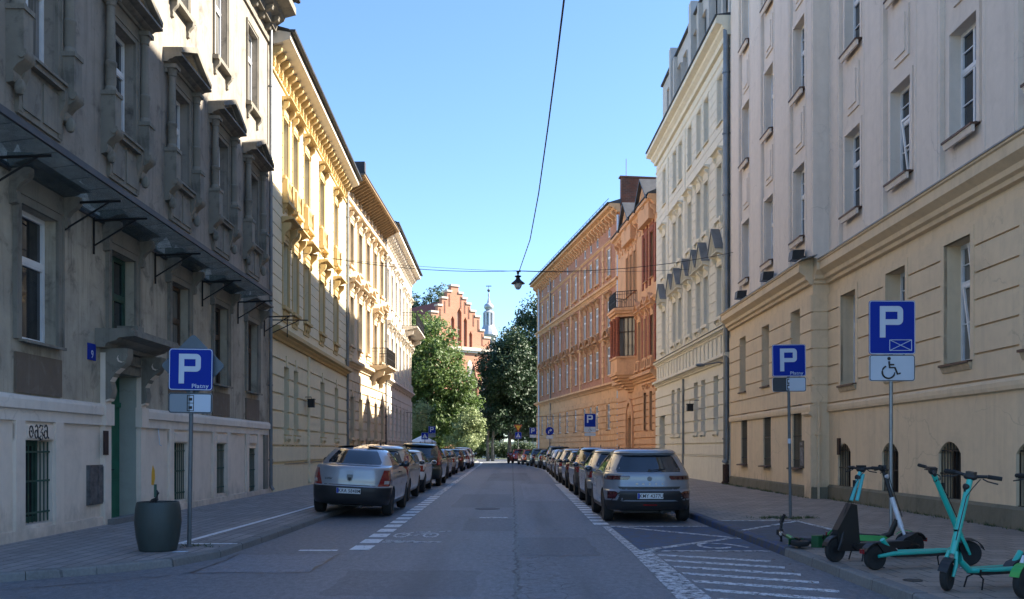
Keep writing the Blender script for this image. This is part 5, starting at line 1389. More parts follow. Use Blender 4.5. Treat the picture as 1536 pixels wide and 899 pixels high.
    if 'fin' in extras:
        mb = MB(); zr = sp['H']; mb.prism([(.75, zr-.03), (1.0, zr-.01), (.80, zr+.06)], -.012, .012, 'x'); mb.build('antenna', M['trim'], t)
    if 'mast' in extras:
        mb = MB(); mb.tube([(0, L-1.75-.3, sp['H']-.03), (0, L-1.9-.3, sp['H']+.2)], .004, 4); mb.build('antenna', M['trim'], t)
    if 'rails' in extras:
        mb = MB()
        for k in (-1, 1): mb.tube([(k*hw*.60, yb(rz), rz+.07), (k*hw*.60, yb(rz)+.15, rz+.11), (k*hw*.60, L-2.2, rz+.11), (k*hw*.6, L-2.05, rz+.06)], .016, 6)
        mb.build('roof_rail', M['chrome'], t)
    return t, sh
P_ = {n: paint('car paint '+n, c, m_, d) for n, c, m_, d in (
    ('silver', (.31,.335,.38), .3, .25), ('slate grey', (.24,.265,.31), .25, .08), ('beige silver', (.42,.40,.36), .3, .2), ('white', (.66,.66,.66), .0, .12),
    ('dark green', (.02,.035,.03), .3, .15), ('black', (.012,.013,.015), .3, .15), ('graphite', (.06,.065,.07), .5, .12), ('red', (.42,.015,.012), .2, .1),
    ('orange', (.55,.10,.02), .3, .1), ('blue black', (.02,.03,.05), .4, .12), ('pearl grey', (.36,.36,.35), .25, .15), ('maroon', (.16,.015,.015), .3, .12))}
RL = R(3.0)
# left row, half up on the pavement
t, sh = car('sedan', P_['silver'], 'silver saloon with black bumper and scratched boot lid, nearest car of the left row', 20.2, -2.70, roll=RL, z=.055, lights='logan', plate='KRA 5848M', extras=('mast',))
mb = MB(); mb.box(-.85, .85, -.005, .01, .30, .60)
patch(sh, 'rear', [(.62, -.60, .60), (.645, -.60, .60)], .012, 8).build('boot_lip', M['trim'], t, smooth=30)
mb = MB(); yb = sh.yr(0, .83)
mb.prism([(-.06,.90),(.06,.90),(.065,.85),(.05,.78),(0,.75),(-.05,.78),(-.065,.85)], yb-.018, yb, 'y'); em = mb.build('emblem', M['zinc'], t)
mb = MB(); mb.prism([(-.035,.84),(.035,.84),(.03,.79),(0,.77),(-.03,.79)], yb-.022, yb-.016, 'y'); mb.build('emblem_inset', M['trim'], em)
text('LOGAN', .055, M['trim'], t, Matrix.Translation((-.43, sh.yr(.43, .80)-.004, .80)) @ Matrix.Rotation(R(90), 4, 'X'), 'boot_lettering', .001, bold=.0015, sx=1.1)
for x_, z_, s in ((.40, .80, .08), (.30, .86, .05), (.46, .74, .04)):
    pass
mb = MB(); patch(sh, 'rear', [(.725, .30, .50), (.735, .30, .52)], .004, 6, mb=mb); patch(sh, 'rear', [(.70, .34, .42), (.71, .32, .46)], .004, 6, mb=mb); mb.build('scratch', M['lamp_white'], t, smooth=30)
car('estate', P_['beige silver'], 'silver beige people carrier parked directly in front of the dented saloon', 25.7, -2.93, roll=RL, z=.055, lights='tall', plate='KR 9L512', extras=('fin', 'rails'))
car('hatch', P_['white'], 'white hatchback with red lamp band, third from camera in the left row', 31.4, -3.0, roll=RL, z=.055, plate='KR 7RT04', extras=('fin', 'wiper'))
car('bigsuv', P_['dark green'], 'dark green tall off-road car with silver roof rails, fourth in the left row', 37.0, -2.88, roll=RL, z=.055, lights='tall', plate='KWI 88CH', extras=('rails', 'wiper', 'fin'))
car('sedan', P_['graphite'], 'dark grey saloon fifth in the left row, just past the tall green car', 46.0, -3.2, roll=RL, z=.055, plate='KR 155MN', full=False, extras=('fin',))
car('hatch', P_['black'], 'black hatchback with its whole tail visible, sixth in the left row', 61.0, -3.22, roll=RL, z=.055, plate='KR 8SA21', extras=('fin', 'wiper'))
car('hatch', P_['white'], 'white hatchback near the end of the left row, beyond the black one', 69.0, -3.15, roll=RL, z=.055, full=False, extras=('fin',))
car('estate', P_['white'], 'white estate car, last of the left row by the junction', 75.5, -3.2, roll=RL, z=.055, full=False, lights='tall')
car('hatch', P_['pearl grey'], 'pale grey hatchback between the dark saloon and black hatchback on the left', 53.5, -3.3, roll=RL, z=.055, full=False)
# right row
t, sh = car('suv', P_['slate grey'], 'grey blue crossover with slim dark tail lamps, nearest car of the right row', 18.85, 1.90, left=False, lights='slim', plate='KMY 4377U', extras=('wiper',))
for i, c in enumerate('MOKKA'):
    x = -.26+.13*i; text(c, .045, M['chrome'], t, Matrix.Translation((x, sh.yr(abs(x), .80)-.005, .80)) @ Matrix.Rotation(R(90), 4, 'X'), 'tailgate_lettering', .002, bold=.001, sx=1.3)
for k in (-1, 1): mb = MB(); patch(sh, 'rear', [(.50, *sorted((k*.70, k*.84))), (.62, *sorted((k*.64, k*.84))), (.65, *sorted((k*.70, k*.84)))], .012, 4, mb=mb); mb.build('reflector', M['lamp_dark'], t, smooth=30)
mb = MB(); patch(sh, 'rear', [(.44, -.80, .80), (.60, -.66, .66), (.66, -.60, .60)], .004, 12, mb=mb)
mb.build('bumper_insert', M['trim'], t, smooth=30)
mb = MB(); patch(sh, 'rear', [(.45, -.58, .58), (.475, -.50, .50)], .016, 10, mb=mb); mb.build('bumper_trim', M['chrome'] if False else P_['slate grey'], t, smooth=30)
mb = MB(); patch(sh, 'rear', [(.36, -.14, .14), (.39, -.14, .14)], .016, 4, mb=mb); mb.build('fog_reflector', M['lamp_red'], t)
mb = MB(); mb.lathe([(.05,0),(.042,-.01)], 16, (0, sh.yr(0,.90)-.0, .905), ax='y'); em = mb.build('emblem', M['zinc'], t)
mb = MB(); patch(sh, 'rear', [(.70, -.60, .60), (.745, -.64, .64)], .004, 12, mb=mb); mb.build('tailgate_recess', M['zinc_dark'], t, smooth=30)
lst = [('suv','pearl grey',24.3,1.98,0,'silver grey hatchback with dark windows, second in the right row','hatch',('fin','wiper')),
 ('estate','graphite',29.7,2.02,0,'dark grey estate car, third in the right row','tall',('rails','fin')),
 ('hatch','blue black',35.2,2.05,0,'small blue black hatchback, fourth in the right row','hatch',('fin',)),
 ('suv','silver',40.6,2.05,0,'silver crossover car, fifth in the right row','hatch',('fin','wiper')),
 ('hatch','graphite',46.2,2.12,0,'graphite hatchback, sixth in the right row','hatch',('fin',)),
 ('sedan','pearl grey',51.6,2.18,0,'pale grey saloon, seventh in the right row','logan',()),
 ('hatch','beige silver',57.2,2.3,1,'champagne hatchback just before the tall dark car in the right row','hatch',()),
 ('bigsuv','dark green',64.0,2.40,3,'tall dark green off-road car with bright blue rear window, eighth in the right row','tall',('rails','fin')),
 ('hatch','graphite',71.0,2.08,5,'dark hatchback beyond the tall off-road car on the right','hatch',()),
 ('suv','black',78.5,1.60,6,'black crossover just before the orange car on the right','hatch',()),
 ('hatch','orange',86.5,.98,8,'small orange hatchback near the far end of the right row','hatch',()),
 ('hatch','red',95.5,.05,9,'bright red hatchback at the far end of the right row','hatch',())]
for kind, pn, Y, xl, yaw, lab, lt, ex in lst:
    car(kind, P_[pn], lab, Y, xl, yaw=R(yaw), left=False, lights=lt, plate='KR %d' % (31000+int(Y*137)), full=Y < 60, extras=ex)
# ------------------------------------------------------------------ e-scooters
M['teal'] = plain('turquoise scooter paint', (.015,.42,.34), .35, 0, vs=5, var=.08, coat=.6)
M['teal_b'] = plain('pale turquoise scooter paint', (.06,.42,.42), .4, 0, vs=5, var=.1, coat=.4)
M['lime'] = plain('bright green scooter plastic', (.03,.30,.06), .4, 0, vs=5, var=.15)
M['swhite'] = plain('white scooter paint', (.62,.64,.70), .35, 0, vs=9, var=.12, coat=.5)
def scooter(label, rear, front, zt, lean, stem_m, deck_m, sx=(0,0), fr=.135, rr=.12, style='slim', stem2=None, roll=0, z=None, loc=None, name='electric_scooter', bar_turn=0, low='black'):
    """rear / front: wheel ground points; zt handlebar height; lean: how far the stem top sits behind the front axle"""
    a = Vector(rear); b = Vector(front); d = b-a; Lw = d.length
    t = empty(name, (a.x, a.y, z if z is not None else ZR), math.atan2(d.y, d.x)); tag(t, label, 'electric scooter', 'electric scooters on the right kerb')
    if roll: t.rotation_euler = (roll, 0, math.atan2(d.y, d.x))
    def whl(x, r, y=0, turn=0):
        mb = MB(); mb.lathe([(r*.72,-.026),(r*.90,-.032),(r*.98,-.02),(r,0),(r*.98,.02),(r*.90,.032),(r*.72,.026)], 28, (0,0,0), ax='y')
        o = mb.build('wheel', M['rubber'], t, smooth=40); o.location = (x, y, r); o.rotation_euler = (0, 0, turn)
        mb = MB(); mb.lathe([(r*.73,-.024),(r*.73,.024)], 24, ax='y', cap=False); mb.lathe([(r*.36,-.028),(r*.36,.028)], 16, ax='y')
        for i in range(6):
            q_ = math.pi*i/3; mb.tube([(math.cos(q_)*r*.3,0,math.sin(q_)*r*.3),(math.cos(q_)*r*.72,0,math.sin(q_)*r*.72)], .012, 5)
        mb.build('rim', M['iron'], o, smooth=40)
    whl(0, rr); whl(Lw, fr, turn=bar_turn)
    top = Vector((Lw-lean, 0, zt)); ax_ = Vector((Lw, 0, fr)); dirn = (top-ax_).normalized(); crown = ax_+dirn*(fr+.10)
    neck = crown+dirn*.10; zd = .19
    Mt = Matrix.Translation(ax_) @ Matrix.Rotation(bar_turn, 4, dirn) @ Matrix.Translation(-ax_)
    # fork
    mb = MB()
    for s_ in (-1, 1): mb.tube([ax_+Vector((0,s_*.055,0)), ax_+Vector((0,s_*.058,0))+dirn*(fr*.8), crown+Vector((0,s_*.03,0))], [.016,.02,.022], 8, 0, Mt)
    mb.tube([crown-dirn*.03, neck], .034, 10, 0, Mt); mb.build('fork', stem_m if style == 'tube' else M[low], t, smooth=50)
    # mudguard front
    mb = MB(); n = 8; r0 = fr+.02
    pr = [(r0*math.cos(R(20+15*i)), r0*math.sin(R(20+15*i))) for i in range(n+1)]
    for i in range(n): mb.prism([(Lw+pr[i][0], fr+pr[i][1]), (Lw+pr[i+1][0], fr+pr[i+1][1]), (Lw+pr[i+1][0]*1.05, fr+pr[i+1][1]*1.05), (Lw+pr[i][0]*1.05, fr+pr[i][1]*1.05)], -.045, .045, 'y', 0, Mt)
    mb.build('front_mudguard', deck_m if style == 'lime' else M['black'], t, smooth=50)
    # stem
    mb = MB(); rs = .036 if style == 'tube' else .028
    sp_ = neck+(top-neck)*(.42 if (stem2 or style == 'twin') else 0)
    mb.tube([sp_, top], [rs, rs*.85], 12, 0, Mt)
    st = mb.build('stem', stem_m, t, smooth=50)
    if stem2: mb = MB(); mb.tube([neck-dirn*.02, sp_], [rs*1.15, rs*1.1], 12, 0, Mt); mb.build('stem_sleeve', stem2, st, smooth=50)
    if style == 'twin':
        mb = MB(); mb.tube([neck+(top-neck)*.42+Vector((-.05,.05,0)), top+Vector((-.01,.03,-.06))], rs*.8, 10); mb.build('second_stem_tube', stem_m, st, smooth=50)
        mb = MB(); mb.prism([(Lw-.02, .14), (Lw-.42, .12), (Lw-.36, .22), (top.x+.11, .70), (top.x+.20, .72), (Lw+.0, .40)], -.05, .05, 'y'); mb.build('battery_shroud', M['black'], t)
    mb = MB(); c = (top+neck)/2; mb.box(c.x-.045, c.x-.02, -.012, .012, c.z+.12, c.z+.20, 0, None); mb.build('hook', M['black'], t)
    # handlebar
    hb = MB(); hw = .27
    hb.tube([top+Vector((-.03,-hw*.55,.02)), top+Vector((0,0,.0)), top+Vector((-.03,hw*.55,.02))], .017, 8, 0, Mt); hb.ball(tuple(top), (.05,.07,.04), 10, 0, Mt)
    h = hb.build('handlebar', M['black'], t, smooth=50)
    for s_ in (-1, 1):
        mb = MB(); mb.tube([top+Vector((-.03,s_*hw*.55,.02)), top+Vector((-.07,s_*hw,.015))], .021, 8, 0, Mt); mb.build('grip', M['rubber'], h, smooth=50)
        mb = MB(); mb.tube([top+Vector((.01,s_*.12,-.005)), top+Vector((.03,s_*.17,-.02)), top+Vector((.0,s_*.26,-.035))], .007, 5, 0, Mt); mb.build('brake_lever', M['black'], h)
    mb = MB(); mb.box(top.x-.05, top.x+.04, -.04, .04, top.z+.01, top.z+.05, 0, Mt); mb.build('display', M['black'], h)
    mb = MB(); mb.lathe([(.028,0),(.034,.04),(.02,.05)], 12, tuple(top+Vector((.03,0,-.10))), ax='x'); mb.build('headlight', M['lamp_white'] if style == 'lime' else M['black'], t)
    # cables
    mb = MB(); mb.tube([top+Vector((.02,.1,-.01)), top+Vector((.09,.06,-.10)), top+(neck-top)*.3+Vector((.05,.02,0)), neck+Vector((.05,.02,.02))], .005, 5, 0, Mt); mb.build('brake_cable', M['black'], t)
    # deck
    if style == 'tube':
        mb = MB()
        # down tube leaves the stem foot, kinks, and runs back along the deck
        mb.tube([neck+Vector((-.02,0,.12)), Vector((Lw-.16,0,zd+.10)), Vector((Lw-.28,0,zd))], [.034,.036,.036], 10)
        for s_ in (-1, 1):
            mb.tube([Vector((Lw-.28,s_*.0,zd)), Vector((Lw-.36,s_*.06,zd)), Vector((.20,s_*.07,zd)), Vector((0,s_*.065,rr+.02))], [.03,.027,.027,.02], 10)
        mb.tube([Vector((.22,.0,zd+.01)), Vector((.10,.0,zd+.16))], .03, 8)
        mb.build('frame', stem_m, t, smooth=50)
        mb = MB(); mb.box(.22, Lw-.34, -.085, .085, zd-.045, zd+.012); mb.build('deck', M['black'], t)
    else:
        mb = MB(); mb.prism([(.10,zd-.05),(Lw-.30,zd-.05),(Lw-.22,zd-.0),(Lw-.26,zd+.03),(.16,zd+.03),(.05,zd+.0)], -.085, .085, 'y'); mb.build('deck', M['black'] if style != 'lime' else deck_m, t)
        mb = MB(); mb.box(.18, Lw-.32, -.07, .07, zd+.029, zd+.036); mb.build('deck_mat', M['rubber'] if style == 'lime' else M['zinc_dark'], t)
        mb = MB(); mb.tube([neck+Vector((-.02,0,-.02)), Vector((Lw-.20,0,zd+.06)), Vector((Lw-.32,0,zd))], [.035,.04,.045], 10)
        for s_ in (-1, 1): mb.tube([Vector((.16,s_*.07,zd)), Vector((0,s_*.065,rr))], .02, 8)
        mb.build('frame', stem_m if style == 'lime' else M['black'], t, smooth=50)
    # rear mudguard
    mb = MB(); r0 = rr+.02; pr = [(r0*math.cos(R(35+15*i)), r0*math.sin(R(35+15*i))) for i in range(9)]
    for i in range(8): mb.prism([(pr[i][0], rr+pr[i][1]), (pr[i+1][0], rr+pr[i+1][1]), (pr[i+1][0]*1.08, rr+pr[i+1][1]*1.08), (pr[i][0]*1.08, rr+pr[i][1]*1.08)], -.05, .05, 'y')
    mb.prism([(.10, zd+.0), (.30, zd+.0), (.24, zd+.06), (.05, rr+r0*1.0), (.0, rr+r0*.98)], -.055, .055, 'y')
    mb.build('rear_mudguard', deck_m if style == 'lime' else M['black'], t, smooth=50)
    mb = MB(); mb.box(-r0*1.14, -r0*1.02, -.03, .03, rr+.05, rr+.10); mb.build('tail_lamp', M['lamp_red'], t)
    # kickstand
    mb = MB(); x = Lw-.38
    for s_ in (-1, 1): mb.tube([(x,s_*.03,zd-.04),(x+.02,s_*.10,.11),(x+.05,s_*.11,.005)], .009, 6)
    mb.tube([(x,-.04,zd-.04),(x,.04,zd-.04)], .012, 6); mb.build('kickstand', M['iron'], t)
    return t
scooter('turquoise tube-framed scooter standing behind, its rear wheel at the kerb edge and stem leaning left', (4.18,10.75), (5.45,11.15), 1.13, .52, M['teal'], M['teal'], style='tube', fr=.150, rr=.145, bar_turn=R(-25))
scooter('turquoise scooter nearest the kerb with its front wheel and kickstand toward the camera', (5.28,9.55), (4.28,9.18), 1.12, .30, M['teal'], M['teal'], style='tube', fr=.150, rr=.145, bar_turn=R(28))
scooter('black scooter with a pale turquoise double stem standing at the kerb', (5.2,12.05), (3.98,11.5), 1.14, .42, M['teal_b'], M['black'], style='twin', fr=.150, rr=.145)
scooter('white and green scooter with black upper stem behind the double stem scooter', (4.55,13.0), (5.28,12.5), 1.12, .30, M['black'], M['lime'], style='lime', stem2=M['swhite'], fr=.14, rr=.13, bar_turn=R(20), low='swhite')
scooter('white stemmed scooter with green mudguard cut by the right edge of the photo', (5.75,9.35), (4.78,8.72), 1.12, .30, M['swhite'], M['lime'], style='lime', fr=.150, rr=.14, low='swhite')
t = scooter('green and black scooter lying on its side across the blue kerb', (0,0), (.95,0), 1.02, .25, M['black'], plain('dark green scooter plastic', (.012,.09,.03), .45), style='lime', stem2=M['lime'], fr=.13, rr=.12)
t.matrix_world = Matrix.Translation((4.98,13.2,ZR+.09)) @ Matrix.Rotation(R(178), 4, 'Z') @ Matrix.Rotation(R(86), 4, 'X') @ Matrix.Rotation(R(18),4,'Y')
LYING = t

# ------------------------------------------------------------------ road signs
def rr(w, h, r=.04, n=5):
    out = []
    for cx, cy, a0 in ((w/2-r, h/2-r, 0), (-w/2+r, h/2-r, 90), (-w/2+r, -h/2+r, 180), (w/2-r, -h/2+r, 270)):
        for k in range(n+1): a = R(a0+90*k/n); out.append((cx+r*math.cos(a), cy+r*math.sin(a)))
    return out
def plate_(parent, w, h, z, mat, border=None, name='sign_panel', th=.02, y=-.05, r=.04):
    mb = MB(); P = rr(w, h, r); mb.prism([(x, z+q) for x, q in P], y, y+th, 'y')
    o = mb.build(name, [mat], parent)
    if border:
        b = MB(); P2 = rr(w-.03, h-.03, r*.8); P1 = rr(w-.008, h-.008, r); n = len(P)
        for i in range(n):
            j = (i+1) % n; b.add([(P1[i][0],y-.002,z+P1[i][1]),(P1[j][0],y-.002,z+P1[j][1]),(P2[j][0],y-.002,z+P2[j][1]),(P2[i][0],y-.002,z+P2[i][1])], [(0,1,2,3)])
        b.build('border', border, o)
    return o
def letterP(mb, x, z, s, y):
    """blocky P of height s, lower left corner at x,z"""
    t = s*.18; w = s*.74
    mb.box(x, x+t, y-.003, y, z, z+s)
    n = 6; r = s*.16; xr = x+w; top = z+s; bot = z+s*.40
    out = [(x+t, top)]+[(xr-r+r*math.sin(R(90*k/n)), top-r+r*math.cos(R(90*k/n))) for k in range(n+1)]+[(xr-r+r*math.cos(R(90*k/n)), bot+r-r*math.sin(R(90*k/n))) for k in range(n+1)]+[(x+t, bot)]
    ri = max(r-t, .002)
    inn = [(x+t, top-t)]+[(xr-t-ri+ri*math.sin(R(90*k/n)), top-t-ri+ri*math.cos(R(90*k/n))) for k in range(n+1)]+[(xr-t-ri+ri*math.cos(R(90*k/n)), bot+t+ri-ri*math.sin(R(90*k/n))) for k in range(n+1)]+[(x+t, bot+t)]
    for i in range(len(out)-1): mb.add([(out[i][0],y-.003,out[i][1]),(out[i+1][0],y-.003,out[i+1][1]),(inn[i+1][0],y-.003,inn[i+1][1]),(inn[i][0],y-.003,inn[i][1])], [(0,1,2,3)])
TM = lambda x, y, z: Matrix.Translation((x, y, z)) @ Matrix.Rotation(R(90), 4, 'X')
def pole(t, h, mat='steel_d', r=.03):
    mb = MB(); mb.lathe([(r,0),(r,h),(r*.6,h+.01)], 14); mb.lathe([(r*1.6,0),(r*1.6,.02),(r,.03)], 14); mb.build('pole', M[mat], t, smooth=40)
    mb = MB()
    for z in (h-.15, h-.5, h-.8): mb.box(-.05, .05, -.045, .045, z, z+.03)
    mb.build('clamp', M['steel'], t)
def psign(loc, w, h, ztop, label, txt='Płatny', rz=0, tilt=0, blue='blue', small=False, mat='steel_d', name='parking_sign'):
    t = empty(name, loc, rz); t.rotation_euler = (0, tilt, rz); tag(t, label, 'road sign'); pole(t, ztop-.02, mat)
    p = plate_(t, w, h, ztop-h/2, M[blue], M['signwhite'])
    mb = MB(); s = w*.68; letterP(mb, -w*.27, ztop-w*.12-s, s, -.053); mb.build('letter', M['signwhite'], p)
    if txt: text(txt, w*.135, M['signwhite'], p, TM(w*.22, -.053, ztop-h+w*.095), bold=.0006, sx=1.1)
    return t, p
def wheelchair(mb, cx, cz, s, y):
    def T(pts, r): mb.tube([(cx+a*s, y, cz+b*s) for a, b in pts], r*s, 6)
    mb.lathe([(.13*s,0),(.13*s,-.004)], 12, (cx-.10*s, y+.002, cz+.82*s), ax='y')
    T([(-.10,.62),(-.06,.16),(.32,.16),(.52,-.32),(.72,-.24)], .07); T([(-.06,.38),(.26,.38)], .06)
    T([(-.14+.46*math.cos(R(a)), -.16+.46*math.sin(R(a))) for a in range(115, 375, 20)], .065)
t, p = psign((-4.67,13.5,ZL), .63, .60, 2.86, 'blue paid parking sign with a grey plate below, on the left pavement beside the planter', tilt=R(.9))
p2 = plate_(t, .63, .29, 2.075, M['signgrey'], M['black']); mb = MB(); mb.box(.0, .295, -.0535, -.05, 1.95, 2.2); mb.build('right_field', M['signwhite'], p2)
mb = MB()
for a, b, c, d in ((-.045,.055,2.18,2.19),(-.045,.055,1.96,1.97),(-.045,-.035,1.96,2.19),(.045,.055,1.96,2.19),(-.04,.05,2.07,2.08),(-.02,.03,1.99,2.03),(-.02,.03,2.11,2.15)): mb.box(a, b, -.057, -.054, c, d)
mb.build('car_symbol', M['black'], p2)
mb = MB(); P = rr(.66, .66, .05); c45 = math.cos(R(45))
mb.prism([((x-q)*c45, 2.62+(x+q)*c45) for x, q in P], .035, .055, 'y'); mb.build('diamond_panel_back', plain('grey blue sign back', (.10,.13,.155), .55, .2), t)
t, p = psign((5.58,18.7,ZR), .67, .64, 3.48, 'blue paid parking sign with half dark plate at the kerb beyond the scooters', tilt=R(-.8), blue='blue')
p2 = plate_(t, .67, .29, 2.68, M['signwhite'], M['black']); mb = MB(); mb.box(-.32, -.0, -.0535, -.05, 2.55, 2.81); mb.build('left_field', M['signdark'], p2)
mb = MB()
for a, b, c, d in ((-.06,.06,2.79,2.80),(-.06,.06,2.565,2.575),(-.06,-.05,2.565,2.80),(.05,.06,2.565,2.80),(-.05,.05,2.68,2.69),(-.03,.03,2.60,2.65),(-.03,.03,2.72,2.77)): mb.box(a, b, -.057, -.054, c, d)
mb.build('car_symbol', M['signwhite'], p2)
mb = MB(); mb.lathe([(.032,0),(.032,.0)], 8, (0,0,1.45)); mb.lathe([(.034,0),(.034,.10)], 12, (0,0,1.5)); mb.build('sticker', M['signwhite'], t)
t, p = psign((6.09,15.0,ZR), .74, .86, 3.77, 'large blue parking sign above a white wheelchair plate, rising behind the scooters', txt=None, mat='steel')
mb = MB(); y = -.0535
x0, x1, z0, z1 = -.04, .31, 2.97, 3.14
for a, b in (((x0,z0),(x1,z0)),((x1,z0),(x1,z1)),((x1,z1),(x0,z1)),((x0,z1),(x0,z0)),((x0,z0),(x1,z1)),((x0,z1),(x1,z0))): mb.tube([(a[0],y,a[1]),(b[0],y,b[1])], .006, 4)
mb.build('envelope_symbol', M['signwhite'], p)
p2 = plate_(t, .73, .42, 2.69, M['signwhite'], M['black']); mb = MB(); wheelchair(mb, -.03, 2.66, .22, -.054); mb.build('wheelchair_symbol', M['black'], p2)
# far signs
c = at(885, 640, 50.0); t, p = psign((c.x,50.0,ZR), .62, .72, 3.27, 'small blue parking sign above wheelchair plate in front of the brown brick building', txt=None)
p2 = plate_(t, .6, .28, 2.40, M['signwhite']); mb = MB(); wheelchair(mb, 0, 2.40, .13, -.054); mb.build('wheelchair_symbol', M['black'], p2); p3 = plate_(t, .6, .16, 2.15, M['signwhite'])
c = at(799.5, 650, 84.0); t, p = psign((c.x+.0,84.0,ZR), .62, .62, 3.28, 'distant blue parking sign over a white plate standing by the right row of cars', txt=None); plate_(t, .6, .25, 2.5, M['signwhite'])
c = at(648, 650, 79.0); t, p = psign((c.x,79.0,ZL), .60, .62, 3.3, 'distant blue parking sign over a grey plate at the left street corner', txt='Płatny'); plate_(t, .6, .26, 2.5, M['signgrey'])
def disc_sign(): pass
c = at(824.5, 648, 76.0); t = empty('arrow_sign', (c.x,76.0,ZR)); tag(t, 'round blue turn right arrow sign beside the brown brick building', 'road sign'); pole(t, 3.15)
mb = MB(); mb.lathe([(.34,0),(.34,-.02)], 24, (0,-.03,2.82), ax='y'); p = mb.build('sign_panel', M['blue'], t)
mb = MB(); mb.tube([(-.08,-.055,2.62),(-.08,-.055,2.82),(-.03,-.055,2.89),(.06,-.055,2.90)], .035, 6); mb.prism([(.05,2.78),(.05,3.02),(.2,2.90)], -.065, -.052, 'y'); mb.build('arrow', M['signwhite'], p); plate_(t, .55, .28, 2.33, M['signwhite'])
c = at(777.5, 644, 98.0); t = empty('yield_sign', (c.x,99.5,.0)); tag(t, 'yellow and red give way triangle above a blue pedestrian crossing sign at the junction', 'road sign'); pole(t, 4.0)
mb = MB(); mb.prism([(-.45,4.05),(.45,4.05),(0,3.28)], -.06, -.03, 'y'); p = mb.build('give_way_panel', M['red'], t)
mb = MB(); mb.prism([(-.30,3.97),(.30,3.97),(0,3.45)], -.068, -.061, 'y'); mb.build('yellow_field', M['yellow'], p)
def cross_panel(t, z, s):
    p = plate_(t, s, s, z, M['blue'], M['signwhite'], y=-.05); mb = MB(); mb.prism([(-s*.38,z-s*.32),(s*.38,z-s*.32),(0,z+s*.36)], -.06, -.051, 'y'); q_ = mb.build('triangle', M['signwhite'], p)
    mb = MB(); mb.tube([(0,-.065,z+.02),(0,-.065,z-.08)], .02, 5); mb.tube([(0,-.065,z-.08),(-.06,-.065,z-.2)], .015, 5); mb.tube([(0,-.065,z-.08),(.06,-.065,z-.2)], .015, 5); mb.ball((0,-.065,z+.07), .03, 6); mb.build('walking_figure', M['black'], q_)
cross_panel(t, 2.92, .68)
c = at(637.5, 657, 79.5); t = empty('crossing_sign', (c.x-.15,81.0,ZL)); tag(t, 'small blue pedestrian crossing sign by the left street corner', 'road sign'); pole(t, 2.85); cross_panel(t, 2.5, .6)

# ------------------------------------------------------------------ planter
t = empty('planter', (-4.93,13.0,ZL)); tag(t, 'dark grey barrel shaped planter on the left pavement by the parking sign', 'planter')
mb = MB(); mb.lathe([(.22,0),(.25,.01),(.29,.20),(.312,.40),(.30,.58),(.285,.66),(.275,.68),(.255,.68),(.25,.60),(.001,.60)], 32)
mb.build('pot', plaster('dark concrete pot', (.035,.05,.047), (.015,.017,.017), .4, .5, .55, (.027,.038,.036), 3, .15), t, smooth=40)
mb = MB(); r_ = random.Random(2)
for k in range(70):
    a = r_.uniform(0, 6.28); q_ = .22*math.sqrt(r_.random()); mb.ball((q_*math.cos(a), q_*math.sin(a), .60+r_.random()*.06), (.03,.03,.02), 5)
mb.build('soil', plain('dark potting soil', (.02,.016,.012), .95, vs=20, var=.5), t)
t = empty('weed', (-4.95,13.0,ZL+.62)); tag(t, 'dried up dark stalk with a thin green stake standing in the planter', 'plant')
mb = MB(); mb.tube([(-.12,0,0),(-.05,0,.07),(.0,.0,.10),(.02,0,.18),(.0,0,.22)], [.03,.035,.03,.02,.01], 7)
for k in range(14): a = r_.uniform(0,6.28); mb.tube([(0,0,.02),(math.cos(a)*.09,math.sin(a)*.09,.06),(math.cos(a)*.16,math.sin(a)*.16,.03)], .006, 4)
mb.build('stalk', M['black'], t)
mb = MB(); mb.box(-.035,.0,-.01,.01,.12,.30); mb.build('stake', M['green_paint'], t)
# yellow sticker on the wall beyond is paint: small part of the grey building
mb = MB(); u = A.u(19.95); mb.prism([(u-.10,.75),(u+.02,.73),(u+.10,.88),(u+.08,1.05),(u-.02,1.16),(u-.09,1.0)], -.006, 0, 'y'); mb.build('yellow_paint_patch', M['yellow'], A.root)
mb = MB(); mb.prism([(-.09,0),(.06,.02),(.10,.08),(-.03,.11)], 0, .006, 'z'); o = mb.build('litter', M['signwhite'], None, loc=(-4.55,12.75,ZL+.004)); tag(o, 'crumpled white paper scrap on the pavement beside the planter', 'litter')
mb = MB(); mb.prism([(-.12,0),(.10,-.03),(.14,.03),(-.08,.07)], 0, .005, 'z'); o = mb.build('litter', M['signwhite'], None, loc=(5.35,10.9,ZR+.004)); tag(o, 'flat white paper scrap on the pavement behind the turquoise scooters', 'litter')

# ------------------------------------------------------------------ hanging street lamp and its wires
LP = at(777, 424, 35.0)
t = empty('hanging_street_lamp', tuple(LP)); tag(t, 'black bell shaped street lamp hanging from wires over the middle of the road', 'street lamp')
mb = MB(); mb.lathe([(.02,.40),(.05,.38),(.05,.33),(.03,.32),(.03,.27),(.12,.25),(.13,.22),(.07,.19),(.09,.12),(.16,.05),(.25,-.02),(.26,-.05),(.22,-.045),(.15,-.02),(.10,.04)], 24); mb.build('lamp_shade', M['iron'], t, smooth=40)
mb = MB(); mb.lathe([(.145,-.03),(.15,-.10),(.12,-.19),(.06,-.26),(.01,-.27)], 20); mb.build('globe', plain('clear lamp globe', (.45,.50,.52), .1, vs=2), t, smooth=40)
mb = MB(); mb.box(-.06,.10,-.02,.02,.39,.43); mb.tube([(0,0,.42),(.1,0,.45)], .02, 6); mb.build('hanger', M['iron'], t)
def wire(name, pts, r, lab):
    mb = MB(); mb.tube(pts, r, 6); o = mb.build(name, M['iron']); tag(o, lab, 'cable'); return o
def sag(a, b, s, n=14):
    a = Vector(a); b = Vector(b); return [a.lerp(b, i/n)-Vector((0,0,s*4*(i/n)*(1-i/n))) for i in range(n+1)]
top = LP+Vector((.05,0,.44))
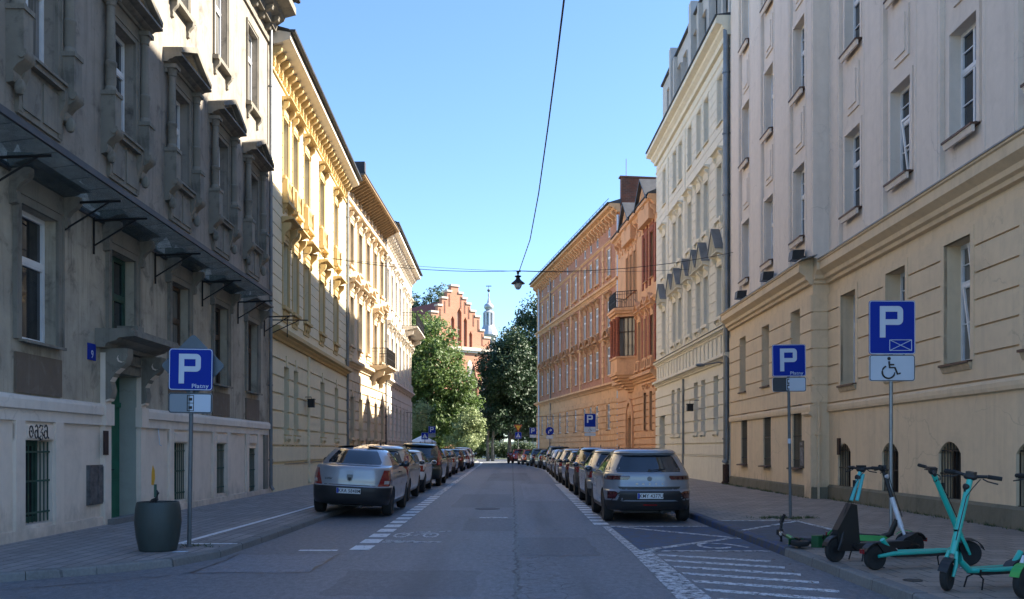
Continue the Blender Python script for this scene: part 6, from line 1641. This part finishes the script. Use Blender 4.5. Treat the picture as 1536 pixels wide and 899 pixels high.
wire('span_cable', sag((-7.9,35.2,8.9), (top.x-.03,35,top.z), .25)+sag((top.x+.03,35,top.z), (8.43,35.6,9.0), .25)[1:], .012, 'thin span wire carrying the street lamp between the facades')
wire('supply_cable', [top, at(795,360,30.5), at(808,290,25.5), at(822,190,20.4), at(835,90,16.6), at(846,0,14.2), at(858,-110,12.2)], .016, 'black supply cable running from the lamp overhead toward the camera')
wire('far_cable', sag((-8.2,72,4.3), (6.3,74,4.2), .25), .018, 'low thin wire crossing the street near its far end')
wire('facade_cable', sag((-8.0,40,9.7), (8.5,43,9.8), .35), .008, 'faint high wire crossing the street beyond the lamp')

# ------------------------------------------------------------------ motorbike, parasol
c = at(765, 690, 108)
t = empty('motorbike', (-.35,93.5,0), R(70)); tag(t, 'small motorbike with a pale wheel parked beside the red car at the far end', 'motorbike')
for x in (0, 1.3):
    mb = MB(); mb.lathe([(.24,-.05),(.31,-.04),(.33,0),(.31,.04),(.24,.05)], 20, ax='y'); o = mb.build('wheel', M['rubber'], t, smooth=40); o.location = (x,0,.33)
    mb = MB(); mb.lathe([(.245,-.02),(.245,.02)], 20, ax='y', cap=False); mb.lathe([(.17,-.025),(.17,.025)], 14, ax='y'); mb.build('rim', M['signwhite'], o)
mb = MB(); mb.prism([(.05,.75),(.55,.70),(.95,.85),(1.0,1.0),(.75,1.02),(.5,.86),(-.1,.9)], -.15, .15, 'y'); mb.box(.35,.85,-.18,.18,.30,.70); mb.build('body', P_['maroon'], t)
mb = MB(); mb.tube([(1.3,0,.33),(1.05,0,1.1)], .04, 6); mb.tube([(1.03,-.33,1.12),(1.05,0,1.08),(1.03,.33,1.12)], .02, 6); mb.build('fork', M['iron'], t)
t = empty('garden_parasol', (-8.35+.25,84.5,.1)); tag(t, 'white canvas garden parasol behind the left row of cars at the corner', 'parasol')
mb = MB(); n = 8
mb.lathe([(1.25,1.98),(1.27,2.02),(.02,2.62),(.02,2.58)], n, cap=False); mb.lathe([(1.25,1.82),(1.25,2.0)], n, cap=False); mb.build('canopy', plain('white canvas', (.66,.66,.66), .8, vs=2), t)
mb = MB(); mb.lathe([(.025,0),(.025,2.6)], 8); mb.build('pole', M['steel'], t)
# ------------------------------------------------------------------ foliage
def leafmat(name, c1, c2, c3, tr=.25, sc=.5):
    m, nt, b, out = newmat(name)
    v = coords(nt); n = noise(nt, v, sc, 4, .7); n2 = noise(nt, v, 9, 3, .7)
    c = ramp(nt, n, [(.3, c1), (.5, c2), (.72, c3)]); c = mix(nt, .4, c, ramp(nt, n2, [(.3, scl(c1, .8)), (.7, scl(c3, 1.15))]))
    L(nt, c, b.inputs['Base Color']); b.inputs['Roughness'].default_value = .6
    t = N(nt, 'ShaderNodeBsdfTranslucent'); L(nt, c, t.inputs[0]); mx = N(nt, 'ShaderNodeMixShader'); mx.inputs[0].default_value = tr
    L(nt, b.outputs[0], mx.inputs[1]); L(nt, t.outputs[0], mx.inputs[2]); L(nt, mx.outputs[0], out.inputs[0]); return m
M['leaf_l'] = leafmat('mid green leaves', (.045,.09,.022), (.085,.15,.035), (.155,.22,.06), .4)
M['leaf_d'] = leafmat('dark green leaves', (.016,.036,.016), (.028,.06,.026), (.055,.10,.038), .2)
M['leaf_p'] = leafmat('pale variegated leaves', (.15,.20,.07), (.26,.32,.14), (.38,.44,.22))
M['leaf_h'] = leafmat('hedge leaves', (.03,.055,.018), (.05,.085,.028), (.09,.13,.045))
M['leaf_b'] = leafmat('bluish green leaves', (.03,.06,.03), (.05,.09,.045), (.08,.13,.06))
M['bark'] = plain('bark', (.075,.062,.05), .95, vs=6, var=.5, bmp=.6)
M['bark_p'] = plain('pale bark', (.17,.155,.13), .9, vs=3, var=.5, bmp=.4)
def crown_mesh(lobes, n, s, seed, mat, parent, name='crown', clump=.8, core=.55):
    rnd = random.Random(seed); mb = MB(); tot = sum(r**2 for *_, r in lobes)
    vs = []; fs = []
    for (x, y, z, r) in lobes:
        nc = max(6, int(n*(r*r)/tot/22))
        for _ in range(nc):
            d = Vector((rnd.gauss(0,1), rnd.gauss(0,1), rnd.gauss(0,1))).normalized()
            q_ = r*(core+(1.02-core)*rnd.random()**.6)*(1+.16*math.sin(d.x*5+seed)*math.cos(d.z*6+y))
            cc = Vector((x, y, z))+Vector((d.x, d.y, d.z*.9))*q_; cr = clump*rnd.uniform(.5, 1.2)
            for _ in range(22):
                e = Vector((rnd.gauss(0,.5), rnd.gauss(0,.5), rnd.gauss(0,.36)))*cr; p = cc+e
                nn = (d*.6+Vector((rnd.uniform(-1,1), rnd.uniform(-1,1), rnd.uniform(-.3,1.2)))).normalized()
                a = nn.orthogonal().normalized(); b_ = nn.cross(a); th = rnd.uniform(0, 6.28)
                a, b_ = a*math.cos(th)+b_*math.sin(th), b_*math.cos(th)-a*math.sin(th); k = s*rnd.uniform(.6, 1.3); o = len(vs)
                vs += [tuple(p-a*k*.9), tuple(p+b_*k*.45+nn*k*.1), tuple(p+a*k), tuple(p-b_*k*.45-nn*k*.05)]; fs.append((o, o+1, o+2, o+3))
    mb.v = vs; mb.f = [list(f) for f in fs]; mb.m = [0]*len(fs)
    return mb.build(name, mat, parent)
def tree(name, label, base, lobes, mat, n, s, seed, trunk_r=.35, bark='bark', group=None, cat='tree', clump=.8, stems=1):
    """lobes in metres relative to the base: (dx, dy, z, r)"""
    t = empty(name, base); tag(t, label, cat, group)
    rnd = random.Random(seed); top = max(l[2] for l in lobes); low = min(l[2]-l[3] for l in lobes)
    mb = MB()
    for k in range(stems):
        ox = (k-(stems-1)/2)*trunk_r*3.2
        pts = [(ox, 0, -.1)]+[(ox+rnd.uniform(-.25,.25)*i*.35, rnd.uniform(-.25,.25)*i*.35, top*.85*i/6) for i in range(1, 7)]
        mb.tube(pts, [trunk_r*(1.25 if i == 0 else 1-.13*i) for i in range(7)], 9)
        for (x, y, z, r) in lobes[k::stems]:
            z0 = max(top*.15, z-r*1.0); zi = min(int(z0/(top*.85)*6), 5); p0 = Vector(pts[zi])
            mb.tube([p0, (p0+Vector((x, y, z)))/2+Vector((0,0,-.2)), Vector((x, y, z))], [trunk_r*.4, trunk_r*.25, trunk_r*.08], 6)
    mb.build('trunk', M[bark], t, smooth=60)
    crown_mesh(lobes, n, s, seed, M[mat], t, clump=clump)
    return t
def lob(base, Y, lst, dy=2.0, seed=1, k=1.0):
    """lobe list given as picture column, picture row, radius in m, at depth about Y"""
    rnd = random.Random(seed); out = []
    for px, py, r in lst:
        y = Y+rnd.uniform(-dy, dy); p = at(px, py, Y); out.append((p.x-base[0], y-base[1], p.z-base[2], r*k))
    return out
b1 = (-9.3, 104, .1)
tree('broadleaf_tree', 'big bright green leafy tree behind the left corner, sloping down to the right', b1,
     lob(b1, 104, [(632,492,1.9),(628,520,2.6),(652,510,2.0),(640,548,3.0),(668,542,2.3),(618,570,3.0),(655,582,3.2),(684,575,2.0),(690,600,2.0),(640,612,3.0),(670,620,2.6),(610,540,2.6),(612,500,2.0),(652,640,2.2),(622,640,2.4),(598,590,3.0),(676,642,1.6)], 2.2, 2, 1.13), 'leaf_l', 34000, .21, 11, .38, clump=.8)
b2 = (-.3, 116, .1)
tree('plane_tree', 'tall dark green tree right of the church with pale trunks below its crown', b2,
     lob(b2, 116, [(806,474,2.3),(800,500,3.0),(812,530,3.2),(790,545,3.2),(804,575,3.4),(775,575,3.2),(788,605,3.0),(812,610,3.0),(764,612,2.4),(806,632,2.4),(780,632,2.0),(825,640,2.4)], 2.5, 3), 'leaf_d', 36000, .22, 12, .24, 'bark_p', clump=.85)
b3 = (-2.6, 112, .1)
tree('plane_tree', 'dark green tree just right of the brick gable, lower than its taller neighbour', b3,
     lob(b3, 112, [(770,512,1.6),(768,535,2.2),(748,528,1.4),(745,552,2.3),(762,566,2.6),(740,580,2.2),(752,600,2.4),(738,610,1.7),(776,600,2.2),(745,628,1.7),(762,628,1.8)], 2.0, 4), 'leaf_d', 24000, .20, 13, .18, 'bark_p', clump=.75, stems=2)
b4 = (-4.9, 101.5, .1)
tree('pale_shrub', 'pale yellow green bushy shrub at the end of the left row of cars', b4,
     lob(b4, 101, [(705,625,1.0),(716,632,.8),(694,640,1.2),(712,650,1.1),(690,658,1.0),(676,662,.8),(704,664,.9)], .8, 5), 'leaf_p', 7000, .13, 14, .08, cat='shrub', clump=.45)
b5 = (-8.6, 86.5, .1)
tree('pale_shrub', 'small pale green bush against the corner of the off white building', b5,
     lob(b5, 86.5, [(627,622,.9),(634,612,.7),(628,636,.85),(620,628,.9)], .5, 6), 'leaf_p', 4500, .10, 15, .06, cat='shrub', clump=.4)
b6 = (-9.5, 118, .1)
tree('broadleaf_tree', 'shaded green tree low behind the bright tree and the shrubs', b6,
     lob(b6, 118, [(650,640,2.2),(668,650,2.2),(690,640,2.4),(630,650,2.4),(712,655,1.8),(660,620,2.6)], 1.5, 7), 'leaf_l', 14000, .20, 16, .2, clump=.7)
b7 = (-8, 152, .1)
for i, (px, lab) in enumerate(((600, 'dark background tree at the left end of the park'), (655, 'dark background tree behind the big bright tree'), (700, 'dark background tree left of the church buttress'), (748, 'dark background tree below the silver tower'), (795, 'dark background tree behind the give way sign'), (845, 'dark background tree hidden mostly by the brown building'))):
    c = at(px, 690, 150+3*(i % 2)); b = (c.x, c.y, .1); r_ = random.Random(40+i)
    tree('park_tree', lab, b, [(r_.uniform(-2.6,2.6), r_.uniform(-2,2), 3.2+k*1.1, 2.6) for k in range(6)], 'leaf_d', 8000, .30, 30+i, .3, 'bark_p' if i in (3, 4) else 'bark', group='trees in the park behind the hedge', clump=1.0, stems=2 if i == 4 else 1)
# hedge behind the junction
t = empty('hedge', (-1.6, 128.6, .1), R(3)); tag(t, 'clipped dark green hedge across the end of the street', 'hedge')
rnd = random.Random(8)
crown_mesh([(-4.2+k*.75, rnd.uniform(-.2,.2), .95+(.55 if k % 2 else 0)*.9, .95) for k in range(13)], 16000, .12, 21, M['leaf_h'], t, 'foliage', clump=.45, core=.6)
mb = MB()
for k in range(16): mb.tube([(-4.3+k*.58,0,-.1),(-4.3+k*.58+.1,.05,1.2)], .04, 5)
mb.build('stems', M['bark'], t)
# low wall with pale plaster and gate pillars behind the trees
t = empty('park_wall', (4.5, 140, .1)); tag(t, 'grey plastered low wall between the tree trunks right of the hedge', 'wall')
mb = MB(); mb.box(-9, 7, 0, .3, 0, 2.3); mb.box(-9.1,7.1,-.08,.38,2.3,2.42); mb.build('wall', M['d_wall'], t)
mb = MB()
for x in (-6,-2.5,1,4.5): mb.box(x-.25,x+.25,-.12,.4,0,2.7)
mb.build('pillar', M['c_wall'], t)
# trees beyond the church roof
for i, (px, py, r, lab) in enumerate(((660,446,2.6,'grey green tree rising behind the ridge of the brick church'),(612,452,1.8,'dark tree top above the balcony of the off white building'))):
    c = at(px, py, 235); b = (c.x, 235, .1)
    tree('far_tree', lab, b, [(0,0,c.z-.1,r*1.3),(-2.6,0,c.z-2.8,r*1.3),(2.4,0,c.z-2.2,r*1.2),(0,0,c.z-6,r*1.7),(-4.2,1,c.z-5,r*1.1),(0,0,c.z-11,r*2),(0,0,c.z-17,r*2)], 'leaf_b', 9000, .36, 50+i, .5, clump=1.2)

# ------------------------------------------------------------------ brick church with stepped gable
M['ch_brick'] = brick('church brick', (.46,.205,.125), (.40,.175,.105), (.45,.30,.22), .5, .16, .15)
M['ch_stone'] = plaster('church pale stone', (.58,.50,.42), (.3,.26,.22), .2, .2)
M['ch_roof'] = plain('red tile roof', (.20,.055,.035), .8, vs=5, var=.3)
DC = 168.0; K = DC/FPX
ang = R(37); OC = at(640, 673, DC)
t = empty('brick_church', (OC.x, DC-2.5, .0), ang); tag(t, 'brick church with stepped gable and red roof at the end of the street', 'church')
cs = math.cos(ang)
def gx(px):                               # along the gable wall
    a = (px-768)/FPX; return (a*(DC-2.5)-OC.x)/(math.cos(ang)-a*math.sin(ang))
def gz(py, px=None):
    d = DC-2.5+(gx(px)*math.sin(ang) if px else 5.0); return EYE+(HY-py)/FPX*d
G0, G1 = gx(641), gx(737)
steps = [(641,497),(647,497),(647,469),(657,469),(657,459),(663,459),(663,448),(671,448),(671,438),(677,438),(677,430),(688,430),(688,441),(694,441),(694,449),(700,449),(700,457),(706,457),(706,468),(713,468),(713,476),(720,476),(720,497),(726,497),(726,508),(735,508),(735,524)]
poly = [(gx(641), 0)]+[(gx(x), gz(y, x)) for x, y in steps]+[(gx(735), 0)]
mb = MB()
# wall built as vertical strips so the stepped outline stays crisp, with arched recesses left open
arch = [(679,517,474,5),(689,519,462,6.5),(698,520,476,5),(706,521,497,4.5)]
xs = sorted(set([x for x, _ in steps]+[a[0]-a[3]/2 for a in arch]+[a[0]+a[3]/2 for a in arch]))
def top_at(px):
    for i in range(0, len(steps)-1, 1):
        if steps[i][0] <= px <= steps[i+1][0] and steps[i][0] != steps[i+1][0]: return steps[i][1]
    return 524
for i in range(len(xs)-1):
    m_ = (xs[i]+xs[i+1])/2; a = [q_ for q_ in arch if abs(q_[0]-m_) < q_[3]/2]; ty = top_at(m_)
    if a:
        mb.box(gx(xs[i]), gx(xs[i+1]), 0, 1.0, 0, gz(a[0][1], a[0][0])); mb.box(gx(xs[i]), gx(xs[i+1]), 0, 1.0, gz(a[0][2], a[0][0]), gz(ty, m_)); mb.box(gx(xs[i]), gx(xs[i+1]), .6, 1.0, gz(a[0][1], a[0][0]), gz(a[0][2], a[0][0]))
    else: mb.box(gx(xs[i]), gx(xs[i+1]), 0, 1.0, 0, gz(ty, m_))
mb.box(gx(641), gx(641)+.6, 1, 30, 0, gz(478)); mb.box(gx(735)-.6, gx(735), 1, 30, 0, gz(524))
mb.build('gable_wall', M['ch_brick'], t)
mb = MB()
for a in arch:                                                # pointed heads of the recesses
    x0, x1 = gx(a[0]-a[3]/2), gx(a[0]+a[3]/2); c = (x0+x1)/2; z = gz(a[2], a[0]); h = (x1-x0)*.9
    mb.prism([(x0, z-h), (x0, z+.01), (c, z+.01)], .01, .6, 'y'); mb.prism([(x1, z-h), (c, z+.01), (x1, z+.01)], .01, .6, 'y')
mb.build('arch_heads', M['ch_brick'], t)
mb = MB()
for a in arch: x0, x1 = gx(a[0]-a[3]/2+1.2), gx(a[0]-a[3]/2+2.2); mb.box(x0, x1, .35, .605, gz(a[1], a[0]), gz(a[2]+7, a[0]))
mb.box(gx(660), gx(737), -.5, .0, gz(526), gz(521)); mb.box(gx(660),gx(737),-.3,0,gz(529),gz(526.2))
for i in range(0, len(steps)-1):
    (x0, y0), (x1, y1) = steps[i], steps[i+1]
    if x0 != x1: mb.box(gx(x0)-.12, gx(x1)+.12, -.15, 1.15, gz(y0, (x0+x1)/2), gz(y0, (x0+x1)/2)+.35)
mb.build('stone_trim', M['ch_stone'], t)
mb = MB()
for x in (652,660,667,674,691,697,703,710,717,723): mb.box(gx(x-1.1), gx(x+1.1), -.02, .05, gz(top_at(x)+22, x), gz(top_at(x)+4, x))
mb.build('blind_slots', M['g_rough'], t)
# gabled roof behind
mb = MB(); ap = (gx(683), gz(447, 683)); mb.prism([(gx(640), gz(497, 640)), ap, (gx(736), gz(528, 736))], 1.0, 30, 'y'); mb.build('roof', M['ch_roof'], t)
# lower storey: buttress, big window, doorway
mb = MB()
for x in (714, 735): mb.prism([(-1.2,0),(0,0),(0,gz(545)),(-.4,gz(552)),(-1.0,gz(575)),(-1.2,gz(578))], gx(x-3.2), gx(x+.2), 'x')
mb.build('buttress', M['ch_brick'], t)
mb = MB(); mb.box(gx(701), gx(708), -.06, .0, gz(585), gz(548)); n = 8
mb.prism([(gx(704.5)+(gx(708)-gx(704.5))*math.cos(R(180*k/n)), gz(548)+1.0*math.sin(R(180*k/n))) for k in range(n+1)], -.06, 0, 'y'); w = mb.build('window', M['ch_stone'], t)
mb = MB(); mb.box(gx(702), gx(707), -.09, -.065, gz(572), gz(549)); mb.build('pane', M['glass'], w)
mb = MB()
for k in range(1, 3): mb.box(gx(702)+(gx(707)-gx(702))*k/3-.05, gx(702)+(gx(707)-gx(702))*k/3+.05, -.12, -.09, gz(572), gz(549))
for k in range(1, 5): z = gz(572)+(gz(549)-gz(572))*k/5; mb.box(gx(702), gx(707), -.12, -.09, z-.04, z+.04)
mb.build('tracery', M['ch_stone'], w)
mb = MB(); mb.box(gx(723), gx(728), -.06, 0, gz(600), gz(560)); mb.build('blind_panel', M['ch_stone'], t)
# ------------------------------------------------------------------ silver baroque tower far behind
M['tin_s'] = plain('silvery tin', (.40,.43,.47), .4, .35, vs=2, var=.15)
M['tower_w'] = plaster('pale grey tower wall', (.50,.50,.50), (.3,.3,.3), .2, .2)
DT = 300.0; KT = DT/FPX; TP = at(733, 673, DT)
t = empty('baroque_tower', (TP.x, DT, 0)); tag(t, 'far silver grey church tower with onion lantern and thin spire', 'tower')
zz = lambda py: EYE+(HY-py)*KT
mb = MB(); w = 14*KT
mb.box(-w, w, -w, w, 0, zz(532)); mb.build('shaft', M['tower_w'], t)
for a, b, s_ in ((532,528,1.06),(506,503,1.0)): mb = MB(); mb.lathe([(w*s_,zz(a)),(w*s_*1.08,zz(b)),(w*.7,zz(b)+.1)], 8); mb.build('cornice', M['tin_s'], t)
mb = MB()
mb.lathe([(w*.98,zz(503)),(w*.92,zz(499)),(w*.78,zz(494)),(w*.62,zz(489))], 12); mb.build('dome', M['tin_s'], t)
mb = MB(); mb.lathe([(w*.78,zz(530)),(w*.78,zz(506))], 8); mb.build('drum', M['tower_w'], t)
mb = MB()
for k in range(8): a = R(22.5+45*k); mb.box(-.7, .7, -w*.79, -w*.70, zz(526), zz(511), 0, Matrix.Rotation(a, 4, 'Z')@Matrix.Rotation(R(22.5),4,'Z'))
mb.build('louvre', M['zinc_dark'], t)
mb = MB(); r = w*.5
for k in range(8): a = R(45*k+10); mb.tube([(r*math.cos(a), r*math.sin(a), zz(489)), (r*math.cos(a), r*math.sin(a), zz(470))], .42, 6)
mb.lathe([(r*.35,zz(489)),(r*.35,zz(470))], 10); mb.lathe([(r*1.15,zz(471)),(r*1.2,zz(469)),(r*.9,zz(467)),(r*.5,zz(466)),(r*.95,zz(463)),(r*1.05,zz(460)),(r*.85,zz(457)),(r*.4,zz(455)),(r*.22,zz(450)),(r*.12,zz(446)),(r*.2,zz(443)),(r*.1,zz(440)),(.12,zz(436)),(.06,zz(427))], 16)
mb.build('lantern', M['tin_s'], t, smooth=40)
mb = MB(); mb.ball((0,0,zz(436)), .5, 8); mb.box(-.9,.9,-.08,.08,zz(430),zz(430)+.25); mb.build('cross', M['zinc_dark'], t)

# little weeds along the right wall foot and the kerb
rnd = random.Random(9); mb = MB()
def tuft(x, y, z, h, n=9):
    for _ in range(n):
        a = rnd.uniform(0, 6.28); r = rnd.uniform(.01, .07); l = h*rnd.uniform(.5, 1.2); bx_, by_ = x+rnd.gauss(0,.05), y+rnd.gauss(0,.08)
        mb.add([(bx_-.008*math.sin(a), by_+.008*math.cos(a), z),(bx_+.008*math.sin(a), by_-.008*math.cos(a), z),(bx_+math.cos(a)*r, by_+math.sin(a)*r, z+l)], [(0,1,2)])
for k in range(110):
    y = 13+rnd.random()**1.0*24; x = (8.55+.012*y-.10) if y < 26.1 else 8.32; tuft(x, y, ZR, .05+.05*rnd.random(), 10)
for k in range(46): tuft(5.58+rnd.gauss(0,.28), 18.75+rnd.gauss(0,.12), ZR, .05, 10)
for k in range(20): tuft(-4.6+rnd.gauss(0,.2), 13.6+rnd.gauss(0,.05), ZL, .03, 6)
o = mb.build('weeds', M['leaf_h']); tag(o, 'low green weeds growing along the wall foot and sign base', 'weeds', kind='stuff')
rnd = random.Random(12); mb = MB()
for k in range(420):
    x = rnd.choice((rnd.uniform(3.2,3.82), rnd.uniform(-7.4,-4.1), rnd.uniform(3.95,8.3), rnd.uniform(-7.5,-6.9))); y = rnd.uniform(9.5, 34)
    z = .002 if x < 3.83 and x > 0 else (ZR if x > 0 else ZL); a = rnd.uniform(0, 6.28); s = rnd.uniform(.012, .035)
    mb.add([(x-s*math.cos(a), y-s*math.sin(a), z+.004),(x+s*.5*math.sin(a), y-s*.5*math.cos(a), z+.006),(x+s*math.cos(a), y+s*math.sin(a), z+.012),(x-s*.5*math.sin(a), y+s*.5*math.cos(a), z+.008)], [(0,1,2,3)])
o = mb.build('leaf_litter', plain('dry leaf litter', (.13,.09,.05), .9, vs=4, var=.6)); tag(o, 'scattered dry leaves and grit on the pavements and gutters', 'litter', kind='stuff')
# ------------------------------------------------------------------ camera, sun, sky
cd = bpy.data.cameras.new('camera'); cam = bpy.data.objects.new('camera', cd); COL.objects.link(cam)
cam.location = (0, 0, EYE); cam.rotation_euler = (R(90), 0, 0)
cd.sensor_width = 36; cd.lens = 36*FPX/1536; cd.shift_y = (HY-449.5)/1536; cd.clip_start = .1; cd.clip_end = 4000
S.camera = cam
EL, AZ = 39.0, 80.0                      # sun height, and its bearing clockwise from +y
w = bpy.data.worlds.new('World'); S.world = w; w.use_nodes = True
nt = w.node_tree; bg = nt.nodes['Background']
sky = nt.nodes.new('ShaderNodeTexSky'); sky.sky_type = 'NISHITA'; sky.sun_disc = False
sky.sun_elevation = R(EL); sky.sun_rotation = R(AZ); sky.air_density = 1.0; sky.dust_density = .3; sky.ozone_density = 1.0; sky.altitude = 200
mx = nt.nodes.new('ShaderNodeMix'); mx.data_type = 'RGBA'; mx.blend_type = 'MULTIPLY'; mx.inputs[0].default_value = 1; mx.inputs[7].default_value = (.64,.80,1.0,1)
nt.links.new(sky.outputs[0], mx.inputs[6]); nt.links.new(mx.outputs[2], bg.inputs[0]); bg.inputs[1].default_value = .073
sd = bpy.data.lights.new('sun', 'SUN'); sun = bpy.data.objects.new('sun', sd); COL.objects.link(sun)
sd.energy = 4.6; sd.angle = R(.53); sd.color = (1, .90, .76)
d = Vector((math.sin(R(AZ))*math.cos(R(EL)), math.cos(R(AZ))*math.cos(R(EL)), math.sin(R(EL))))
sun.rotation_euler = d.to_track_quat('Z', 'Y').to_euler()
vs_ = S.view_settings; S.display_settings.display_device = 'sRGB'
vs_.view_transform = 'Standard'; vs_.look = 'None'; vs_.gamma = 1; vs_.exposure = 2.2; vs_.use_curve_mapping = False
S.render.engine = 'CYCLES'; S.cycles.max_bounces = 12; S.cycles.diffuse_bounces = 8; S.cycles.transparent_max_bounces = 8
